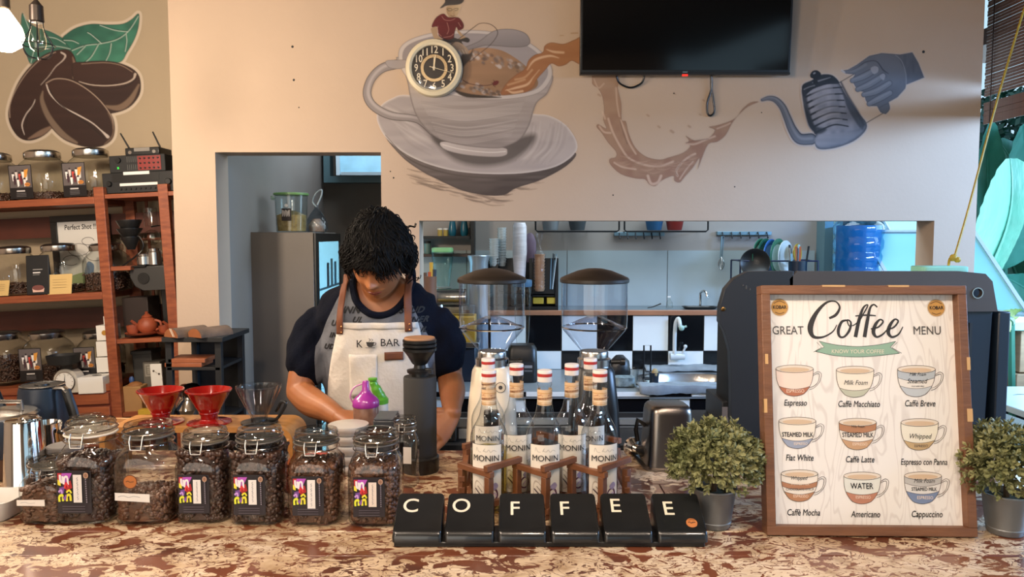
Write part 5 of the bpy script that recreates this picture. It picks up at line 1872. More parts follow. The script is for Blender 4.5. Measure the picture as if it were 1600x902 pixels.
def boxwood(seed, R):
    r_ = random.Random(seed)
    b = MB()
    for i in range(820):
        while True:
            d = Vector((r_.gauss(0, 1), r_.gauss(0, 1), r_.gauss(.25, .8)))
            if d.length > .1:
                break
        d.normalize()
        if d.z < -.55:
            continue
        rad = R * r_.uniform(.55, 1.04)
        c = Vector((d.x * rad, d.y * rad, d.z * rad * .86))
        ax = (d + Vector((r_.gauss(0, .35), r_.gauss(0, .35), r_.gauss(.2, .3)))).normalized()
        s1 = ax.orthogonal().normalized()
        s2 = ax.cross(s1)
        for j in range(7):
            a = j * 2.4 + r_.random()
            out = (s1 * cos(a) + s2 * sin(a))
            base = c + ax * (j * .0022)
            tipd = (ax * r_.uniform(.6, 1.0) + out * r_.uniform(.5, .9)).normalized()
            L = r_.uniform(.010, .015)
            wv = tipd.cross(out if j % 2 else ax).normalized() * L * .30
            nn = tipd.cross(wv).normalized() * L * .12
            p0, p1, p2 = base, base + tipd * L * .62, base + tipd * L
            b.add([p0, p1 + wv, p2, p1 - wv, p1 + nn], [(0, 4, 1), (1, 4, 2), (2, 4, 3), (3, 4, 0)])
    return b


def pot_plant(label, loc, seed, s=1.0, rz=0):
    t = thing('potted_plant', label, 'plant', loc, rz, 'potted plants beside the menu')
    H = .078
    b = MB().lathe([(.030, .001), (.0315, .004), (.0325, .010), (.0335, .012), (.0325, .014), (.0335, .017), (.041, H - .006), (.0435, H - .003), (.0435, H), (.041, H), (.040, H - .008)], 40, True, False)
    b.obj('bucket', M_pot, t)
    MB().lathe([(.0395, H - .012), (.001, H - .008)], 24, False, False).obj('moss', mat('moss', '#3b3a22', .9), t)
    MB().tube([(0, 0, H - .01), (.003, 0, H + .06)], [.006, .004], 6).obj('stem', mat('twig', '#4a3a28', .8), t)
    bm_ = boxwood(seed, .078)
    o = bm_.obj('foliage', M_lf, t, smooth=False, loc=(0, 0, H + .052))
    o['kind'] = 'stuff'
    t.scale = (s, s, s)
    return t


c = PZ(1122, 832, CT)
pot_plant('sage green artificial bush in a grey bucket, left of the menu', (c.x, c.y + .034, CT), 4, 1.03)
c = PZ(1583, 843, CT)
pot_plant('sage green artificial bush in a grey bucket at the right border', (c.x + .006, c.y + .034, CT), 9, 1.04, 2.0)
# ================================================================== drip stand and drippers
M_bam = mat('honey_bamboo', '#b57f42', 0.4, col2='#9a6833', vscale=6, stretch=(2, 12, 12))
Ys = 1.88
zs_ = P(300, 658, Ys).z - CT
x0, x1 = P(176, 660, Ys).x, P(468, 660, Ys).x
ds = thing('dripper_stand', 'arched honey coloured wooden stand carrying the drippers', 'stand', ((x0 + x1) / 2, Ys, CT))
hw_ = (x1 - x0) / 2
out = []
r_ = .035
th_ = .013
pts = [(-hw_, 0), (-hw_, zs_ - r_)] + [(-hw_ + r_ - r_ * cos(a), zs_ - r_ + r_ * sin(a)) for a in np.linspace(0, pi / 2, 8)] + [(hw_ - r_ + r_ * sin(a), zs_ - r_ + r_ * cos(a)) for a in np.linspace(0, pi / 2, 8)] + [(hw_, zs_ - r_), (hw_, 0)]
r2 = r_ - th_
inn = [(hw_ - th_, 0), (hw_ - th_, zs_ - r_)] + [(hw_ - th_ - r2 + r2 * cos(a), zs_ - r_ + r2 * sin(a)) for a in np.linspace(0, pi / 2, 8)] + [(-hw_ + th_ + r2 - r2 * sin(a), zs_ - r_ + r2 * cos(a)) for a in np.linspace(0, pi / 2, 8)] + [(-hw_ + th_, zs_ - r_), (-hw_ + th_, 0)]
MB().prism([(float(a), float(b)) for a, b in pts + inn], -.065, .065).obj('arch', M_bam, ds, bevel=.002)

M_redc = mat('glossy_red_ceramic', '#8f140e', 0.12, coat=.5)


def dripper(label, u, v, m, Y=1.86, s=1.0):
    zz = P(u, v, Y).z
    t = thing('coffee_dripper', label, 'dripper', (P(u, v, Y).x, Y, CT + zs_), group='coffee drippers on the wooden stand')
    MB().lathe([(.0515, 0), (.053, .0015), (.0515, .004), (.024, .008), (.020, .011)], 44).obj('saucer', m, t)
    MB().lathe([(.019, .009), (.0205, .020), (.024, .026), (.0235, .028), (.034, .046), (.0345, .048), (.052, .078), (.0545, .080), (.0545, .083), (.052, .0835), (.0155, .022), (.012, .012)], 48, False, True).obj('cone', m, t)
    MB().tube(spline([(.0, .038, .066), (.0, .068, .062), (.0, .072, .045), (.0, .050, .028), (0, .030, .032)], 5), .0045, 8).obj('handle', m, t)
    t.scale = (s, s, s)
    return t


dripper('glossy red ceramic dripper, left one on the wooden stand', 252, 650, M_redc)
dripper('glossy red ceramic dripper in the middle of the wooden stand', 327, 650, M_redc)
cd = thing('glass_dripper', 'clear ribbed glass dripper with black handle collar on the wooden stand', 'dripper', (P(405, 648, 1.86).x, 1.86, CT + zs_))
M_rib = glass('ribbed_glass', (0.88, 0.89, 0.90), (0.32, 0.32, 0.33), .05, gloss=1.0)
rings = []
for r, z in ((.018, .006), (.019, .016), (.033, .045), (.050, .082), (.0525, .090), (.052, .094)):
    rings.append([((r * (1 + .045 * (k % 2))) * cos(2 * pi * k / 48), (r * (1 + .045 * (k % 2))) * sin(2 * pi * k / 48), z) for k in range(48)])
MB().loft(rings, False, False).obj('cone', M_rib, cd)
rings = [[(r * cos(2 * pi * k / 40), r * sin(2 * pi * k / 40), z) for k in range(40)] for r, z in ((.047, .093), (.030, .045), (.015, .012))]
MB().loft(rings, False, False).obj('inner_cone', M_rib, cd)
MB().lathe([(.020, .0), (.043, .001), (.044, .004), (.030, .006), (.020, .007), (.019, .011)], 36).obj('collar', M_black, cd)
MB().tube(spline([(.020, 0, .006), (.045, -.01, .012), (.062, -.012, .034), (.070, -.012, .052), (.058, -.01, .054), (.050, -.008, .040), (.042, 0, .030)], 5), .004, 8).obj('handle', M_black, cd)

# tray with papers left of the stand
c = PZ(175, 700, CT)
tr = thing('paper_tray', 'light wooden tray with white papers behind the second jar', 'tray', (P(178, 660, 1.95).x, 1.95, CT))
zt = P(178, 664, 1.95).z - CT
MB().box(-.075, .06, -.07, .07, zt - .03, zt - .024).obj('tray_base', mat('tray_wood', '#b58a5c', .5, var=.1), tr, bevel=.002)
for bx in ((-.08, .065, .07, .078, zt - .03, zt + .0), (-.08, .065, -.078, -.07, zt - .03, zt), (-.082, -.075, -.078, .078, zt - .03, zt), (.06, .067, -.078, .078, zt - .03, zt)):
    MB().box(*bx).obj('tray_side', mat('tray_wood', '#b58a5c', .5), tr, bevel=.001)
for lx, ly in ((-.07, -.07), (.05, -.07), (-.07, .06), (.05, .06)):
    MB().box(lx, lx + .01, ly, ly + .01, 0, zt - .03).obj('foot', mat('tray_wood', '#b58a5c', .5), tr)
fo = MB().at((.02, -.0, zt - .021), (0, 0, .3)).box(-.03, .035, -.045, .05, 0, .006).at((.005, 0, zt - .014), (.04, 0, -.1)).box(-.03, .035, -.045, .05, 0, .004).obj('paper_filters', mat('white_filter_paper', '#ddd6cc', .7), loc=tr.location)
tag(fo, 'white paper filters lying in the light wooden tray', 'paper', kind='stuff')

# ================================================================== kettle, pots and cups at the left border
M_navy = mat('navy_enamel', '#14202f', 0.35, var=.05)
Yk = 1.98
kt = thing('gooseneck_kettle', 'dark navy kettle with flat lid and black handle', 'kettle', (P(70, 700, Yk).x, Yk, CT))
zt = P(70, 603, Yk).z - CT
MB().lathe([(.066, 0), (.070, .004), (.069, .02), (.055, zt - .01), (.053, zt - .002), (.050, zt)], 44).obj('body', M_navy, kt)
MB().lathe([(.050, zt), (.051, zt + .003), (.046, zt + .004), (.044, zt + .002), (.018, zt + .002), (.017, zt + .006), (.001, zt + .006)], 40).obj('lid', M_black, kt)
MB().lathe([(.0505, zt + .001), (.0525, zt + .003), (.0505, zt + .0045)], 40, False, False).obj('rim', M_steel, kt)
MB().tube([(.038, -.02, zt - .004), (.075, -.03, zt + .0), (.086, -.032, zt - .01)], [.008, .009, .010], 8, flat=.6).obj('handle_bracket', M_steel, kt)
MB().tube([(.080, -.032, zt - .004), (.095, -.034, zt - .05), (.112, -.036, zt - .11), (.118, -.036, zt - .135)], [.012, .013, .013, .011], 10, flat=.7).obj('handle', M_black, kt)
MB().tube(spline([(-.06, .0, .04), (-.095, 0, .06), (-.10, 0, .12), (-.125, 0, zt)], 5), .008, 8).obj('spout', M_navy, kt)

Yp = 1.84
bp_ = thing('black_pot', 'black pot with steel lid and bar handle at the left border', 'pot', (P(8, 700, Yp).x, Yp, CT))
zt = P(8, 647, Yp).z - CT
MB().lathe([(.060, 0), (.064, .004), (.064, .055), (.078, .058), (.080, .062), (.080, zt - .006), (.076, zt)], 44).obj('pot_body', M_navy, bp_)
MB().lathe([(.076, zt), (.070, zt + .006), (.03, zt + .012), (.001, zt + .013)], 44).obj('lid', M_steel, bp_)
MB().tube([(-.03, 0, zt + .01), (-.03, 0, zt + .03), (.045, 0, zt + .03), (.045, 0, zt + .01)], .005, 8).obj('lid_handle', M_steel, bp_)
MB().at((0, 0, 0)).lathe([(.066, .004), (.0665, .052)], 40, False, False).obj('steel_band', mat('bronze_steel', '#5a4438', .3, .8), bp_)

Yc = 1.66
sc2 = thing('steel_shaker', 'tall shiny steel cup standing upside down behind the low jar', 'cup', (P(40, 740, Yc).x, Yc, CT))
zt = P(40, 655, Yc).z - CT
MB().lathe([(.045, 0), (.0455, .003), (.0445, .006), (.036, zt - .004), (.0345, zt - .001), (.030, zt)], 44).obj('cup_body', M_chrome, sc2)
MB().at((.012, .0, zt)).lathe([(.020, 0), (.021, .004), (.018, .007), (.001, .009)], 28).obj('knob', M_chrome, sc2)
mg = thing('steel_jug', 'small steel milk jug with black handle behind the shaker', 'jug', (P(74, 700, 1.80).x, 1.80, CT))
zt = P(74, 660, 1.80).z - CT
MB().lathe([(.034, 0), (.036, .004), (.037, zt * .5), (.030, zt - .02), (.034, zt), (.032, zt), (.028, zt - .02)], 36, True, False).obj('jug_body', M_chrome, mg)
MB().tube(spline([(.034, -.01, zt - .02), (.058, -.015, zt - .03), (.058, -.015, zt * .45), (.036, -.01, zt * .35)], 5), .005, 8).obj('handle', M_black, mg)
cn = thing('canister', 'small canister with flat grey lid between jug and jars', 'canister', (P(103, 740, 1.70).x, 1.70, CT))
zt = P(103, 695, 1.70).z - CT
MB().lathe([(.033, 0), (.035, .004), (.035, zt - .014)], 36).obj('canister_body', M_blackm, cn)
MB().lathe([(.037, zt - .014), (.0375, zt - .012), (.0375, zt - .002), (.035, zt), (.001, zt)], 36).obj('lid', mat('grey_lid', '#5d5650', .5), cn)
dd = thing('white_dish', 'white ceramic dish cut by the left border', 'dish', (P(-8, 800, 1.56).x, 1.56, CT))
MB().super([(.040, 4, 0), (.046, 4, .006), (.054, 4, .038), (.056, 4, .042), (.053, 4, .042), (.046, 4, .012)], 36, True, True).obj('dish_body', mat('white_ceramic', '#d6d3cd', .2), dd)
MB().tube([(-.03, -.056, .038), (-.03, -.064, .038), (.03, -.064, .038), (.03, -.056, .038)], .003, 6).obj('lip', mat('white_ceramic', '#d6d3cd', .2), dd)

# ================================================================== things near the barista's hands
t = thing('sauce_bottle', 'squat bottle of brown sauce with purple spout cap', 'bottle', (P(572, 655, 2.0).x, 2.0, CT), group='squeeze bottles at the work spot')
M_pur = mat('purple_plastic', '#9b2f93', .3, coat=.3)
M_grn = mat('green_plastic', '#57a02c', .3, coat=.3)
zb = P(572, 663, 2.0).z - CT
# stands on a raised drip box
bxo = thing('drip_box', 'low dark box on which the sauce bottle stands', 'box', (P(590, 668, 2.0).x, 2.0, CT))
MB().box(-.075, .075, -.045, .045, 0, zb).obj('box_body', M_dark, bxo, bevel=.003)
t.location.z = CT + zb
MB().lathe([(.030, 0), (.033, .003), (.033, .046), (.031, .050)], 36).obj('bottle_body', mat('choc_milk', '#8d6a58', .3, col2='#6a4638', vscale=50), t)
MB().lathe([(.034, .048), (.035, .050), (.035, .062), (.028, .072), (.018, .080), (.0095, .092), (.0085, .112), (.0065, .116)], 36).obj('spout_cap', M_pur, t)
MB().tube(spline([(-.033, 0, .056), (-.040, -.005, .075), (-.030, -.005, .098), (-.008, -.002, .108)], 5), .0022, 6).obj('cap_strap', mat('pale_pink_strap', '#c78ab5', .4), t)
t = thing('squeeze_bottle', 'tall pale bottle with curved green spout behind the purple one', 'bottle', (P(592, 655, 2.09).x, 2.09, CT), group='squeeze bottles at the work spot')
zz = P(592, 630, 2.09).z - CT
MB().lathe([(.024, 0), (.026, .004), (.026, zz), (.024, zz + .006)], 30).obj('bottle_body', mat('pale_bottle', '#cfc9bf', .35), t)
MB().lathe([(.027, zz), (.027, zz + .012), (.020, zz + .020)], 30).obj('cap', M_grn, t)
MB().tube(spline([(.006, -.003, zz + .014), (-.002, -.006, zz + .034), (-.012, -.008, zz + .056), (-.014, -.008, zz + .064)], 5), [.016] * 4 + [.014] * 4 + [.011] * 4 + [.009] * 4, 12).obj('spout', M_grn, t)
MB().at((-.014, -.008, zz + .064)).lathe([(.011, 0), (.0125, .002), (.0125, .007), (.010, .008)], 20).obj('spout_rim', M_grn, t)

pl = thing('plate_stack', 'stack of pale grey lidded bowls in front of the barista', 'bowls', (P(545, 700, 1.86).x, 1.86, CT))
zt = P(545, 662, 1.86).z - CT
for k in range(5):
    z0 = k * (zt / 5.0)
    r = .050
    MB().lathe([(r * .7, z0), (r * .95, z0 + zt / 5 * .5), (r, z0 + zt / 5 * .8), (r * .98, z0 + zt / 5 - .001), (.001, z0 + zt / 5 - .002 + (.006 if k == 4 else 0))], 36).obj('bowl', mat('pale_grey_plastic', '#bdb6ae', .35), pl)
rt2 = MB().lathe([(.034, 0), (.037, .004), (.037, .065), (.040, .066), (.040, .075), (.036, .078), (.001, .078)], 36).obj('red_tub', mat('orange_red_plastic', '#b23f22', .35), loc=(P(492, 720, 1.72).x, 1.72, CT))
tag(rt2, 'orange red plastic tub behind the jar with the longest sticker', 'tub')
sb = thing('scale_box', 'grey black weighing box beside the tall black cylinder', 'scale', (P(612, 665, 2.0).x + .0, 1.90, CT))
zz = P(615, 650, 1.9).z - CT
MB().box(-.022, .03, -.05, .04, 0, zz).obj('box_body', mat('slate_plastic', '#2d3036', .4), sb, bevel=.004)
MB().box(-.020, .028, -.048, .038, zz, zz + .004).obj('weighing_plate', mat('slate_plate', '#454a52', .35), sb, bevel=.001)

# ================================================================== red shelf in the alcove
SY = 3.46            # front plane of the shelf
TH = -.048
sroot = P(170, 640, SY)
sh = thing('red_shelf', 'red stained wooden shelf unit leaning slightly in the alcove', 'shelf', (sroot.x, SY, 0), rot=(0, TH, 0))
Minv = (Matrix.Translation(sh.location) @ Euler((0, TH, 0)).to_matrix().to_4x4()).inverted()


def S(u, v, dy=0.0):
    q = Minv @ P(u, v, SY + dy)
    return q


SR = Euler((0, TH, 0))


def SW(x, y, z):
    return Matrix.Translation(sh.location) @ (SR.to_matrix() @ Vector((x, y, z)))


D = .30
pw_ = .045
xp = S(162, 400).x
x2 = S(262, 400).x
ztop = S(162, 292).z
xr = S(285, 400).x
zB1, zB2, zB3 = S(80, 316).z, S(80, 466).z, S(80, 610).z
for nm, xa, m_ in (('post', xp, 0), ('post', x2, 0)):
    for yy in (0, D - .03):
        MB().box(xa - pw_ / 2, xa + pw_ / 2, yy, yy + .03, .02 if yy == 0 else .02, ztop).obj(nm, M_redwood, sh, bevel=.002)
xl = S(-140, 400).x
for z in (zB1, zB2, zB3 + .0):
    MB().box(xl, xp - pw_ / 2 - .001, .002, D, z - .016, z + .016).obj('shelf_board', M_redwood_h, sh, bevel=.002)
MB().box(xp + pw_ / 2 + .001, S(203, 419).x, .004, D, S(200, 419).z - .010, S(200, 419).z + .010).obj('shelf_board', M_redwood_h, sh, bevel=.002)
for z in (S(210, 305).z, S(215, 533).z, S(215, 648).z):
    MB().box(xp + pw_ / 2 + .001, xr, .004, D, z - .010, z + .010).obj('shelf_board', M_redwood_h, sh, bevel=.002)
for z in (zB1 - .10, zB2 - .12, S(80, 510).z - .4):
    MB().box(xl, xr, D - .02, D, z - .05, z + .05).obj('back_rail', mat('dark_red_rail', '#4a2013', .5, var=.15), sh, smooth=False)
# drawers below
for i, (ua, ub, va, vb) in enumerate(((100, 172, 617, 634), (-20, 98, 617, 634), (60, 172, 638, 700))):
    a, b_ = S(ua, 625), S(ub, 625)
    t_, q_ = S(100, va).z, S(100, vb).z
    fr = MB().box(a.x, b_.x, -.012, .0, q_, t_).obj('drawer_front', M_redwood_h, sh, bevel=.002)
MB().box(xl, xp - pw_ / 2, .0, D, .05, zB3 - .018).obj('drawer_case', mat('red_case', '#6a2c1a', .5), sh, smooth=False)
# squares screen behind the right bay
for i in range(5):
    MB().box(S(214, 350).x + i * .0 - .0 + (i - 2) * .11, S(214, 350).x + (i - 2) * .11 + .012, D + .02, D + .03, .5, ztop + .02).obj('lattice_bar', M_redwood, sh, smooth=False)
for z in (S(230, 345).z, S(230, 372).z + .0, S(230, 400).z, S(230, 440).z, S(230, 500).z):
    MB().box(xp, xr, D + .021, D + .031, z - .006, z + .006).obj('lattice_bar', M_redwood, sh, smooth=False)

M_bigglass = glass('big_jar_glass', (0.93, 0.94, 0.92), (0.42, 0.44, 0.42), .05, bump=.15)
M_lidm = mat('steel_lid', '#c4bfb8', .2, 1.0)
M_liddark = mat('dark_lid_top', '#2a2622', .35)


def big_jar(label, u, v, dy=.13, s=1.0, art=True, beans=.03, lux=-.03, seed=1, name='storage_jar'):
    q = S(u, v, 0)
    loc = SW(q.x, dy, q.z)
    t = thing(name, label, 'jar', loc, rot=(0, TH, 0), group='large glass storage jars on the red shelf')
    MB().super([(.082, 3, .001), (.094, 3.4, .006), (.1, 3.6, .02), (.1, 3.6, .145), (.097, 3.2, .165), (.088, 2.6, .185), (.076, 2.1, .2), (.072, 2, .205), (.072, 2, .212)], 44, True, False).obj('jar_body', M_bigglass, t)
    MB().lathe([(.078, .205), (.079, .207), (.079, .232), (.076, .235)], 40).obj('lid_band', M_lidm, t)
    MB().lathe([(.076, .2351), (.060, .243), (.02, .246), (.001, .247)], 36).obj('lid_top', M_liddark, t)
    if art:
        p = Print(.0002)
        p.rect(lux - .045, lux + .045, .012, .152, '#131114', 1)
        p.rect(lux - .042, lux + .042, .058, .149, '#5a5352')
        for k in range(9):
            x = lux - .028 + (k % 5) * .013 + (k // 5) * .006
            z = .115 - (k // 5) * .024 + (k % 2) * .008
            p.poly([(x - .005, z), (x + .005, z), (x + .004, z - .026), (x - .002, z - .030)], ['#ded8d4', '#c9c0bb', '#b53f35', '#ded8d4', '#d9d2cc', '#3d2730', '#e2ddd8', '#5d2430', '#d8d2cc'][k])
            p.disc(x, z + .004, .004, '#2a2024', 8)
        p.poly([(lux + .018, .130), (lux + .034, .134), (lux + .026, .100), (lux + .016, .098)], '#c98a3a')
        p.disc(lux + .027, .070, .011, '#b87636', 16, .008)
        p.stroke([(lux + .020, .070), (lux + .034, .070)], .002, '#6a3a1c')
        p.stroke([(lux - .016, .044), (lux + .016, .044)], .006, '#b5b0ad')
        for k in range(3):
            p.stroke([(lux - .018, .034 - k * .006), (lux + .020, .034 - k * .006)], .0018, '#6a6668')
        p.build('label', t, printmat('label_print', .35), loc=(-lux * .2, -.1008, 0)).scale = (1.2, 1, 1.12)
    t.scale = (s, s, s)
    if beans:
        me = bean_heap('coffee_beans', .094, beans, M_bean, int(330 + beans * 5200), seed, size=.0095, expo=3.4)
        o = link('coffee_beans', me, loc=SW(q.x, dy, q.z + .004), rot=(0, TH, 0))
        o.scale = (s, s, s)
        tag(o, 'dark roasted beans at the bottom of the ' + label.split(',')[0], 'coffee beans', kind='stuff')
    return t


z1 = zB1 + .0165
v1 = lambda u: 0
big_jar('top shelf storage jar with picture label, left of the black amplifier', 123, 310.5, s=.97, lux=-.032, beans=.035, seed=41)
big_jar('top shelf storage jar with picture label, second from the amplifier', 45, 314, s=.97, lux=-.05, beans=.035, seed=42)
big_jar('top shelf storage jar cut by the left border', -35, 318, s=.97, art=False, beans=.04, seed=43)
big_jar('middle shelf jar behind the black coffee packet', 72, 461, s=.95, art=False, beans=.03, seed=44)
big_jar('middle shelf jar half full of beans beside the shelf post', 148, 458, s=.92, art=False, beans=.085, seed=45)
big_jar('middle shelf jar cut by the left border', -2, 464, s=.93, art=False, beans=.05, seed=46)
big_jar('bottom shelf storage jar with picture label above the kettle', 53, 602, s=.97, lux=-.028, beans=.06, seed=47)
big_jar('bottom shelf jar with picture label behind the black weighing scale', 130, 600, dy=.17, s=.93, lux=-.03, beans=.05, seed=48)
big_jar('bottom shelf jar cut by the left border', -18, 604, s=.97, art=False, beans=.11, seed=49)


def on_shelf(name, label, cat, u, v, dy=.05, rz=0.0, group=None):
    q = S(u, v)
    return thing(name, label, cat, SW(q.x, dy, q.z), rot=(0, TH, rz), group=group)


U = SY / FPX     # metres per photo pixel on the shelf front
# framed drawing with hand lettering
fr = on_shelf('framed_drawing', 'black framed white drawing behind the middle shelf jars', 'picture', 83, 461, .262)
w2, h2 = 46 * U * 1.08, 118 * U * 1.08
for bx in ((-w2, w2, 0, .018, 0, .03), (-w2, w2, 0, .018, h2 - .03, h2), (-w2, -w2 + .03, 0, .018, .03, h2 - .03), (w2 - .03, w2, 0, .018, .03, h2 - .03)):
    MB().box(*bx).obj('frame_bar', M_black, fr, bevel=.001)
p = Print(.0003)
p.rect(-w2 + .03, w2 - .03, .03, h2 - .03, '#cfccc6')
for (x, z, r) in ((-.02, .20, .05), (.06, .17, .045), (-.06, .15, .04), (.03, .24, .03)):
    p.stroke([(x + r * cos(a), z + r * .6 * sin(a)) for a in np.linspace(0, 5.5, 9)], .003, '#6d6a66')
p.poly([(-.10, .04), (.10, .04), (.10, .07), (.0, .09), (-.10, .06)], '#8b9b6d', True)
p.poly([(.03, .06), (.05, .12), (.02, .14), (.0, .08)], '#5f7896', True)
p.build('drawing', fr, loc=(0, .009, 0))
text('lettering', 'Perfect Shot !!!', .035, M_ink, fr, (0, .0078, h2 - .058), sx=.75, shear=.1, bold=.0006)
# black coffee packet, cream notes
pk = on_shelf('coffee_packet', 'flat black coffee packet with white print on the middle shelf', 'packet', 58, 461, .02)
w2, h2 = 18 * U, 62 * U
MB().hexa([(-w2, -.012, 0), (w2, -.012, 0), (w2, .02, 0), (-w2, .02, 0), (-w2 - .004, .01, h2), (w2 - .004, .01, h2), (w2 - .004, .016, h2), (-w2 - .004, .016, h2)]).obj('packet_body', M_blackm, pk, bevel=.004)
p = Print(.0003)
p.rect(-.022, .012, .098, .104, '#c9c4bf').rect(-.022, .022, .113, .117, '#8a8682').rect(-.022, .008, .090, .092, '#8a8682')
p.poly([(-.025, .030), (.030, .030), (.028, .012), (-.022, .012)], '#c9a392').disc(.002, .032, .027, '#6a3a34', 18, .012)
p.build('packet_print', pk, loc=(0, -.0135, .0), rot=(-.125, 0, 0))
for (ua, ub, vt, vb, lb) in ((73, 110, 429, 461, 'cream note card standing right of the black packet'), (-15, 11, 439, 463, 'cream note card cut by the left border')):
    q = on_shelf('note_card', lb, 'note', (ua + ub) / 2, vb, .012, group='cream note cards on the middle shelf')
    w2, h2 = (ub - ua) / 2 * U, (vb - vt) * U
    MB().hexa([(-w2, -.004, 0), (w2, -.004, 0), (w2, -.002, 0), (-w2, -.002, 0), (-w2 + .003, .012, h2), (w2 + .003, .012, h2), (w2 + .003, .014, h2), (-w2 + .003, .014, h2)]).obj('card', mat('cream_card', '#c4a468', .7), q, smooth=False)
    p = Print(.0003)
    for k in range(4):
        p.stroke([(-w2 * .6, h2 * (.75 - k * .13)), (w2 * .6, h2 * (.75 - k * .13))], .0012, '#8a7248')
    p.build('writing', q, loc=(0, -.0048, 0), rot=(-.17, 0, 0))

# amplifiers and router
am = on_shelf('amplifier', 'wide black amplifier with white label strips on top of the shelf', 'amplifier', 213, 302, .036)
w2 = 58 * U
h2 = 34 * U
MB().box(-w2, w2, 0, .24, .006, h2).obj('case', M_blackm, am, bevel=.003)
MB().box(-w2 * .72, w2 * .55, -.002, .001, h2 * .58, h2 * .95).obj('display', M_black, am)
MB().box(-w2 * .40, w2 * .3, -.004, -.001, h2 * .88, h2 * 1.02).obj('paper_strip', M_white, am)
MB().box(-w2 * .52, w2 * .5, -.004, -.001, h2 * .38, h2 * .5).obj('paper_strip', M_white, am)
for x, r in ((-w2 * .8, .012), (w2 * .8, .014)):
    MB().at((x, 0, h2 * .5), (pi / 2, 0, 0)).lathe([(r, 0), (r, .010), (r * .85, .013)], 20).obj('knob', M_black, am)
for k in range(9):
    MB().at((-w2 * .5 + k * .022, 0, h2 * .24), (pi / 2, 0, 0)).lathe([(.005, 0), (.0045, .006)], 10).obj('button', M_black, am)
for x in (-w2 * .8, w2 * .8):
    for y in (.03, .2):
        MB().box(x - .015, x + .015, y, y + .03, 0, .006).obj('foot', M_black, am)
mx = on_shelf('audio_mixer', 'small black mixer with red knob field stacked on the amplifier', 'mixer', 207, 267.5, .05)
w2, h2 = 44 * U, 27 * U
MB().box(-w2, w2, 0, .18, 0, h2).obj('case', M_blackm, mx, bevel=.003)
MB().box(w2 * .02, w2 * .85, -.002, .001, h2 * .1, h2 * .92).obj('red_panel', mat('red_panel', '#7a2420', .4), mx)
for r in range(3):
    for k in range(5):
        MB().at((w2 * (.12 + k * .16), -.001, h2 * (.22 + r * .28)), (pi / 2, 0, 0)).lathe([(.0045, 0), (.004, .007)], 8).obj('knob', M_black, mx)
MB().at((-w2 * .66, 0, h2 * .72), (pi / 2, 0, 0)).lathe([(.013, 0), (.012, .012)], 20).obj('volume_knob', M_black, mx)
for r in range(2):
    for k in range(6):
        MB().box(-w2 * .36 + k * .009, -w2 * .36 + k * .009 + .004, -.002, 0, h2 * (.14 + r * .45), h2 * (.45 + r * .45)).obj('slider', mat('grey_slots', '#3d3d3c', .5), mx)
MB().box(-w2 * .72, -w2 * .66, -.002, 0, h2 * .22, h2 * .34).obj('green_light', mat('green_led', '#1f5a24', .4, emit='#38e048', estr=.8), mx)
rt = on_shelf('wifi_router', 'black router with two raised antennas on top of the mixer', 'router', 214, 240.5, .05)
w2, h2 = 27 * U, 12 * U
MB().box(-w2, w2, 0, .13, 0, h2).obj('case', M_black, rt, bevel=.004)
MB().box(-w2 * .45, w2 * .45, -.002, .001, h2 * .5, h2 * .95).obj('label_strip', mat('grey_label', '#77726c', .5), rt)
for x in (-w2 * .7, w2 * .7):
    MB().at((x, 0, h2 * .4), (pi / 2, 0, 0)).lathe([(.008, 0), (.008, .003)], 14).obj('jack', M_steel, rt)
for x, dx_ in ((-w2 * .85, -.035), (w2 * .95, -.028)):
    MB().tube([(x, .02, h2), (x + dx_, .02, h2 + .07)], [.0045, .0035], 8).obj('antenna', M_black, rt)
# right bay: dripper set on stand, siphon, grey machine, steel tins
bd = on_shelf('black_dripper', 'stacked black cone drippers on a thin curved stand', 'dripper', 199, 418, .05)
zo = (418 - 345) * U
for k, (r1, r2, h_) in enumerate(((.055, .035, .04), (.055, .025, .045), (.042, .016, .055))):
    z_ = zo - k * .038 - .0
    MB().at((-.0 + k * .0, 0, z_)).lathe([(r2, -h_), (r1, 0), (r1, .003), (r1 - .004, .003), (r2 - .004, -h_)], 24).obj('cone', M_black, bd)
MB().tube(spline([(-.05, 0, .004), (.02, 0, .05), (.055, 0, .09), (.045, 0, .13), (.02, 0, .145)], 5), .004, 6).obj('stand_wire', M_black, bd)
MB().box(-.06, .07, -.03, .05, 0, .006).obj('stand_base', M_black, bd)
si = on_shelf('siphon_brewer', 'glass siphon brewer with steel base behind the black drippers', 'coffee maker', 221, 411, .12)
MB().ball((0, 0, .115), .037, 20, 12).obj('bulb', M_bigglass, si)
MB().lathe([(.028, .165), (.030, .17), (.030, .25), (.027, .252)], 28, False, False).obj('upper_glass', M_bigglass, si)
MB().lathe([(.034, 0), (.036, .004), (.03, .045), (.022, .05)], 28).obj('burner', M_lidm, si)
MB().tube([(.03, .03, 0), (.045, .03, .05), (.045, .03, .17), (.0, .0, .165)], .005, 8).obj('stand_arm', M_black, si)
gm = on_shelf('grey_brewer', 'dark grey rounded machine with round dial on the shelf right bay', 'coffee machine', 232, 533, .036)
za_, zb_ = (533 - 454) * U, (533 - 415) * U
a_ = -28 * U
MB().prism([(a_ + .0, zb_), (a_ + .0, zb_ - .05), (a_ + .02, za_ + .02), (a_ + .05, za_), (.085, za_), (.085, zb_)], 0, .16).obj('head', mat('dark_grey_shell', '#2b2a29', .5), gm, bevel=.006)
MB().at((a_ + .065, -.0, (za_ + zb_) / 2), (pi / 2, 0, 0)).lathe([(.022, 0), (.026, .002), (.026, .005), (.021, .005)], 28).obj('dial', M_black, gm)
MB().box(.02, .06, .08, .15, 0, za_).obj('column', M_black, gm, bevel=.003)
MB().box(-.05, .09, .0, .16, -.0, .012).obj('foot_plate', M_black, gm, bevel=.003)
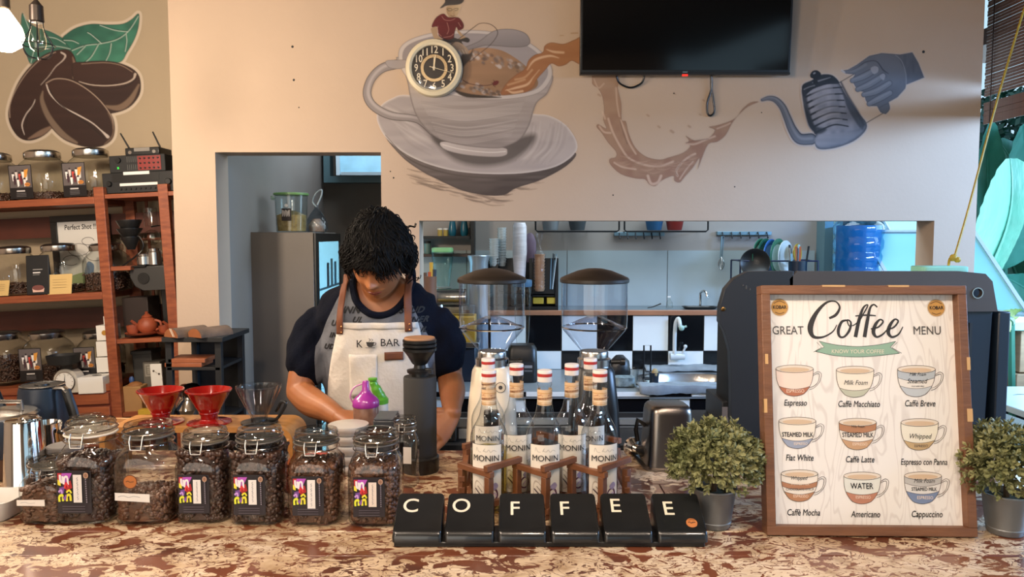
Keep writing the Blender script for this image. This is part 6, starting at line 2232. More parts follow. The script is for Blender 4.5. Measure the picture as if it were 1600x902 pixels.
for (u, w_, h_, lb) in ((216, .030, .050, 'short steel tin standing on the grey machine, left one'), (233, .030, .075, 'taller steel cup standing on the grey machine, middle one'), (247, .020, .085, 'narrow steel pot behind the steel cup on the grey machine')):
    q = on_shelf('steel_tin', lb, 'tin', u, 415, .06 if u != 247 else .12, group='steel tins on the grey machine')
    MB().lathe([(w_ * .9, 0), (w_, .003), (w_, h_ * .8), (w_ * .85, h_ * .84), (w_ * .88, h_), (w_ * .3, h_ + .004), (.001, h_ + .005)], 28).obj('tin_body', M_steel, q)
    MB().lathe([(w_ * 1.02, h_ * .78), (w_ * 1.05, h_ * .8), (w_ * 1.02, h_ * .83)], 28).obj('rim', M_chrome, q)
# small standing certificate
cf = on_shelf('certificate', 'pale green framed sheet leaning at the back of the right bay', 'picture', 244, 531, .20)
MB().box(-16 * U, 38 * U, 0, .012, .0, 66 * U).obj('frame', M_black, cf, bevel=.001)
p = Print(.0003)
p.rect(-11 * U, 36 * U, .03, 62 * U, '#a9b3a2')
p.poly([(-.02, .06), (.03, .12), (.06, .09), (.08, .05), (.0, .04)], '#76877c', True).disc(-.005, .155, .016, '#7d8a84', 16).disc(.05, .14, .022, '#95a094', 16)
p.build('sheet', cf, loc=(0, -.001, 0))
# terracotta tea sets
M_ter = mat('terracotta', '#9a4a2c', .55, col2='#7d3a22', vscale=14)


def teaset(label, u, v, s=1.0):
    t = on_shelf('terracotta_teapot', label, 'teapot', u, v, .07, group='terracotta tea sets')
    MB().lathe([(.05, 0), (.075, .006), (.082, .014), (.079, .015), (.05, .008), (.001, .008)], 36).obj('saucer', M_ter, t)
    MB().at((.018, 0, .010)).lathe([(.028, 0), (.042, .015), (.045, .035), (.036, .058), (.022, .068), (.024, .072), (.016, .080), (.006, .086), (.008, .094), (.001, .098)], 32).obj('pot', M_ter, t)
    MB().at((-.040, -.02, .010)).lathe([(.020, 0), (.026, .012), (.028, .038), (.025, .038), (.022, .01)], 28).obj('cup', M_ter, t)
    MB().tube(spline([(.055, 0, .065), (.078, 0, .055), (.078, 0, .03), (.055, 0, .02)], 5), .006, 8).obj('handle', M_ter, t)
    MB().tube([(-.02, -.02, .045), (-.035, -.04, .07)], [.009, .006], 8).obj('spout', M_ter, t)
    t.scale = (s, s, s)
    return t


teaset('terracotta teapot with cup on a saucer, the fully visible set', 214, 526)
t2 = teaset('terracotta teapot with cup partly hidden by the shelf post', 262, 525, .9)

# lower right bay: paper bag, boxes, card
pb = on_shelf('paper_bag', 'brown kraft paper bag at the bottom of the right bay', 'bag', 203, 647, .03)
w2, h2 = 15 * U, 42 * U
MB().hexa([(-w2, 0, 0), (w2, 0, 0), (w2, .07, 0), (-w2, .07, 0), (-w2, 0, h2), (w2, 0, h2 * .97), (w2, .07, h2), (-w2, .07, h2)]).obj('bag_body', mat('kraft_paper', '#9a7448', .75, var=.12, bump=.6, bscale=14), pb, bevel=.003)
MB().at((0, .04, h2 * .95)).ball((.0, 0, 0), (.036, .03, .022), 12, 8).obj('bread', mat('crust', '#8a5a30', .7, var=.2), pb)
MB().at((-.02, .05, h2 + .02)).ball((0, 0, 0), (.012, .01, .02), 8, 6).obj('blue_wrapper', mat('blue_wrap', '#2f4f86', .5), pb)
gb = on_shelf('grey_box', 'grey printed box behind the paper bag', 'box', 221, 647, .13)
MB().box(-14 * U, 14 * U, 0, .08, 0, 76 * U).obj('box_body', mat('grey_carton', '#5d5850', .6), gb, bevel=.002)
p = Print(.0003)
p.rect(-11 * U, 11 * U, 52 * U, 73 * U, '#8b867c').rect(-9 * U, 9 * U, 55 * U, 70 * U, '#6d685e')
for k in range(4):
    p.rect(-7 * U, 7 * U, (57 + k * 3.2) * U, (58.4 + k * 3.2) * U, '#a8a296')
p.build('box_print', gb, loc=(0, -.001, 0))
wc = on_shelf('white_card', 'small white card with two dark marks standing in the right bay', 'card', 244, 647, .03)
MB().box(-9 * U, 9 * U, 0, .01, 0, 78 * U).obj('card_body', M_white, wc, bevel=.002)
p = Print(.0003)
p.disc(-.010, 67 * U, .005, '#4a3f38', 10).disc(.014, 62 * U, .005, '#4a3f38', 10)
p.stroke([(-.004, 66 * U), (.008, 63 * U)], .002, '#9a8f86')
p.build('card_print', wc, loc=(0, -.001, 0))
yb = on_shelf('yellow_box', 'small flat yellow box under the white card', 'box', 229, 647, .0)
MB().box(-10 * U, 12 * U, -.02, .02, 0, 8 * U).obj('box_body', mat('yellow_carton', '#b8952f', .5), yb, bevel=.001)
# dark grey crates in the right bay
dg = on_shelf('grey_crate', 'dark grey crate standing deep in the right bay', 'crate', 196, 647, .17)
MB().box(-12 * U, 20 * U, 0, .1, .0, 90 * U).obj('crate_body', mat('slate_crate', '#3d3c3a', .6), dg, bevel=.004)
MB().box(-12 * U - .004, 20 * U + .004, -.006, .1, 86 * U, 92 * U).obj('crate_rim', mat('slate_crate', '#3d3c3a', .6), dg, bevel=.002)
db = on_shelf('dark_box', 'dark brown box on the board below the brewer', 'box', 184, 533, .12)
MB().box(-10 * U, 32 * U, 0, .12, 0, 65 * U).obj('box_body', mat('dark_brown_box', '#241712', .6), db, bevel=.003)
# bottom shelf: white boxes, scale
for i, (vt, vb, lb) in enumerate(((510, 535, 'topmost white cube box with a gold dot'), (535, 559, 'second white cube box from the top'), (559, 583, 'third white cube box from the top'), (583, 584, ''))):
    if not lb:
        break
    q = on_shelf('white_box', lb + ' in the stack on the bottom shelf', 'box', 155, vb + i * 1.3 - .5, .05, group='stacked white boxes')
    h_ = 24.5 * U
    MB().box(-13 * U, 13 * U, 0, .075, 0, h_ - .001).obj('box_body', M_white, q, bevel=.001)
    if i == 0:
        MB().at((0.0, -.001, h_ * .5), (pi / 2, 0, 0)).lathe([(.012, 0), (.012, .001)], 20).obj('gold_dot', mat('gold_seal', '#a87a30', .4), q)
q = on_shelf('white_box', 'narrow white box standing on top of the box stack', 'box', 158, 510, .05, group='stacked white boxes')
MB().box(-5 * U, 7 * U, 0, .04, 0, 14 * U).obj('box_body', M_white, q, bevel=.001)
q = on_shelf('tissue_box', 'wide white box with a round slot beside the scale', 'box', 148, 614, -.02)
MB().box(-22 * U, 18 * U, 0, .12, 0, 26 * U).obj('box_body', M_white, q, bevel=.002)
MB().at((0, .05, 26 * U)).lathe([(.022, 0), (.022, .001)], 20, sy=.6).obj('slot', M_blackm, q)
q = on_shelf('pedestal_box', 'white block under the stacked cube boxes', 'box', 157, 600, .055, group='stacked white boxes')
MB().box(-13 * U, 12 * U, 0, .07, 0, 13 * U).obj('box_body', M_white, q, bevel=.001)
ws = on_shelf('kitchen_scale', 'white round dial weighing scale with a black pan', 'scale', 108, 613, -.02)
MB().prism([(19 * U * cos(a), 19 * U + 19 * U * sin(a)) for a in np.linspace(-.2, pi + .2, 20)] + [(-19 * U, 0), (19 * U, 0)], 0, .06).obj('housing', mat('cream_enamel', '#b3aca0', .3), ws, bevel=.004)
MB().at((0, -.001, 18 * U), (pi / 2, 0, 0)).lathe([(16 * U, 0), (16 * U, .004), (14.5 * U, .005)], 36).obj('dial_rim', M_steel, ws)
p = Print(.0003)
p.disc(0, 0, 14.5 * U, '#d6d1c8', 32)
for k in range(12):
    a = k * pi / 6
    p.stroke([(11.5 * U * sin(a), 11.5 * U * cos(a)), (13.5 * U * sin(a), 13.5 * U * cos(a))], .0015, '#3a3633')
p.stroke([(0, -2 * U), (2 * U, 12 * U)], [.004, .001], '#1d1b1a').disc(0, 0, 2 * U, '#1d1b1a', 12)
p.build('dial_print', ws, loc=(0, -.007, 18 * U))
MB().box(-.02, .03, .01, .05, 36 * U, 44 * U).obj('pan_neck', M_black, ws)
MB().super([(.028, 3, 44 * U), (.060, 3, 47 * U), (.068, 3, 61 * U), (.064, 3, 61 * U), (.05, 3, 50 * U)], 32, asp=.8).obj('pan', M_blackm, ws)

# ================================================================== little black side cabinet with log slices
cb = thing('black_cabinet', 'small black open cabinet against the wall beside the shelf', 'cabinet', (P(303, 600, 3.2).x, 3.2, 0))
Uc = 3.1 / FPX
zt = P(303, 527, 3.06).z
xa, xb = P(256, 600, 3.06).x - cb.location.x, P(347, 600, 3.06).x - cb.location.x
MB().box(xa, xb + .01, -.15, .165, zt - .02, zt).obj('top_board', M_blackm, cb, bevel=.002)
for x in (xa + .005, xb - .03):
    for y in (-.13, .12):
        MB().box(x, x + .025, y, y + .025, 0, zt - .02).obj('leg', M_blackm, cb, bevel=.001)
zsh = P(303, 575, 3.06).z
for z in (zsh, zsh - .22, .4):
    MB().box(xa + .01, xb - .01, -.13, .145, z - .012, z).obj('shelf_board', M_blackm, cb, bevel=.001)
MB().box(xa + .01, xb - .01, .147, .155, .1, zt - .02).obj('back_board', M_blackm, cb, smooth=False)
for k, (u, v, lb) in enumerate(((296, 574, 'lower flat terracotta coaster slab in the black cabinet'), (301, 567, 'upper flat terracotta coaster slab in the black cabinet'))):
    o = MB().box(-.075, .075, -.06, .06, 0, .017).obj('wood_slab', mat('slab_wood', '#8a4c2c', .5, var=.15), bevel=.002, loc=(P(u, v, 3.13).x, 3.13, zsh + k * .0175 + .0005))
    tag(o, lb, 'slab', 'flat slabs in the black cabinet')
for (u, lb, mark) in ((276, 'halved log with white stripes on its cut face', True), (312, 'halved log with plain cut face, right of the striped one', False)):
    t = thing('halved_log', lb, 'log', (P(u, 527, 3.1).x, 3.05, zt), radians(-32), group='halved logs on the black cabinet')
    R = .045
    pr_ = [(R * cos(a), R * .8 * sin(a)) for a in np.linspace(0, pi, 16)]
    MB().prism([(float(a), float(b)) for a, b in pr_], 0, .15).obj('bark', mat('bark', '#5b4a3c', .85, var=.35, vscale=12, bump=1.0), t)
    MB().prism([(float(a) * .96, float(b) * .96 + .0003) for a, b in pr_], -.002, .001).obj('cut_face', mat('cut_wood', '#8f5532', .6, var=.2, vscale=8), t)
    if mark:
        p = Print(.0003)
        p.stroke([(-.005, .036), (.018, .004)], .004, '#d8cfc0', smooth=False).stroke([(.004, .036), (.027, .004)], .003, '#d8cfc0', smooth=False)
        p.build('white_stripes', t, loc=(0, -.003, 0))
t = thing('metal_server', 'round chrome server in the lower part of the black cabinet', 'pot', (P(296, 620, 3.13).x, 3.13, zsh - .22))
MB().lathe([(.03, 0), (.05, .01), (.058, .04), (.04, .075), (.03, .085), (.045, .1), (.048, .125), (.03, .14), (.01, .145)], 32).obj('pot_body', M_chrome, t)
# ================================================================== television, clock, lamps
M_scr = mat('tv_screen', '#070708', 0.09, spec=.5)
YT = WY - .07
tl, tr_ = P(906, 117, YT), P(1234, 120, YT)
tv = thing('television', 'large black flat television mounted on the wall above the kitchen hatch', 'television', ((tl.x + tr_.x) / 2, YT, tl.z), rot=(radians(4), 0, 0))
W2 = (tr_.x - tl.x) / 2
Ht = W2 * 2 * .58
MB().box(-W2, W2, 0, .035, 0, Ht).obj('casing', M_black, tv, bevel=.003)
MB().box(-W2 + .010, W2 - .010, -.002, .001, .020, Ht - .010).obj('screen', M_scr, tv, smooth=False)
MB().box(-W2, W2, -.004, .0, 0, .010).obj('bottom_trim', mat('tv_trim', '#2a2523', .25, .4), tv, bevel=.001)
MB().box(-.012, .012, -.006, .0, -.006, .002).obj('standby_light', mat('red_led', '#a02018', .3, emit='#e02818', estr=1.2), tv)
MB().box(-.011, .011, -.005, -.001, .0095, .0125).obj('maker_plate', M_steel, tv)
MB().box(-.2, .2, .035, .065, .2, .4).obj('wall_bracket', M_dark, tv)
for pts, lb in (([P(963, 118, WY - .02), P(968, 130, WY - .012), P(985, 137, WY - .01), P(1002, 130, WY - .012), P(1007, 118, WY - .02)], 'short black cable loop hanging below the television, left one'),
                ([P(1112, 118, WY - .02), P(1111, 140, WY - .012), P(1105, 160, WY - .01), P(1105, 176, WY - .01), P(1110, 181, WY - .01), P(1116, 174, WY - .01), P(1114, 155, WY - .011), P(1111, 136, WY - .012), P(1111, 118, WY - .02)], 'long black cable loop hanging below the television, right one')):
    tag(MB().tube(spline(pts, 6), .0042, 8).obj('cable_loop', M_black), lb, 'cable', 'cables under the television')

cc = P(679, 108, WY)
rcl = 43.5 / FPX * 3.4 * 1.0
ck2 = thing('wall_clock', 'round wall clock with cream rim and black dial on the painted cup', 'clock', (cc.x, WY, cc.z))
rot90 = (pi / 2, 0, 0)
MB().at((0, 0, 0), rot90).lathe([(rcl, 0.002), (rcl, .026), (rcl * .97, .034), (rcl * .85, .040), (rcl * .78, .034), (rcl * .77, .022)], 64, True, False).obj('rim', mat('cream_rim', '#cfc3a6', .5), ck2)
MB().at((0, 0, 0), rot90).lathe([(rcl * .775, .018), (.001, .018)], 48, False, False).obj('dial', mat('dark_brown_dial', '#1d1512', .3), ck2)
MB().at((0, 0, 0), rot90).lathe([(rcl * .48, .0185), (rcl * .47, .021), (rcl * .37, .021), (rcl * .36, .0185)], 48, False, False).obj('brass_ring', mat('pale_brass', '#c9b28c', .25, .8), ck2)
M_num = mat('pale_numerals', '#d9cdb4', .5)
for k in range(1, 13):
    a = radians(30 * k)
    text('numeral', str(k), .045, M_num, ck2, (rcl * .63 * sin(a), -.0195, rcl * .63 * cos(a)), sx=.8, bold=.0006, res=2)


def hand_(name, ang, L, w, m, y, back=.01):
    a = radians(ang)
    p = Print(.0)
    d = Vector((sin(a), cos(a)))
    n_ = Vector((d.y, -d.x))
    pts = [(-d * back + n_ * w), (d * L + n_ * w * .5), (d * L - n_ * w * .5), (-d * back - n_ * w)]
    p.poly([(q.x, q.y) for q in pts], '#e6d5b0')
    p.build(name, ck2, loc=(0, y, 0))


hand_('hour_hand', 2, rcl * .38, .004, M_num, -.024)
hand_('minute_hand', 8, rcl * .45, .0025, M_num, -.026)
hand_('second_hand', 105, rcl * .72, .0013, M_num, -.028, .02)
MB().at((0, -.028, 0), rot90).lathe([(.006, -.006), (.006, .003)], 16).obj('hub', M_num, ck2)
MB().at((0, 0, 0), rot90).lathe([(rcl * .78, .0345), (rcl * .70, .036), (.001, .0365)], 48, False, False).obj('cover_glass', glass('clock_glass', (.97, .97, .97), (.9, .9, .9), .05), ck2)


def pendant(label, u, v, Y, lit):
    c = P(u, v, Y)
    t = thing('pendant_lamp', label, 'lamp', c, group='caged pendant bulbs')
    s = .0042 * 1.0
    MB().tube([(0, 0, .07), (0, 0, CE - c.z)], .0022, 6).obj('cord', M_black, t)
    MB().lathe([(.004, .075), (.010, .066), (.017, .058), (.018, .018), (.015, .014)], 20).obj('socket', mat('pewter_socket', '#4a423c', .35, .7), t)
    m = mat('lit_bulb', '#ffe9c8', .3, emit='#ffe2b4', estr=28) if lit else glass('bulb_glass', (.95, .93, .90), (.6, .55, .5), .04)
    MB().lathe([(.010, .016), (.013, .004), (.019, -.022), (.021, -.038), (.017, -.054), (.007, -.062), (.001, -.063)] if not lit else [(.012, .016), (.02, .004), (.045, -.035), (.052, -.06), (.045, -.09), (.02, -.108), (.001, -.11)], 24, True, False).obj('bulb', m, t)
    if not lit:
        MB().tube([(.004, 0, .0), (.005, 0, -.04)], .001, 5).obj('filament', mat('filament', '#8a6a40', .3, .8), t)
        for k in range(6):
            a = k * pi / 3
            MB().tube(spline([(.016 * cos(a), .016 * sin(a), .018), (.020 * cos(a), .020 * sin(a), -.01), (.040 * cos(a), .040 * sin(a), -.045), (.028 * cos(a), .028 * sin(a), -.075), (.006 * cos(a), .006 * sin(a), -.08)], 4), .0013, 5).obj('cage_wire', M_black, t)
        MB().tube([(.041 * cos(a), .041 * sin(a), -.045) for a in np.linspace(0, 2 * pi, 25)[:-1]], .0013, 5, closed=True).obj('cage_ring', M_black, t)
    else:
        lamp('pendant_bulb_light', 'POINT', c + Vector((0.0, -.0, -.14)), 46, (1.0, .84, .66), .05)
    return t


pendant('lit glowing pendant bulb at the left border of the photo', 6, 22, 2.35, True)
pendant('unlit caged pendant bulb hanging before the painted leaves', 58, 44, 2.1, False)

# ================================================================== behind the left doorway
F1 = 3.95
fl, frr, ff = P(385, 500, F1).x, P(492, 500, F1).x, P(492, 363, F1).z
fg = thing('display_fridge', 'grey display fridge seen from its side with a glowing glass door', 'fridge', (fl, F1, 0))
Wf = frr - fl
Df = .72
xf = P(540, 500, F1 + Df).x - fl
MB().hexa([(0, 0, .05), (Wf, 0, .05), (xf - .05, Df, .05), (0, Df, .05), (0, 0, ff), (Wf, 0, ff), (xf - .05, Df, ff), (0, Df, ff)]).obj('cabinet', mat('fridge_grey', '#6b6259', .5, var=.08, vscale=3, bump=.1), fg, bevel=.004)
MB().box(-.07, -.001, .02, Df, .05, ff - .01).obj('side_panel', mat('fridge_dark_grey', '#4d4640', .6), fg, bevel=.003)  # side panel in a darker grey than the cabinet
# door frame along the front face which looks towards +x
A0, A1 = Vector((Wf + .004, .0, 0)), Vector((xf - .03, Df, 0))
dn = (A1 - A0).normalized()
nx_ = Vector((dn.y, -dn.x, 0))


def slab(name, s0, s1, z0, z1, d0, d1, m):
    p = [A0 + dn * s0 + nx_ * d0, A0 + dn * s1 + nx_ * d0, A0 + dn * s1 + nx_ * d1, A0 + dn * s0 + nx_ * d1]
    return MB().hexa([(q.x, q.y, z0) for q in p] + [(q.x, q.y, z1) for q in p]).obj(name, m, fg, smooth=False)


Ld = (A1 - A0).length
slab('door_stile', 0, .08, .08, ff - .005, 0, .007, M_black)
slab('door_stile', Ld - .05, Ld, .08, ff - .005, 0, .007, M_black)
slab('door_rail', .08, Ld - .05, ff - .05, ff - .005, 0, .007, M_black)
slab('door_rail', .08, Ld - .05, .08, .2, 0, .007, M_black)
slab('lit_interior', .08, Ld - .05, .2, ff - .05, .0, .003, mat('fridge_glow', '#d8f4ff', .5, emit='#a8e6ff', estr=1.5))
random.seed(12)
for k in range(5):
    z_ = .3 + k * .24
    slab('wire_shelf', .08, Ld - .05, z_, z_ + .012, .003, .005, mat('pale_wire', '#6fa8bd', .4))
    for j in range(3):
        s_ = .30 + j * .11
        slab('drink_bottle', s_, s_ + .06, z_ + .012, z_ + .012 + random.uniform(.12, .19), .003, .005, [mat('cyan_bottle', '#3f9cc0', .3), mat('dark_bottle', '#2a5a72', .3), mat('grey_bottle', '#8fb2bd', .3)][(k + j) % 3])
slab('glass_pane', .08, Ld - .05, .2, ff - .05, .0055, .0065, glass('door_glass', (.9, .96, .97), (.6, .7, .72), .04))
# cable and switch left of the fridge
tag(MB().box(0, .03, 0, .015, 0, .06).obj('wall_switch', M_white, loc=(KL + .003, 4.3, P(375, 385, 4.3).z)), 'small pale switch on the wall left of the fridge', 'switch')

t = thing('snack_tub', 'clear plastic tub of chips with green lid on top of the fridge', 'tub', (P(456, 362, 4.15).x, 4.15, ff + .001))
R_ = 26 / FPX * 4.15
hh = P(456, 302, 4.15).z - ff
MB().lathe([(R_ * .84, 0), (R_ * .88, .004), (R_ * .96, hh - .012)], 36, True, False).obj('tub_body', glass('tub_plastic', (.82, .88, .88), (.5, .56, .58), .12), t)
MB().lathe([(R_ * .97, hh - .014), (R_ * 1.03, hh - .012), (R_ * 1.03, hh - .002), (R_ * .97, hh), (.001, hh)], 36).obj('lid', mat('green_lid', '#6f9c5c', .4), t)
p = Print(.0003)
p.rect(-.030, .022, .060, .125, '#2a1a18')
for k in range(7):
    p.poly([(-.026 + k * .006, .118 - (k % 3) * .006), (-.021 + k * .006, .116), (-.022 + k * .006, .085 + (k % 2) * .01), (-.026 + k * .006, .08)], '#cfc4bc')
p.disc(-.002, .140, .009, '#e3e0dc', 16)
p.build('sticker', t, bend=R_ * .96)
MB().tube([(-R_ * 1.0, 0, hh - .03), (-R_ * 1.14, 0, hh - .03), (-R_ * 1.14, 0, hh - .015)], .008, 8).obj('latch', mat('pale_mint_latch', '#a9c4b4', .4), t)
MB().lathe([(R_ * .8, .006), (R_ * .84, .05), (R_ * .86, .09), (.02, .115), (.001, .115)], 24).obj('chips', mat('chips', '#c4a468', .7, col2='#8d6f3c', vscale=40, bump=1.0, bscale=50), t)
t = thing('plastic_bag', 'knotted pale plastic bag standing beside the chips tub', 'bag', (P(495, 362, 4.25).x, 4.25, ff + .001))
MB().super([(.05, 2.4, 0), (.062, 2.6, .02), (.058, 2.4, .06), (.035, 2.2, .10), (.012, 2, .13), (.009, 2, .15)], 26, asp=.7).obj('bag_body', glass('milky_bag', (.62, .68, .74), (.45, .5, .56), .25, bump=.6), t)
MB().super([(.042, 3, .004), (.045, 3, .04), (.02, 2, .075)], 16, asp=.7).obj('wrapped_food', mat('orange_snack', '#b07a54', .6, col2='#c9c4bd', vscale=30), t)
MB().tube(spline([(0, 0, .14), (-.02, -.0, .17), (.0, 0, .215), (.03, 0, .232), (.028, 0, .20), (.005, 0, .15)], 5), .009, 8, flat=.5).obj('handle_loop', mat('milky_handle', '#a9b4b9', .5), t)

# ================================================================== kitchen hatch, left side: shelf with jars
YB = BW
ws_ = thing('wall_shelf', 'dark wooden wall shelf with an upright at the left of the hatch', 'shelf', (P(700, 370, YB).x, YB, P(700, 371, YB).z))
gx_ = lambda u: P(u, 370, YB).x - ws_.location.x
gz_ = lambda v: P(700, v, YB - .1).z - ws_.location.z
MB().box(gx_(640), gx_(737), -.16, 0, gz_(373), gz_(369)).obj('board', M_blackm, ws_, smooth=False)
MB().box(gx_(640), gx_(737), -.16, 0, gz_(401), gz_(397)).obj('board', mat('dark_board', '#3c2a22', .6), ws_, smooth=False)
MB().box(gx_(738), gx_(743), -.17, 0, gz_(420), gz_(320)).obj('upright', M_blackm, ws_, smooth=False)
for u, lb in ((707, 'teal ceramic vase on the upper wall shelf, left of the two'), (725.5, 'teal ceramic vase on the upper wall shelf, right of the two')):
    t = thing('teal_vase', lb, 'vase', (P(u, 370, YB - .08).x, YB - .08, ws_.location.z + gz_(369) + .0005), group='teal vases on the wall shelf')
    MB().lathe([(.017, 0), (.022, .01), (.024, .035), (.018, .075), (.013, .10), (.015, .125), (.012, .13)], 24).obj('vase_body', mat('teal_glaze', '#1d5a6e', .2), t)
for u, lb in ((687.5, 'tiny jar with yellow label on the upper wall shelf, left one'), (696.5, 'tiny jar with yellow label next to the teal vase')):
    t = thing('spice_jar', lb, 'jar', (P(u, 370, YB - .08).x, YB - .08, ws_.location.z + gz_(369) + .0005), group='small spice jars')
    MB().lathe([(.014, 0), (.014, .036)], 20).obj('jar_body', mat('yellow_label', '#a38c3e', .5), t)
    MB().lathe([(.015, .036), (.015, .045), (.001, .046)], 20).obj('lid', M_white, t)
t = thing('spice_jar', 'small glass jar with dark lid on the lower wall shelf', 'jar', (P(668, 396, YB - .08).x, YB - .08, ws_.location.z + gz_(397) + .0005), group='small spice jars')
MB().lathe([(.020, 0), (.021, .06)], 20).obj('jar_body', mat('grey_green_glass', '#5d7a74', .2), t)
MB().lathe([(.020, .061), (.020, .075), (.001, .076)], 20).obj('lid', M_blackm, t)

zL = zl + .0005
# blender with green lid
YL = 4.40
t = thing('blender_jug', 'tall clear blender jug with light green lid on the ledge', 'blender', (P(692, 480, YL).x, YL, zL))
zq = lambda v: P(692, v, YL).z - zL
MB().lathe([(.05, 0), (.055, .01), (.05, zq(450))], 28).obj('motor_base', M_steel, t)
MB().super([(.042, 3, zq(448)), (.048, 3, zq(430)), (.066, 4, zq(392))], 32, False, False).obj('jug', glass('aqua_jug', (.78, .93, .92), (.35, .55, .56), .05), t)
MB().super([(.060, 4, zq(394)), (.060, 4, zq(388)), (.05, 4, zq(387))], 32).obj('lid', mat('light_green_lid', '#8cc48a', .4), t)
# utensil pot
t = thing('utensil_pot', 'small brown pot with yellow and orange spatulas', 'pot', (P(677, 480, 4.12).x - .02, 4.12, zc))
zq = lambda v: P(677, v, 4.12).z - zc
MB().lathe([(.034, 0), (.040, zq(432))], 24).obj('pot_body', mat('brown_pot', '#6d4a35', .6), t)
for dx_, c_, v_ in ((.012, '#cfa63a', 410), (.004, '#b5502a', 425), (-.022, '#5a4030', 426), (.03, '#2d3a4a', 421)):
    MB().tube([(dx_ * .3, 0, .1), (dx_, -.01, zq(v_))], [.004, .010], 6, flat=.4).obj('spatula', mat('spatula_' + c_[1:4].replace('#', ''), c_, .5), t)
# roll holder and yellow toaster machine
rl = thing('metal_canister', 'shiny steel cylinder lying above the yellow machine', 'cylinder', (P(702, 465, 4.2).x, 4.2, P(702, 465, 4.2).z))
MB().at((-.08, 0, 0), (0, pi / 2, 0)).lathe([(.045, 0), (.048, .004), (.048, .17), (.045, .174)], 32).obj('drum', M_steel, rl)
MB().box(-.07, .08, -.05, .05, zc - rl.location.z, -.048).obj('drum_stand', M_steel, rl, smooth=False)
ym = thing('juice_machine', 'yellow fronted machine with round dial behind the barista shoulder', 'machine', (P(712, 540, 3.9).x, 3.9, zc))
zq = lambda v: P(712, v, 3.9).z - zc
MB().box(-.13, .10, 0, .16, zq(535), zq(495)).obj('yellow_front', mat('yellow_enamel', '#b58a22', .4), ym, bevel=.005)
MB().box(-.15, .12, -.02, .16, zq(543), zq(535)).obj('tray', M_steel, ym, bevel=.002)
MB().box(-.13, .10, .02, .16, 0, zq(543)).obj('lower_body', M_navy, ym, bevel=.005)
MB().at((.04, -.003, zq(514)), rot90).lathe([(.020, 0), (.020, .008), (.008, .012)], 24).obj('dial', M_black, ym)
MB().at((.04, -.012, zq(514)), rot90).lathe([(.010, 0), (.010, .003)], 18).obj('dial_cap', M_white, ym)
MB().super([(.09, 4, zq(495)), (.10, 4, zq(480)), (.09, 4, zq(478))], 24, asp=.6).obj('clear_bowl', M_glass, ym, loc=(0, .08, 0))

# black organiser with cup stacks
og = thing('cup_organiser', 'black bar organiser holding cup stacks behind the grinders', 'organiser', (P(805, 480, 4.33).x, 4.33, zL))
zo_ = lambda v: P(805, v, 4.25).z - zL
xo_ = lambda u: P(u, 440, 4.25).x - og.location.x
yy0, yy1 = -.05, .10
MB().box(xo_(738), xo_(873), yy1 - .01, yy1, 0, zo_(405)).obj('back_wall', M_black, og, smooth=False)
MB().box(xo_(738), xo_(873), yy0, yy1, 0, zo_(480)).obj('bottom', M_black, og, smooth=False)
for a, b_ in ((737, 742), (768, 778), (799, 804), (827, 832), (868, 873)):
    MB().box(xo_(a), xo_(b_), yy0, yy1 - .011, zo_(479), zo_(404)).obj('divider', M_black, og, smooth=False)
MB().box(xo_(833), xo_(867), yy0, yy0 + .004, zo_(462), zo_(404)).obj('front_panel', M_black, og, smooth=False)
MB().box(xo_(743), xo_(867), yy0, yy1, zo_(464), zo_(460)).obj('tray_board', M_black, og, smooth=False)
for u0_, u1_, lb in ((833, 850, 'left'), (855, 871, 'right')):
    MB().box(xo_(u0_), xo_(u1_), yy0 + .005, yy0 + .06, zo_(476), zo_(466)).obj('yellow_packet', mat('yellow_packet', '#b59a30', .5), og, bevel=.003)


def cups(label, u, v0, v1, r, m, Y, flare=.25, n=14, name='cup_stack'):
    c = P(u, v0, Y)
    z1 = P(u, v1, Y).z
    t = thing(name, label, 'cups', (c.x, Y, c.z), group='cup stacks in the organiser')
    H = z1 - c.z
    me = MB().lathe([(r * (1 - flare), 0), (r * .96, H / n * 1.2), (r, H / n * 1.25), (r, H / n * 1.5), (r * .93, H / n * 1.45)], 24).mesh('cup', m)
    for k in range(n):
        link('cup', me, t, loc=(0, 0, H * k / n * .93))
    return t


M_cupc = mat('clear_cups', '#b4bcbf', .3, var=.2, vscale=60)
M_cupw = mat('white_cups', '#cfcfd2', .5)
M_cupk = mat('kraft_cups', '#b98f6d', .6)
cups('translucent plastic cup stack, left and lowest in the organiser', 772, 416, 372, .028, M_cupc, 4.30, n=11)
cups('translucent cup stack rising behind the leftmost one', 784, 416, 354, .026, M_cupc, 4.36, n=14)
t = thing('wrapped_cups', 'tall white cup sleeve wrapped in clear film', 'cups', (P(812, 438, 4.28).x, 4.28, P(812, 438, 4.28).z))
hz_ = P(812, 348, 4.28).z - t.location.z
MB().lathe([(.030, 0), (.034, .06), (.040, hz_ * .5), (.038, hz_ - .02), (.030, hz_)], 26).obj('cup_sleeve', mat('film_white', '#c9c6cc', .35, var=.12, vscale=10, stretch=(1, 1, 6), bump=.6, bscale=20), t)
t = thing('kraft_cups', 'kraft paper cup stack in a knotted clear bag', 'cups', (P(843, 455, 4.27).x, 4.27, P(843, 455, 4.27).z))
hz_ = P(843, 398, 4.27).z - t.location.z
me = MB().lathe([(.024, 0), (.030, .016), (.031, .019), (.028, .019)], 24).mesh('cup', M_cupk)
for k in range(12):
    link('cup', me, t, loc=(0, 0, k * (hz_ / 12.0)))
MB().super([(.030, 2, 0), (.036, 2, hz_ * .8), (.034, 2, hz_), (.006, 2, hz_ + .045), (.005, 2, hz_ + .055), (.022, 2, hz_ + .12)], 20, False, False).obj('film_bag', glass('thin_film', (.9, .9, .92), (.7, .7, .75), .25, bump=.8), t)
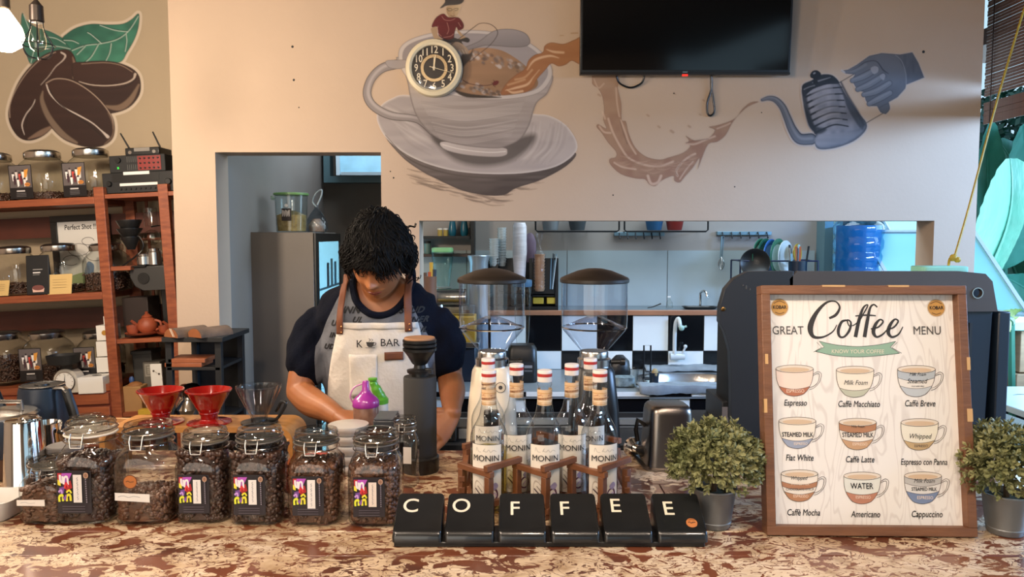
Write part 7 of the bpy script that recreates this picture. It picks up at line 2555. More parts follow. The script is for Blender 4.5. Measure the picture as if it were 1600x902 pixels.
t = thing('bagged_lids', 'purple cloth bag drooping between the white and kraft cups', 'bag', (P(828, 405, 4.34).x, 4.34, P(828, 410, 4.34).z))
MB().super([(.030, 2.4, 0), (.036, 2.4, .06), (.034, 2.2, .12), (.020, 2, .155), (.008, 2, .165)], 22, asp=.8).obj('bag_body', mat('mauve_cloth', '#5d4c5c', .8, var=.2, bump=.8, bscale=10, stretch=(4, 4, 1)), t)
t = thing('straw_bundle', 'bundle of striped straws in the black organiser', 'straws', (P(861, 460, 4.22).x, 4.22, P(861, 452, 4.22).z))
random.seed(4)
for k in range(14):
    a, b_ = random.uniform(-.010, .010), random.uniform(-.006, .006)
    MB().tube([(a, b_, 0), (a * 2.2 + .012, b_, .17 + random.uniform(-.02, .03))], .0026, 5).obj('straw', [mat('blue_straw', '#6a8fa6', .4), mat('black_straw', '#1d1f24', .4), mat('pale_straw', '#b9c4cc', .4)][k % 3], t)
t = thing('tall_tumbler', 'tall pale steel tumbler behind the left hopper', 'tumbler', (P(748, 480, 4.2).x, 4.2, zc))
zq = lambda v: P(748, v, 4.2).z - zc
MB().lathe([(.045, 0), (.050, .01), (.052, zq(410)), (.062, zq(400)), (.060, zq(399))], 30).obj('tumbler_body', mat('pale_blue_steel', '#a9b8c4', .25, .6), t)
t = thing('water_filter', 'slim clear blender column with blue collar behind the left grinder', 'blender', (P(816, 560, 3.95).x, 3.95, zc))
zq = lambda v: P(816, v, 3.95).z - zc
MB().super([(.075, 5, 0), (.08, 5, .01), (.075, 5, zq(545)), (.06, 5, zq(538))], 30, asp=.8).obj('motor_base', M_black, t)
p = Print(.0003)
p.rect(-.06, .06, .05, .11, '#17181b').disc(-.02, .085, .012, '#c9c6c0', 16).rect(.01, .05, .078, .092, '#8a8a8c').rect(.01, .05, .06, .066, '#6a6a6c')
p.build('control_panel', t, loc=(0, -.066, 0))
MB().super([(.03, 4, zq(538)), (.036, 4, zq(520)), (.045, 4, zq(455)), (.045, 4, zq(448))], 30, False, False).obj('column_jug', M_bigglass, t)
MB().lathe([(.048, zq(448)), (.050, zq(446)), (.050, zq(438)), (.04, zq(437))], 28).obj('blue_collar', mat('denim_blue', '#3a5a72', .4), t)

# ================================================================== kitchen right: racks, plates, taps, sink things
M_rail = mat('dark_wire', '#15181c', .4, .5)


def utensil_rail(label, ua, ub, v, n):
    t = thing('hook_rail', label, 'rail', (P((ua + ub) / 2, v, BW - .03).x, BW - .03, P(1000, v, BW - .03).z), group='steel hook rails')
    w = (ub - ua) / 2 / FPX * BW
    MB().box(-w, w, -.004, .028, -.010, .012).obj('rail_bar', mat('blue_steel', '#6c8896', .35, .6), t, bevel=.002)
    me = MB().tube([(0, -.006, .008), (0, -.02, -.012), (0, -.026, -.028), (0, -.034, -.022)], .0035, 6).mesh('hook', M_rail)
    for k in range(n):
        link('hook', me, t, loc=(-w + .03 + k * (2 * w - .06) / (n - 1), 0, 0))
    return t


utensil_rail('steel hook rail below the hanging wire shelf', 960, 1038, 366, 6)
utensil_rail('steel hook rail with a hanging whisk, beside the plate rack', 1121, 1205, 365, 6)
for (ua, ub, lb) in ((834, 963, 'black wire basket shelf hanging in the hatch, left one'), (968, 1097, 'black wire basket shelf hanging in the hatch, right one')):
    t = thing('wire_shelf', lb, 'shelf', (P((ua + ub) / 2, 362, BW - .02).x, BW - .02, P(1000, 362, BW - .14).z), group='hanging wire shelves')
    w = (ub - ua) / 2 / FPX * (BW - .14)
    MB().tube([(-w, -.16, .35), (-w, -.16, .01), (-w + .012, -.16, 0), (w - .012, -.16, 0), (w, -.16, .01), (w, -.16, .35)], .005, 6).obj('front_wire', M_rail, t)
    for k in range(4):
        x = -w + .02 + k * (2 * w - .04) / 3
        MB().tube([(x, -.16, 0), (x, 0.018, 0)], .003, 6).obj('cross_wire', M_rail, t)
for (u, c_, lb) in ((860, '#8f979e', 'pale grey pot'), (902, '#4d565c', 'dark grey pot'), (1022, '#2f6391', 'blue plastic pot'), (1054, '#8a2c26', 'dark red plastic pot')):
    t = thing('hanging_pot', lb + ' standing on the hanging wire shelves', 'pot', (P(u, 362, BW - .1).x, BW - .10, P(u, 361, BW - .14).z + .004), group='plastic pots on the wire shelves')
    MB().lathe([(.038, 0), (.042, .004), (.060, .10), (.063, .105)], 28).obj('pot_body', mat('plastic_' + c_[1:3] + 'x', c_, .4), t)
wk = thing('whisk', 'steel whisk hanging from the hook rail', 'whisk', (P(1127, 370, BW - .05).x, BW - .06, P(1127, 372, BW - .05).z))
MB().tube([(0, 0, .01), (-.006, 0, -.12)], .005, 8).tube([(.012, 0, .01), (.004, 0, -.12)], .003, 6).obj('handle', mat('blue_steel', '#6c8896', .35, .6), wk)
for k in range(4):
    a = k * pi / 4
    MB().tube(spline([(0, 0, -.11), (.018 * cos(a), .018 * sin(a), -.15), (.010 * cos(a), .010 * sin(a), -.18), (0, 0, -.19), (-.010 * cos(a), -.010 * sin(a), -.18), (-.018 * cos(a), -.018 * sin(a), -.15), (0, 0, -.11)], 3), .0015, 5).obj('whisk_wire', M_steel, wk)
# dish rack with plates
dr = thing('dish_rack', 'dark wire dish rack standing on the ledge behind the machine', 'rack', (P(1215, 430, 4.42).x, 4.42, zL))
zq = lambda v: P(1215, v, 4.35).z - zL
MB().tube([(-.24, -.08, zq(408)), (.20, -.08, zq(408)), (.20, .1, zq(408)), (-.24, .1, zq(408))], .005, 6, closed=True).tube([(-.24, -.08, .02), (.20, -.08, .02), (.20, .1, .02), (-.24, .1, .02)], .005, 6, closed=True).obj('rack_frame', mat('navy_wire', '#101a3a', .4), dr)
for x in (-.24, .2):
    for y in (-.08, .1):
        MB().tube([(x, y, 0), (x, y, zq(408))], .005, 6).obj('leg', mat('navy_wire', '#101a3a', .4), dr)
PLT = [(1186, '#2f6b52', 30, 'green rimmed plate, first in the rack', '#bcd9d4', 1185, 402), (1193, '#1f5a44', 30, 'dark green plate, second in the rack', '#2f6b52', 0, 0), (1202, '#2a62a8', 29, 'blue plate in the middle of the rack', '#6f9fd8', 0, 0), (1213, '#257050', 30, 'green plate right of the blue one', '#257050', 0, 0), (1224, '#cfd8da', 27, 'white plate at the right of the rack', '#cfd8da', 0, 0), (1242, '#b08a2a', 15, 'small yellow bowl at the right of the rack', '#b08a2a', 0, 0)]
for i, (u, c_, r, lb, c2_, a, b_) in enumerate(PLT):
    Rr = r / FPX * 4.4
    zz = P(u, 372 + r, 4.4).z
    t = thing('plate' if i < 5 else 'small_bowl', lb, 'plate' if i < 5 else 'bowl', (P(u, 400, 4.42).x, 4.42, P(u, 403 if i < 5 else 396, 4.4).z), rot=(radians(88), radians(-8), radians(46)), group='plates standing in the dish rack' if i < 5 else None)
    MB().lathe([(Rr * .5, 0), (Rr * .62, .002), (Rr, .014), (Rr, .017), (Rr * .6, .006), (.001, .005)], 36).obj('plate_rim', mat('plate_' + lb.split()[0], c_, .25), t)
    MB().lathe([(Rr * .7, .0105), (Rr * .6, .0075), (.001, .0062)], 32, False, False).obj('plate_well', mat('plate_inner_' + lb.split()[0], c2_, .25), t)
t = thing('black_wok', 'round black pan leaning behind the espresso machine', 'pan', (P(1180, 418, 4.33).x, 4.33, P(1180, 412, 4.33).z), rot=(radians(80), 0, radians(-20)))
MB().lathe([(.05, 0), (.075, .01), (.082, .03), (.079, .03), (.05, .008), (.001, .006)], 32).obj('pan_body', M_black, t)
t = thing('cutlery_cup', 'dark cup with whisks, pens and cutlery right of the plates', 'cup', (P(1246, 430, 4.3).x, 4.3, zL))
zq = lambda v: P(1246, v, 4.3).z - zL
MB().lathe([(.045, 0), (.05, zq(408))], 20).obj('cup_body', M_navy, t)
random.seed(21)
for k in range(10):
    a = random.uniform(-.05, .05)
    MB().tube([(a * .5, random.uniform(-.02, .02), .02), (a * 1.3, random.uniform(-.03, .03), zq(random.uniform(378, 398)))], [.003, .006], 6, flat=.5).obj('utensil', [M_steel, M_black, mat('orange_handle', '#a8502a', .4), mat('pale_blue_handle', '#7fa8b8', .4)][k % 4], t)
# taps
t = thing('upper_tap', 'slim curved steel tap standing on the ledge', 'tap', (P(1094, 480, 4.45).x, 4.45, zL))
MB().tube(spline([(0, 0, 0), (0, 0, .06), (.0, -.005, .085), (.012, -.03, .098), (.022, -.05, .085), (.024, -.055, .065)], 5), .007, 10).obj('spout', M_chrome, t)
MB().lathe([(.014, 0), (.014, .01)], 16).obj('base', M_chrome, t)
t = thing('glass_bottle', 'small clear dispenser bottle on the ledge', 'bottle', (P(1046, 480, 4.42).x, 4.42, zL))
MB().lathe([(.018, 0), (.020, .005), (.018, .03), (.006, .05), (.006, .06)], 18).obj('bottle_body', M_bigglass, t)
MB().box(-.012, .006, -.004, .004, .06, .068).obj('pump', M_white, t)
t = thing('black_tray', 'flat black tray lying on the ledge beside the machine', 'tray', (P(1093, 485, 4.38).x, 4.38, zL))
MB().super([(.085, 5, 0), (.10, 5, .012), (.097, 5, .012), (.08, 5, .003)], 32, asp=.5).obj('tray_body', M_black, t)
tag(MB().tube([(-.03, 0, .006), (.0, 0, .012), (.045, 0, .03)], [.005, .006, .008], 8, flat=.5).obj('knife', M_blackm, loc=(P(1020, 486, 4.35).x, 4.35, zL)), 'dark knife handle resting on the ledge', 'knife')
t = thing('kitchen_tap', 'white tap with cross handle on the checkered wall', 'tap', (P(1055, 560, LF).x, LF - .0, P(1055, 556, LF).z))
M_tap = mat('white_tap', '#c4cdd2', .2)
MB().at((0, 0, 0)).tube([(-.035, -.03, 0), (.045, -.03, 0)], [.020, .018], 14).tube([(0, 0.01, 0), (0, -.03, 0)], .014, 12).obj('valve_body', M_tap, t)
MB().tube(spline([(-.012, -.035, .01), (-.012, -.036, .12), (-.008, -.04, .19), (.004, -.05, .215), (.010, -.06, .19), (.012, -.06, .17)], 5), .011, 12).obj('spout', M_tap, t)
MB().tube([(.03, -.035, .01), (.045, -.04, .05)], .006, 8).ball((.047, -.04, .058), .011, 12, 8).obj('lever', M_tap, t)
MB().ball((.018, -.07, .165), .016, 12, 8).tube([(.01, -.07, .165), (.045, -.075, .175)], .006, 8).obj('spout_filter', mat('pale_green_filter', '#93b3ac', .3), t)
t = thing('paper_stand', 'thin black wire stand with two uprights beside the basin', 'stand', (P(1011, 585, 4.0).x, 4.0, zc))
zq = lambda v: P(1011, v, 4.0).z - zc
MB().tube([(-.018, 0, 0), (-.018, 0, zq(540)), (.018, 0, zq(540)), (.018, 0, 0)], .0045, 6).obj('wire_loop', M_rail, t)
MB().box(-.03, .03, -.03, .03, 0, .006).obj('foot', M_rail, t)
M_towel = mat('grey_towel', '#7d8790', .9, var=.15, vscale=20, bump=1.0, bscale=12)


def towel(label, u0_, u1_, v0_, v1_, z, m, sag=0.0, seed=1):
    r_ = random.Random(seed)
    a, b_ = PZ(u0_, v1_, z), PZ(u1_, v0_, z)
    n, q = 28, 8
    vs = []
    for i in range(n + 1):
        for j in range(q + 1):
            x = a.x + (b_.x - a.x) * i / n
            y = a.y + (b_.y - a.y) * j / q + .006 * sin(i * .37 + seed) + .003 * r_.random()
            vs.append((x, y, z + .010 + .005 * sin(i * .41 + j * 1.7 + seed) * sin(i * .23) + .004 * r_.random() + (.012 if 0 < j < q else -.004) - (sag if j == 0 else 0)))
    fs = [(i * (q + 1) + j, (i + 1) * (q + 1) + j, (i + 1) * (q + 1) + j + 1, i * (q + 1) + j + 1) for i in range(n) for j in range(q)]
    o = MB().add(vs, fs).obj('towel', m)
    so = o.modifiers.new('thick', 'SOLIDIFY')
    so.thickness = .005
    tag(o, label, 'towel', 'towels around the basin')


towel('folded grey towel behind the basin', 1010, 1118, 572, 582, zc + .003, M_towel, seed=2)
towel('crumpled blue grey towel along the front of the basin', 1000, 1135, 604, 612, zc + .006, M_towel, sag=.02, seed=3)
t = thing('clear_box', 'clear plastic box of small things left of the basin', 'box', (P(975, 608, 3.80).x, 3.80, zc))
MB().super([(.055, 6, 0), (.062, 6, .005), (.068, 6, .085), (.070, 6, .09)], 32, True, False, asp=.8).obj('box_body', M_bigglass, t)
MB().super([(.05, 4, .006), (.052, 4, .05)], 20, asp=.8).obj('contents', mat('mixed_contents', '#8fa0a8', .6, col2='#4d5a62', vscale=40), t)
t = thing('black_pouch', 'crumpled black pouch behind the clear box', 'pouch', (P(968, 580, 3.98).x, 3.98, zc))
MB().super([(.05, 2.5, 0), (.058, 2.6, .04), (.05, 2.4, .10), (.02, 2.2, .13)], 20, asp=.7).obj('pouch_body', mat('crumpled_black', '#141519', .35, bump=1.5, bscale=10), t)
t = thing('brush_cup', 'dark holder with bottle brush at the left edge of the basin', 'brush', (P(1022, 590, 3.86).x, 3.86, zc))
MB().lathe([(.022, 0), (.026, .06), (.024, .06)], 18).obj('holder', M_navy, t)
MB().ball((.002, -.01, .055), (.018, .016, .028), 12, 8).obj('sponge', mat('tan_sponge', '#9a8660', .9, bump=1.0, bscale=60), t)
t = thing('drain_hose', 'black bent pipe beside the machine in front of the towels', 'pipe', (P(1126, 640, 2.9).x, 2.9, 0))
zq = lambda v: P(1126, v, 2.9).z
MB().tube(spline([(0, 0, 0), (0, 0, zq(612)), (.012, 0, zq(566)), (.03, 0, zq(560)), (.06, 0, zq(562))], 6), .0065, 8).obj('pipe', M_black, t)
t = thing('knock_box', 'dark open box with grey card on the left of the machine', 'box', (P(1137, 660, 2.45).x, 2.42, CT))
zq = lambda v: P(1137, v, 2.45).z - CT
MB().box(-.055, .07, -.1, .1, 0, zq(614)).obj('box_body', M_dark, t, bevel=.003)
MB().box(-.055, -.035, -.103, -.1, zq(645), zq(622)).obj('card', mat('lilac_card', '#8f8f9c', .6), t)
# water bottle on its stand
t = thing('water_bottle', 'big blue ribbed water bottle on a stand by the kitchen door', 'water bottle', (P(1340, 430, 4.35).x, 4.35, 1.13))
R_ = 37.5 / FPX * 4.35
zq = lambda v: P(1340, v, 4.35).z - 1.13
pr_ = [(R_ * .9, 0)]
zz = .0
h_ = zq(347)
n = 6
for k in range(n):
    z0 = h_ * k / n
    pr_ += [(R_ * .93, z0 + .004), (R_, z0 + h_ / n * .25), (R_, z0 + h_ / n * .72), (R_ * .93, z0 + h_ / n * .93)]
pr_ += [(R_ * .8, h_ + .01), (R_ * .3, h_ + .06), (R_ * .25, h_ + .1), (R_ * .25, h_ + .12)]
MB().lathe(pr_, 44, True, True).obj('bottle_body', glass('blue_bottle', (.45, .72, .88), (.25, .50, .68), .08), t)
MB().lathe([(R_ * .88, .004), (R_ * .88, h_ * .96)], 30).obj('water', mat('blue_water', '#2c6f9c', .3), t)
MB().box(-.16, .16, -.16, .16, -1.13, -.004).obj('stand', mat('pale_stand', '#a9bcc2', .5), t, bevel=.005)

# lower shelf things seen between bottles and barista
for (u0_, u1_, v0_, v1_, Y, m, lb, nm, ct) in ((684, 712, 668, 690, 2.62, mat('grey_carton2', '#4d4a48', .6), 'grey carton with two white stickers behind the tall cylinder', 'grey_carton', 'carton'),
                                              (712, 736, 667, 690, 2.66, mat('grey_carton2', '#4d4a48', .6), 'grey carton with white sticker beside the left grinder', 'grey_carton', 'carton')):
    a, b_ = P(u0_, v1_, Y), P(u1_, v0_, Y)
    t = thing(nm, lb, ct, ((a.x + b_.x) / 2, Y, a.z), group='grey cartons on the low shelf')
    w = (b_.x - a.x) / 2
    MB().box(-w, w, 0, .12, 0, b_.z - a.z).obj('carton_body', m, t, bevel=.002)
    MB().box(-w * .6, w * .5, -.002, 0, (b_.z - a.z) * .2, (b_.z - a.z) * .85).obj('sticker', M_white, t)
zsh2 = P(700, 691, 2.62).z
bs2 = thing('back_bench', 'steel work bench with silver rims behind the bar', 'bench', (P(850, 690, 2.6).x, 2.7, 0))
bx0, bx1 = P(662, 690, 2.6).x - bs2.location.x, P(1060, 690, 2.6).x - bs2.location.x
MB().box(bx0, bx1, -.12, .22, zsh2 - .03, zsh2 - .001).obj('bench_top', M_dark, bs2, smooth=False)
for v in (657, 668):
    z_ = P(1000, v, 2.85).z
    MB().box(bx0, bx1, .13, .16, z_ - .012, z_ + .008).obj('silver_rim', mat('pale_rim', '#b9c4cc', .3, .4), bs2, smooth=False)
MB().box(bx0, bx1, .16, .18, zsh2, P(1000, 655, 2.85).z + .02).obj('back_panel', M_dark, bs2, smooth=False)
for lx in (bx0, bx1 - .04):
    for ly in (-.1, .16):
        MB().box(lx, lx + .04, ly, ly + .04, 0, zsh2 - .03).obj('leg', M_steel, bs2, smooth=False)
# ================================================================== the barista
YP = 2.34
M_skin = mat('warm_skin', '#a4683f', .5, col2='#8a5230', vscale=9, sss=.15)
M_navyc = mat('navy_jersey', '#070b18', .95, spec=.15, var=.15, vscale=30, bump=.5, bscale=120)
M_greyc = mat('grey_jersey', '#6e7076', .85, var=.1, vscale=30, bump=.5, bscale=120)
M_apron = mat('off_white_canvas', '#cbc4ba', .8, var=.05, vscale=4, bump=.6, bscale=90)
M_lea = mat('tan_leather', '#6a3a1e', .7, var=.15, vscale=20)
M_hair = mat('black_hair', '#0b0908', .68, var=.3, vscale=30, spec=.18)
M_denim = mat('dark_trousers', '#15161b', .8, var=.1)
root = thing('person', 'young man in navy shirt and off-white apron looking down at his work', 'person', (P(590, 700, YP).x, YP, 0))
ox_, oy_ = root.location.x, root.location.y


def L(u, v, Y=YP):
    q = P(u, v, Y)
    return Vector((q.x - ox_, q.y - oy_, q.z))


def bake(mb, name, voxel, smooth=2, mats=None):
    """one continuous skin grown over the overlapping forms"""
    me = bpy.data.meshes.new(name)
    me.from_pydata(mb.v, [], mb.f)
    fix(me, False)
    o = bpy.data.objects.new(name, me)
    COL.objects.link(o)
    r = o.modifiers.new('r', 'REMESH')
    r.mode = 'VOXEL'
    r.voxel_size = voxel
    if smooth:
        s_ = o.modifiers.new('s', 'SMOOTH')
        s_.factor = .5
        s_.iterations = smooth
    bpy.context.view_layer.update()
    m2 = bpy.data.meshes.new_from_object(o.evaluated_get(bpy.context.evaluated_depsgraph_get()))
    bpy.data.objects.remove(o)
    m2.polygons.foreach_set('use_smooth', [True] * len(m2.polygons))
    m2.name = name
    for m in (mats or []):
        m2.materials.append(m)
    return m2


def limb(mb, pts, rad, seg=16, flat=1.0):
    q = spline([(*p, r) for p, r in zip(pts, rad)], 5)
    mb.tube([x[:3] for x in q], [float(x[3]) for x in q], seg, flat=flat)
    mb.ball(pts[0], rad[0], 14, 10)
    mb.ball(pts[-1], rad[-1], 14, 10)


# joints
HC = L(592, 404, 2.245)
neck0, neck1 = L(594, 500, 2.38), L(593, 430, 2.30)
shL, shR = L(498, 512, 2.38), L(682, 510, 2.38)
elL, elR = L(468, 612, 2.30), L(703, 590, 2.40)
wrL, wrR = L(533, 655, 2.11), L(707, 645, 2.24)
body = MB()


def ring(cx, cy, cz, a, b_, n=28, e=2.3):
    r = []
    for k in range(n):
        t_ = 2 * pi * k / n
        c, s_ = cos(t_), sin(t_)
        r.append((cx + a * math.copysign(abs(c) ** (2 / e), c), cy + b_ * math.copysign(abs(s_) ** (2 / e), s_), cz))
    return r


def torso(mb, g=0.0, z0=.80):
    z = [z0, .95, 1.08, 1.20, 1.30, 1.365, 1.40, 1.425]
    a = [.155, .150, .150, .162, .175, .160, .115, .07]
    b_ = [.105, .100, .102, .112, .112, .095, .075, .06]
    y = [.05, .05, .05, .05, .045, .04, .035, .03]
    cx = L(590, 600).x
    mb.loft([ring(cx, y[i], z[i], a[i] + g, b_[i] + g) for i in range(len(z))])


torso(body)
limb(body, [neck0, neck1], [.060, .052], 18)
limb(body, [shL, (shL + elL) / 2 + Vector((-.006, .0, .0)), elL], [.056, .049, .040])
limb(body, [shR, (shR + elR) / 2 + Vector((.006, .0, .0)), elR], [.056, .049, .040])
limb(body, [elL, elL * .68 + wrL * .32 + Vector((0, 0, -.008)), elL * .3 + wrL * .7, wrL], [.040, .043, .033, .025])
limb(body, [elR, elR * .6 + wrR * .4 + Vector((.004, 0, 0)), elR * .2 + wrR * .8, wrR], [.040, .041, .031, .026])


def hand(mb, w, d, up, side, curl=.9, s=1.0):
    """palm with four curled fingers and a thumb leaving its side; d: direction to the fingers, side: towards the thumb"""
    d, up, side = d.normalized(), up.normalized(), side.normalized()
    pc = w + d * .05 * s
    rings = []
    for t_, hw, ht in ((-.01, .024, .020), (.02, .034, .020), (.055, .041, .017), (.088, .040, .013)):
        c = w + d * t_ * s
        rings.append([tuple(c + side * hw * s * cos(a) + up * ht * s * sin(a)) for a in np.linspace(0, 2 * pi, 15)[:-1]])
    mb.loft(rings)
    for k, (off, ln) in enumerate(((.030, .070), (.010, .079), (-.011, .073), (-.030, .058))):
        p = w + d * .082 * s + side * off * s
        q, dd = [p], d.copy()
        r = [.0092 * s]
        for j, f in enumerate((.45, .30, .25)):
            ang = curl * (.35 + .30 * j)
            dd = (Matrix.Rotation(ang, 3, side.cross(up).cross(up) if False else up.cross(d).normalized()) @ dd)
            p = p + dd * ln * f * s
            q.append(p)
            r.append((.0088, .0080, .0070)[j] * s)
        mb.tube(q, r, 10)
        mb.ball(q[-1], r[-1], 10, 8)
        for j in (0, 1, 2):
            mb.ball(q[j], r[j] * 1.04, 10, 8)
    p0 = w + d * .022 * s + side * .026 * s
    p1 = p0 + (d * .6 + side * .75 - up * .2).normalized() * .036 * s
    p2 = p1 + (d * .9 + side * .3 - up * .3).normalized() * .028 * s
    p3 = p2 + (d * 1.0 + side * .0 - up * .3).normalized() * .022 * s
    mb.tube([p0, p1, p2, p3], [.013 * s, .0115 * s, .0095 * s, .008 * s], 10)
    mb.ball(p3, .008 * s, 10, 8)


# fingers curl towards -up
hand(body, wrL + Vector((0, 0, .006)), Vector((.85, -.42, -.06)), Vector((-.05, -.25, .95)), Vector((.42, .85, .2)), .62)
hand(body, wrR, Vector((-.45, -.45, -.55)), Vector((.6, -.4, .3)), Vector((-.6, .1, .7)), .8)

# head, shaped in its own frame (x right, -y face, z crown) and tilted forward
TILT, TURN = radians(33), radians(-8)
HM = Matrix.Translation(HC) @ Matrix.Rotation(TURN, 4, 'Z') @ Matrix.Rotation(TILT, 4, 'X')


def head_pt(th, ph):
    x, y, z = sin(ph) * sin(th), -sin(ph) * cos(th), cos(ph)
    a = .076 - .018 * max(0, -z) ** 1.5
    p = Vector((x * a, y * .096, z * .112))
    if z < 0:
        p.y -= .012 * (-z) * (1 if y < 0 else -1.2)
    fr_ = max(0, -y)

    def g(px, pz, sx_, sz_):
        return math.exp(-((p.x - px) / sx_) ** 2 - ((p.z - pz) / sz_) ** 2)
    if y < 0:
        dz = 0
        dz += .006 * g(0, .030, .04, .012)                       # brow
        dz -= .010 * (g(-.030, .008, .015, .011) + g(.030, .008, .015, .011))   # sockets
        dz += .006 * (g(-.030, .006, .010, .007) + g(.030, .006, .010, .007))   # lids
        dz += .013 * g(0, .0, .009, .020) + .024 * g(0, -.022, .010, .012) + .011 * (g(-.012, -.027, .006, .006) + g(.012, -.027, .006, .006))
        dz += .005 * (g(-.040, -.020, .018, .016) + g(.040, -.020, .018, .016))
        dz += .007 * g(0, -.052, .020, .006) + .007 * g(0, -.063, .016, .006) - .005 * g(0, -.0575, .022, .0028)
        dz += .010 * g(0, -.092, .018, .014)
        p.y -= dz * min(1, fr_ * 2.2)
    return p


rings = []
for i in range(1, 56):
    ph = pi * i / 56
    rings.append([tuple(HM @ head_pt(2 * pi * k / 72, ph)) for k in range(72)])
body.loft(rings)
for s_ in (-1, 1):
    body.T = HM @ Matrix.Translation((s_ * .076, .012, -.008)) @ Matrix.Rotation(s_ * .35, 4, 'Z')
    body.ball((0, 0, 0), (.008, .018, .030), 14, 10)
body.T = Matrix.Identity(4)
link('body', bake(body, 'body', .0034, 2, [M_skin]), root)
# face details
M_lip = mat('lip', '#7d3d30', .45)


def onface(x, z, off=.001):
    # nearest surface point of the head front
    best, bp_ = 9, None
    for i in range(12, 50):
        ph = pi * i / 56
        for k in range(-14, 15):
            p = head_pt(k * .06, ph)
            e = abs(p.x - x) + abs(p.z - z)
            if e < best:
                best, bp_ = e, p
    return Vector((x, bp_.y - off, z))


def facetube(name, pts, rad, m, off=.0008, flat=.6):
    q = [HM @ onface(x, z, off) for x, z in pts]
    MB().tube(spline(q, 3), [float(r[0]) for r in spline([(r,) for r in rad], 3)], 8, flat=flat).obj(name, m, root)


for s_ in (-1, 1):
    facetube('eyebrow', [(s_ * .016, .027), (s_ * .030, .032), (s_ * .046, .027)], [.0022, .0030, .0014], M_hair)
    facetube('eyelash', [(s_ * .019, .001), (s_ * .030, -.003), (s_ * .042, .001)], [.0010, .0016, .0010], M_hair)
facetube('upper_lip', [(-.021, -.0565), (-.008, -.0535), (0, -.0545), (.008, -.0535), (.021, -.0565)], [.001, .0034, .003, .0034, .001], M_lip)
facetube('lower_lip', [(-.018, -.0595), (0, -.0635), (.018, -.0595)], [.001, .0042, .001], M_lip)

# ---------------- shirt
shirt = MB()
cx_ = L(590, 600).x
zt_ = [.80, .95, 1.08, 1.20, 1.30, 1.365, 1.400, 1.418]
at_ = [.175, .170, .172, .186, .196, .176, .128, .088]
bt_ = [.125, .120, .124, .132, .130, .112, .090, .072]
shirt.loft([ring(cx_, .048 - i * .002, zt_[i], at_[i], bt_[i]) for i in range(8)])
slL, slR = shL * .42 + elL * .58, shR * .40 + elR * .60
for a, m_, c in ((shL, (shL + slL) / 2 + Vector((-.012, 0, .004)), slL), (shR, (shR + slR) / 2 + Vector((.012, 0, .004)), slR)):
    limb(shirt, [a + (Vector((cx_, a.y, a.z)) - a) * .25 + Vector((0, 0, .0)), a, m_, c], [.060, .064, .065, .066])
sm_ = bake(shirt, 'shirt', .006, 3, [M_navyc, M_greyc])
# hem the sleeves: push faces beyond the cuff plane away by colour and give folds
rv = random.Random(7)
nrm_ = [v.normal.copy() for v in sm_.vertices]
for v, n_ in zip(sm_.vertices, nrm_):
    c = v.co
    f = .0035 * sin(c.z * 55 + c.x * 30) * sin(c.x * 41 + c.y * 22) + .0025 * sin(c.x * 90 - c.z * 70)
    v.co = c + n_ * f
# raglan cut: grey front panel between navy sleeves, woven as one cloth
nt_ = M_navyc.node_tree


def mn(op, a, b=None):
    n_ = nt_.nodes.new('ShaderNodeMath')
    n_.operation = op
    for k_, q_ in enumerate((a, b)):
        if q_ is None:
            continue
        if isinstance(q_, (int, float)):
            n_.inputs[k_].default_value = q_
        else:
            nt_.links.new(q_, n_.inputs[k_])
    return n_.outputs[0]


tc_ = nt_.nodes.new('ShaderNodeTexCoord')
sx_ = nt_.nodes.new('ShaderNodeSeparateXYZ')
nt_.links.new(tc_.outputs['Object'], sx_.inputs[0])
ax_ = mn('ABSOLUTE', mn('SUBTRACT', sx_.outputs[0], cx_))
lim_ = mn('MINIMUM', mn('ADD', mn('MULTIPLY', mn('SUBTRACT', 1.42, sx_.outputs[2]), .50), .078), .178)
msk_ = mn('MULTIPLY', mn('MULTIPLY', mn('LESS_THAN', ax_, lim_), mn('LESS_THAN', sx_.outputs[1], .12)), mn('LESS_THAN', sx_.outputs[2], 1.46))
bs_ = nt_.nodes['Principled BSDF']
old_ = bs_.inputs['Base Color'].links[0].from_socket
mx_ = nt_.nodes.new('ShaderNodeMixRGB')
nt_.links.new(msk_, mx_.inputs[0])
nt_.links.new(old_, mx_.inputs[1])
mx_.inputs[2].default_value = (*A('#66686e'), 1)
nt_.links.new(mx_.outputs[0], bs_.inputs['Base Color'])
so_ = link('shirt', sm_, root)
bvh = BVHTree.FromPolygons([v.co.copy() for v in sm_.vertices], [tuple(p.vertices) for p in sm_.polygons])


def hit(x, z, off):
    h = bvh.ray_cast(Vector((x, -1.0, z)), Vector((0, 1, 0)))
    return h[0].y - off if h[0] is not None else None


# crew neckline: open scoop with a ribbed collar
ncx, ncz, nrx, nrz = L(592, 450, 2.25).x, 1.425, .088, .108
colp = []
for k in range(21):
    a = pi + pi * k / 20
    x, z = ncx + nrx * cos(a), ncz + nrz * sin(a)
    y = hit(x, z, .002)
    colp.append((x, y if y is not None else .0, z))
for k in range(1, 10):
    a = pi * k / 10
    colp.append((ncx + nrx * cos(a) * .95, colp[0][1] * 0 + .03 + .075 * sin(a), ncz + .012 + .02 * sin(a)))
bm = bmesh.new()
bm.from_mesh(sm_)
bmesh.ops.delete(bm, geom=[f_ for f_ in bm.faces if ((f_.calc_center_median().x - ncx) / nrx) ** 2 + ((f_.calc_center_median().z - ncz) / nrz) ** 2 < 1 and (f_.calc_center_median().y < .03 or f_.calc_center_median().z > ncz - .02)], context='FACES')
bm.to_mesh(sm_)
bm.free()
cq = [Vector(map(float, x)) for x in spline(colp, 2, True)]
MB().tube(cq, .0105, 10, closed=True).obj('collar', mat('navy_rib', '#070b18', .95, spec=.15, bump=.4, bscale=200), root)


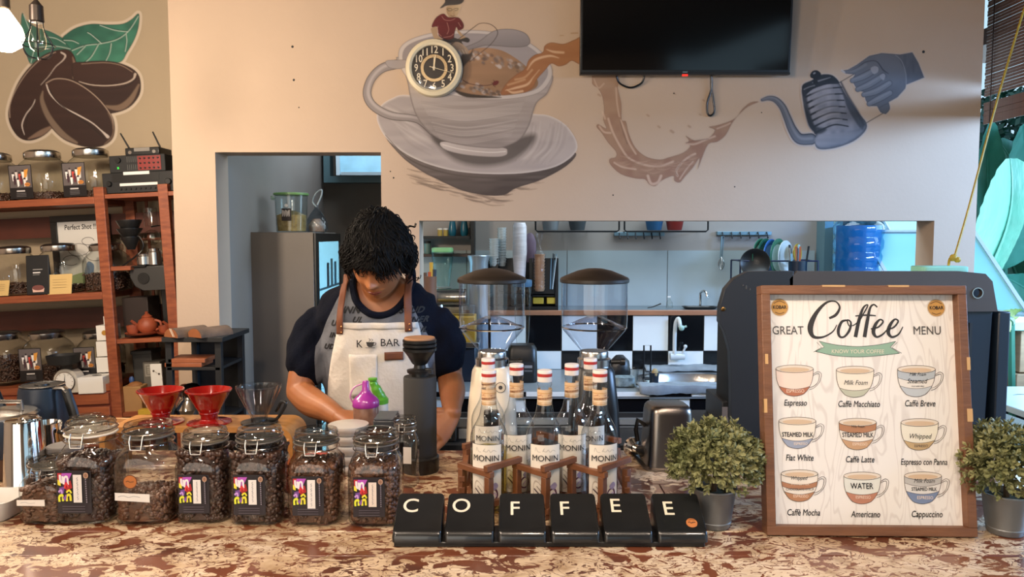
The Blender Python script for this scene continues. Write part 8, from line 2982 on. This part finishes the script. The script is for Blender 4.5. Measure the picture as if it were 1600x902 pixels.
def project(me, off):
    for v in me.vertices:
        y = hit(v.co.x, v.co.z, off)
        v.co.y = y if y is not None else -.09
    me.update()


def shirttext(s, u, v, size, rz=0.0):
    me = text_mesh(s, size, bold=.0012, shear=.45, space=1.1, res=2)
    bm = bmesh.new()
    bm.from_mesh(me)
    c = L(u, v, 2.24)
    bmesh.ops.subdivide_edges(bm, edges=[e for e in bm.edges if e.calc_length() > .02], cuts=2)
    for q in bm.verts:
        x, y = q.co.x, q.co.y
        q.co = Vector((c.x + x * cos(rz) - y * sin(rz), 0, c.z + x * sin(rz) + y * cos(rz)))
    bm.to_mesh(me)
    bm.free()
    project(me, .0018)
    me.materials.append(mat('black_lettering', '#17171a', .8))
    link('lettering', me, root)


for s_, u, v, z_ in (('INN', 545, 486, .028), ('UL', 556, 501, .024), ('R STUD', 633, 487, .026), ('NNER', 647, 502, .024), ('UL', 520, 507, .024), ('IN', 516, 526, .022), ('UL', 656, 518, .022), ('UD', 508, 545, .022)):
    shirttext(s_, u, v, z_)

# ---------------- apron
def sheet(name, rowsf, m, off, nx=36, ny=40, th=.003, fold=.0):
    vs, fs = [], []
    for j in range(ny + 1):
        t_ = j / ny
        xa, xb, z = rowsf(t_)
        for i in range(nx + 1):
            x = xa + (xb - xa) * i / nx
            y = hit(x, max(z, .83), off)
            if y is None:
                y = -.02
            y -= fold * (sin(i * .42 + j * .10) * .5 + .5) * min(1, t_ * 2)
            vs.append((x, y, z))
    w_ = nx + 1
    # smooth in y so the cloth bridges hollows
    ys = np.array([v[1] for v in vs]).reshape(ny + 1, w_)
    for _ in range(10):
        ys[1:-1, 1:-1] = np.minimum(ys[1:-1, 1:-1], (ys[:-2, 1:-1] + ys[2:, 1:-1] + ys[1:-1, :-2] + ys[1:-1, 2:]) / 4)
    vs = [(v[0], float(y), v[2]) for v, y in zip(vs, ys.ravel())]
    for j in range(ny):
        for i in range(nx):
            a = j * w_ + i
            fs.append((a, a + 1, a + 1 + w_, a + w_))
    me = MB().add(vs, fs).mesh(name, m)
    o = link(name, me, root)
    s_ = o.modifiers.new('t', 'SOLIDIFY')
    s_.thickness = th
    s_.offset = 1
    return o


zA = L(600, 506, 2.22).z
xa0, xb0 = L(528, 506, 2.22).x, L(649, 506, 2.22).x
zM = L(600, 610, 2.2).z
xa1, xb1 = L(505, 610, 2.22).x, L(668, 610, 2.22).x


def rows_(t_):
    z = zA + (.62 - zA) * t_
    k = max(0.0, min(1, (zA - z) / (zA - zM)))
    k = k ** .8
    return xa0 + (xa1 - xa0) * k, xb0 + (xb1 - xb0) * k, z


ap = sheet('apron', rows_, M_apron, .010, fold=.010)
sheet('apron_bib_hem', lambda t_: (xa0, xb0, zA - .018 * t_), M_apron, .0165, 30, 3, .002)
px0, px1, pz0, pz1 = L(541, 560, 2.2).x, L(586, 560, 2.2).x, L(560, 557, 2.2).z, L(560, 625, 2.2).z
sheet('apron_pocket', lambda t_: (px0, px1, pz0 + (pz1 - pz0) * t_), M_apron, .0225, 12, 12, .002)
for (ua, ub, v1) in ((526, 536, 505), (633, 644, 502)):
    # straps run from the bib over the shoulders
    x0_, x1_ = L(ua, 480, 2.25).x, L(ub, 480, 2.25).x
    zt2, zb2 = 1.435, L(600, 524 if ua < 600 else 520, 2.22).z
    sheet('leather_strap', lambda t_, x0_=x0_, x1_=x1_, zt2=zt2, zb2=zb2: (x0_ + .008 * (1 - t_) * (1 if x0_ < 0 + cx_ else -1), x1_ + .008 * (1 - t_) * (1 if x0_ < cx_ else -1), zt2 + (zb2 - zt2) * t_), M_lea, .0205, 4, 26, .0025)
    for dv in (0, 9):
        c = L((ua + ub) / 2, (512 if ua < 600 else 508) + dv, 2.22)
        y = hit(c.x, c.z, .0255)
        MB().at((c.x, y, c.z), (pi / 2, 0, 0)).lathe([(.0030, 0), (.0028, .0012), (.001, .0018)], 12).obj('rivet', mat('copper_rivet', '#c08a5a', .25, 1.0), root)
tx0, tx1, tz0, tz1 = L(598, 560, 2.2).x, L(627, 560, 2.2).x, L(600, 553, 2.2).z, L(600, 566, 2.2).z
sheet('leather_tag', lambda t_: (tx0, tx1, tz0 + (tz1 - tz0) * t_), M_lea, .0215, 8, 4, .0025)


def aprontext(s, u, v, size, sx=1.0):
    me = text_mesh(s, size, bold=.0002, res=2)
    c = L(u, v, 2.2)
    for q in me.vertices:
        q.co = Vector((c.x + q.co.x * sx, 0, c.z + q.co.y))
    project(me, .030)
    me.materials.append(M_ink)
    link('lettering', me, root)


aprontext('K', 559, 540, .031)
aprontext('BAR', 607, 538, .031, 1.0)
c = L(577, 539, 2.2)
p = Print(.0002)
p.poly([(-.012, .006), (.012, .006), (.009, -.005), (.004, -.009), (-.004, -.009), (-.009, -.005)], '#262321')
p.stroke([(.011, .004), (.017, .003), (.014, -.003), (.008, -.004)], .0018, '#262321')
p.stroke([(-.014, -.011), (.014, -.011)], .0014, '#262321')
p.stroke([(-.004, .008), (.001, .012), (-.004, .016)], .0018, '#262321').stroke([(.003, .008), (.008, .012), (.003, .015)], .0014, '#262321')
p.build('cup_logo', root, loc=(c.x, hit(c.x, c.z, .031) or -.1, c.z))

# ---------------- trousers and shoes
tr2 = MB()
tr2.loft([ring(cx_, .05, z, a, b_) for z, a, b_ in ((.74, .165, .115), (.80, .165, .115), (.92, .158, .11))])
for s_ in (-1, 1):
    limb(tr2, [Vector((cx_ + s_ * .085, .05, .80)), Vector((cx_ + s_ * .095, .04, .48)), Vector((cx_ + s_ * .10, .06, .09))], [.088, .066, .05], 18)
link('trousers', bake(tr2, 'trousers', .010, 2, [M_denim]), root)
for s_ in (-1, 1):
    MB().at((cx_ + s_ * .105, .0, 0)).loft([[(x * w_ * .045, y_ + .0, z) for x, z in ((-1, 0.0), (1, 0.0), (1, h_ * .6), (.5, h_), (-.5, h_), (-1, h_ * .6))] for y_, w_, h_ in ((.12, .8, .08), (.06, .95, .095), (-.04, 1.0, .07), (-.11, .9, .05), (-.14, .5, .03))]).obj('shoe', M_black, root)

# ---------------- hair: cap and wavy locks
hb = MB()
rings = []
for i in range(1, 20):
    rr_ = []
    for th in np.linspace(0, 2 * pi, 41)[:-1]:
        ph = pi * i / 19.5 * .70 * (1 - .42 * max(0, cos(th)) ** .5)
        rr_.append(tuple(HM @ Vector((sin(ph) * sin(th) * .090, -sin(ph) * cos(th) * .112 + .010, cos(ph) * .128 + .002))))
    rings.append(rr_)
hb.loft(rings, True, True)
rh = random.Random(17)
crown = Vector((.0, .03, .11))
for i in range(4000):
    th = rh.uniform(0, 2 * pi)
    ph = rh.uniform(.05, 1.75) if cos(th) < .35 else rh.uniform(.05, 1.15)
    d = Vector((sin(ph) * sin(th), -sin(ph) * cos(th), cos(ph)))
    p0 = Vector((d.x * .090, d.y * .110 + .010, d.z * .126))
    # flow: away from the crown, downwards along the head
    fl_ = (p0 - crown)
    fl_ = fl_ - d * fl_.dot(d)
    if fl_.length < .01:
        fl_ = Vector((rh.gauss(0, 1), rh.gauss(0, 1), 0))
    fl_.normalize()
    side = d.cross(fl_)
    fl_ = (fl_ + side * rh.gauss(0, .35)).normalized()
    Ln = rh.uniform(.030, .060)
    wn_ = sin(p0.x * 70 + 1.3) + sin(p0.z * 55 + p0.y * 40) + sin(p0.y * 62 - p0.x * 35)
    fs_ = wn_ * .0034 + rh.gauss(0, .0015)
    fl_ = (fl_ + side * wn_ * .25).normalized()
    pts, rad = [], []
    r0 = rh.uniform(.0008, .0018)
    lift = rh.uniform(.002, .008) + max(0, wn_) * .0045 + (rh.uniform(0, .010) if i % 9 == 0 else 0)
    for j in range(7):
        t_ = j / 6
        q = p0 + fl_ * Ln * t_
        # keep on the skull, curling a little outwards at the tip
        e = Vector((q.x / .092, (q.y - .010) / .112, q.z / .128))
        e = e / max(e.length, .2)
        q = Vector((e.x * .092, e.y * .112 + .010, e.z * .128)) + d * (lift * sin(pi * t_) + .008 * t_ * t_) + side * fs_ * sin(t_ * 5.0)
        pts.append(HM @ q)
        rad.append(r0 * (1 - .85 * t_ ** 2) * (.6 + .8 * min(1, t_ * 3)))
    hb.tube(pts, rad, 5)
# fringe falling over the brow, longer at the photo's right
for i in range(260):
    x0_ = rh.uniform(-.070, .080)
    z0_ = rh.uniform(.050, .085)
    y0_ = -.112 * sqrt(max(.05, 1 - (x0_ / .095) ** 2 - (z0_ / .14) ** 2))
    Ln = rh.uniform(.022, .036) + (.044 if x0_ > .008 else 0) * min(1, (x0_ - .008) / .02 if x0_ > .008 else 0)
    dx2 = rh.gauss(.004 if x0_ > 0 else -.008, .010)
    w_ = rh.uniform(.003, .007) * rh.choice((-1, 1))
    pts, rad = [], []
    for j in range(8):
        t_ = j / 7
        x = x0_ + dx2 * t_ + w_ * sin(t_ * 6)
        z = z0_ - Ln * t_
        y = y0_ - .012 * sin(pi * t_ * .8) - .004
        pts.append(HM @ Vector((x, y + .010 * t_, z)))
        rad.append(.0020 * (1 - .8 * t_ ** 2))
    hb.tube(pts, rad, 5)
# loose flyaway locks
for (u, v, a, b_, c_) in ((648, 435, 648, 430, 1), (602, 337, 618, 336, 1), (640, 356, 645, 364, 1), (571, 338, 562, 341, 1)):
    p0 = L(u, v, 2.24)
    for k in range(3):
        q0 = p0 + Vector((rh.gauss(0, .004), 0, rh.gauss(0, .004)))
        hb.tube(spline([q0 + Vector((-.018, .0, -.010)), q0 + Vector((-.004, 0, .002)), q0 + Vector((.010, 0, .0)), q0 + Vector((.014, 0, .010))], 4), .0012, 4)
hb.obj('hair', M_hair, root, ang=80)
# blue ring
c = wrL + Vector((.8, -.45, -.25)).normalized() * .105 + Vector((0, -.004, .0))
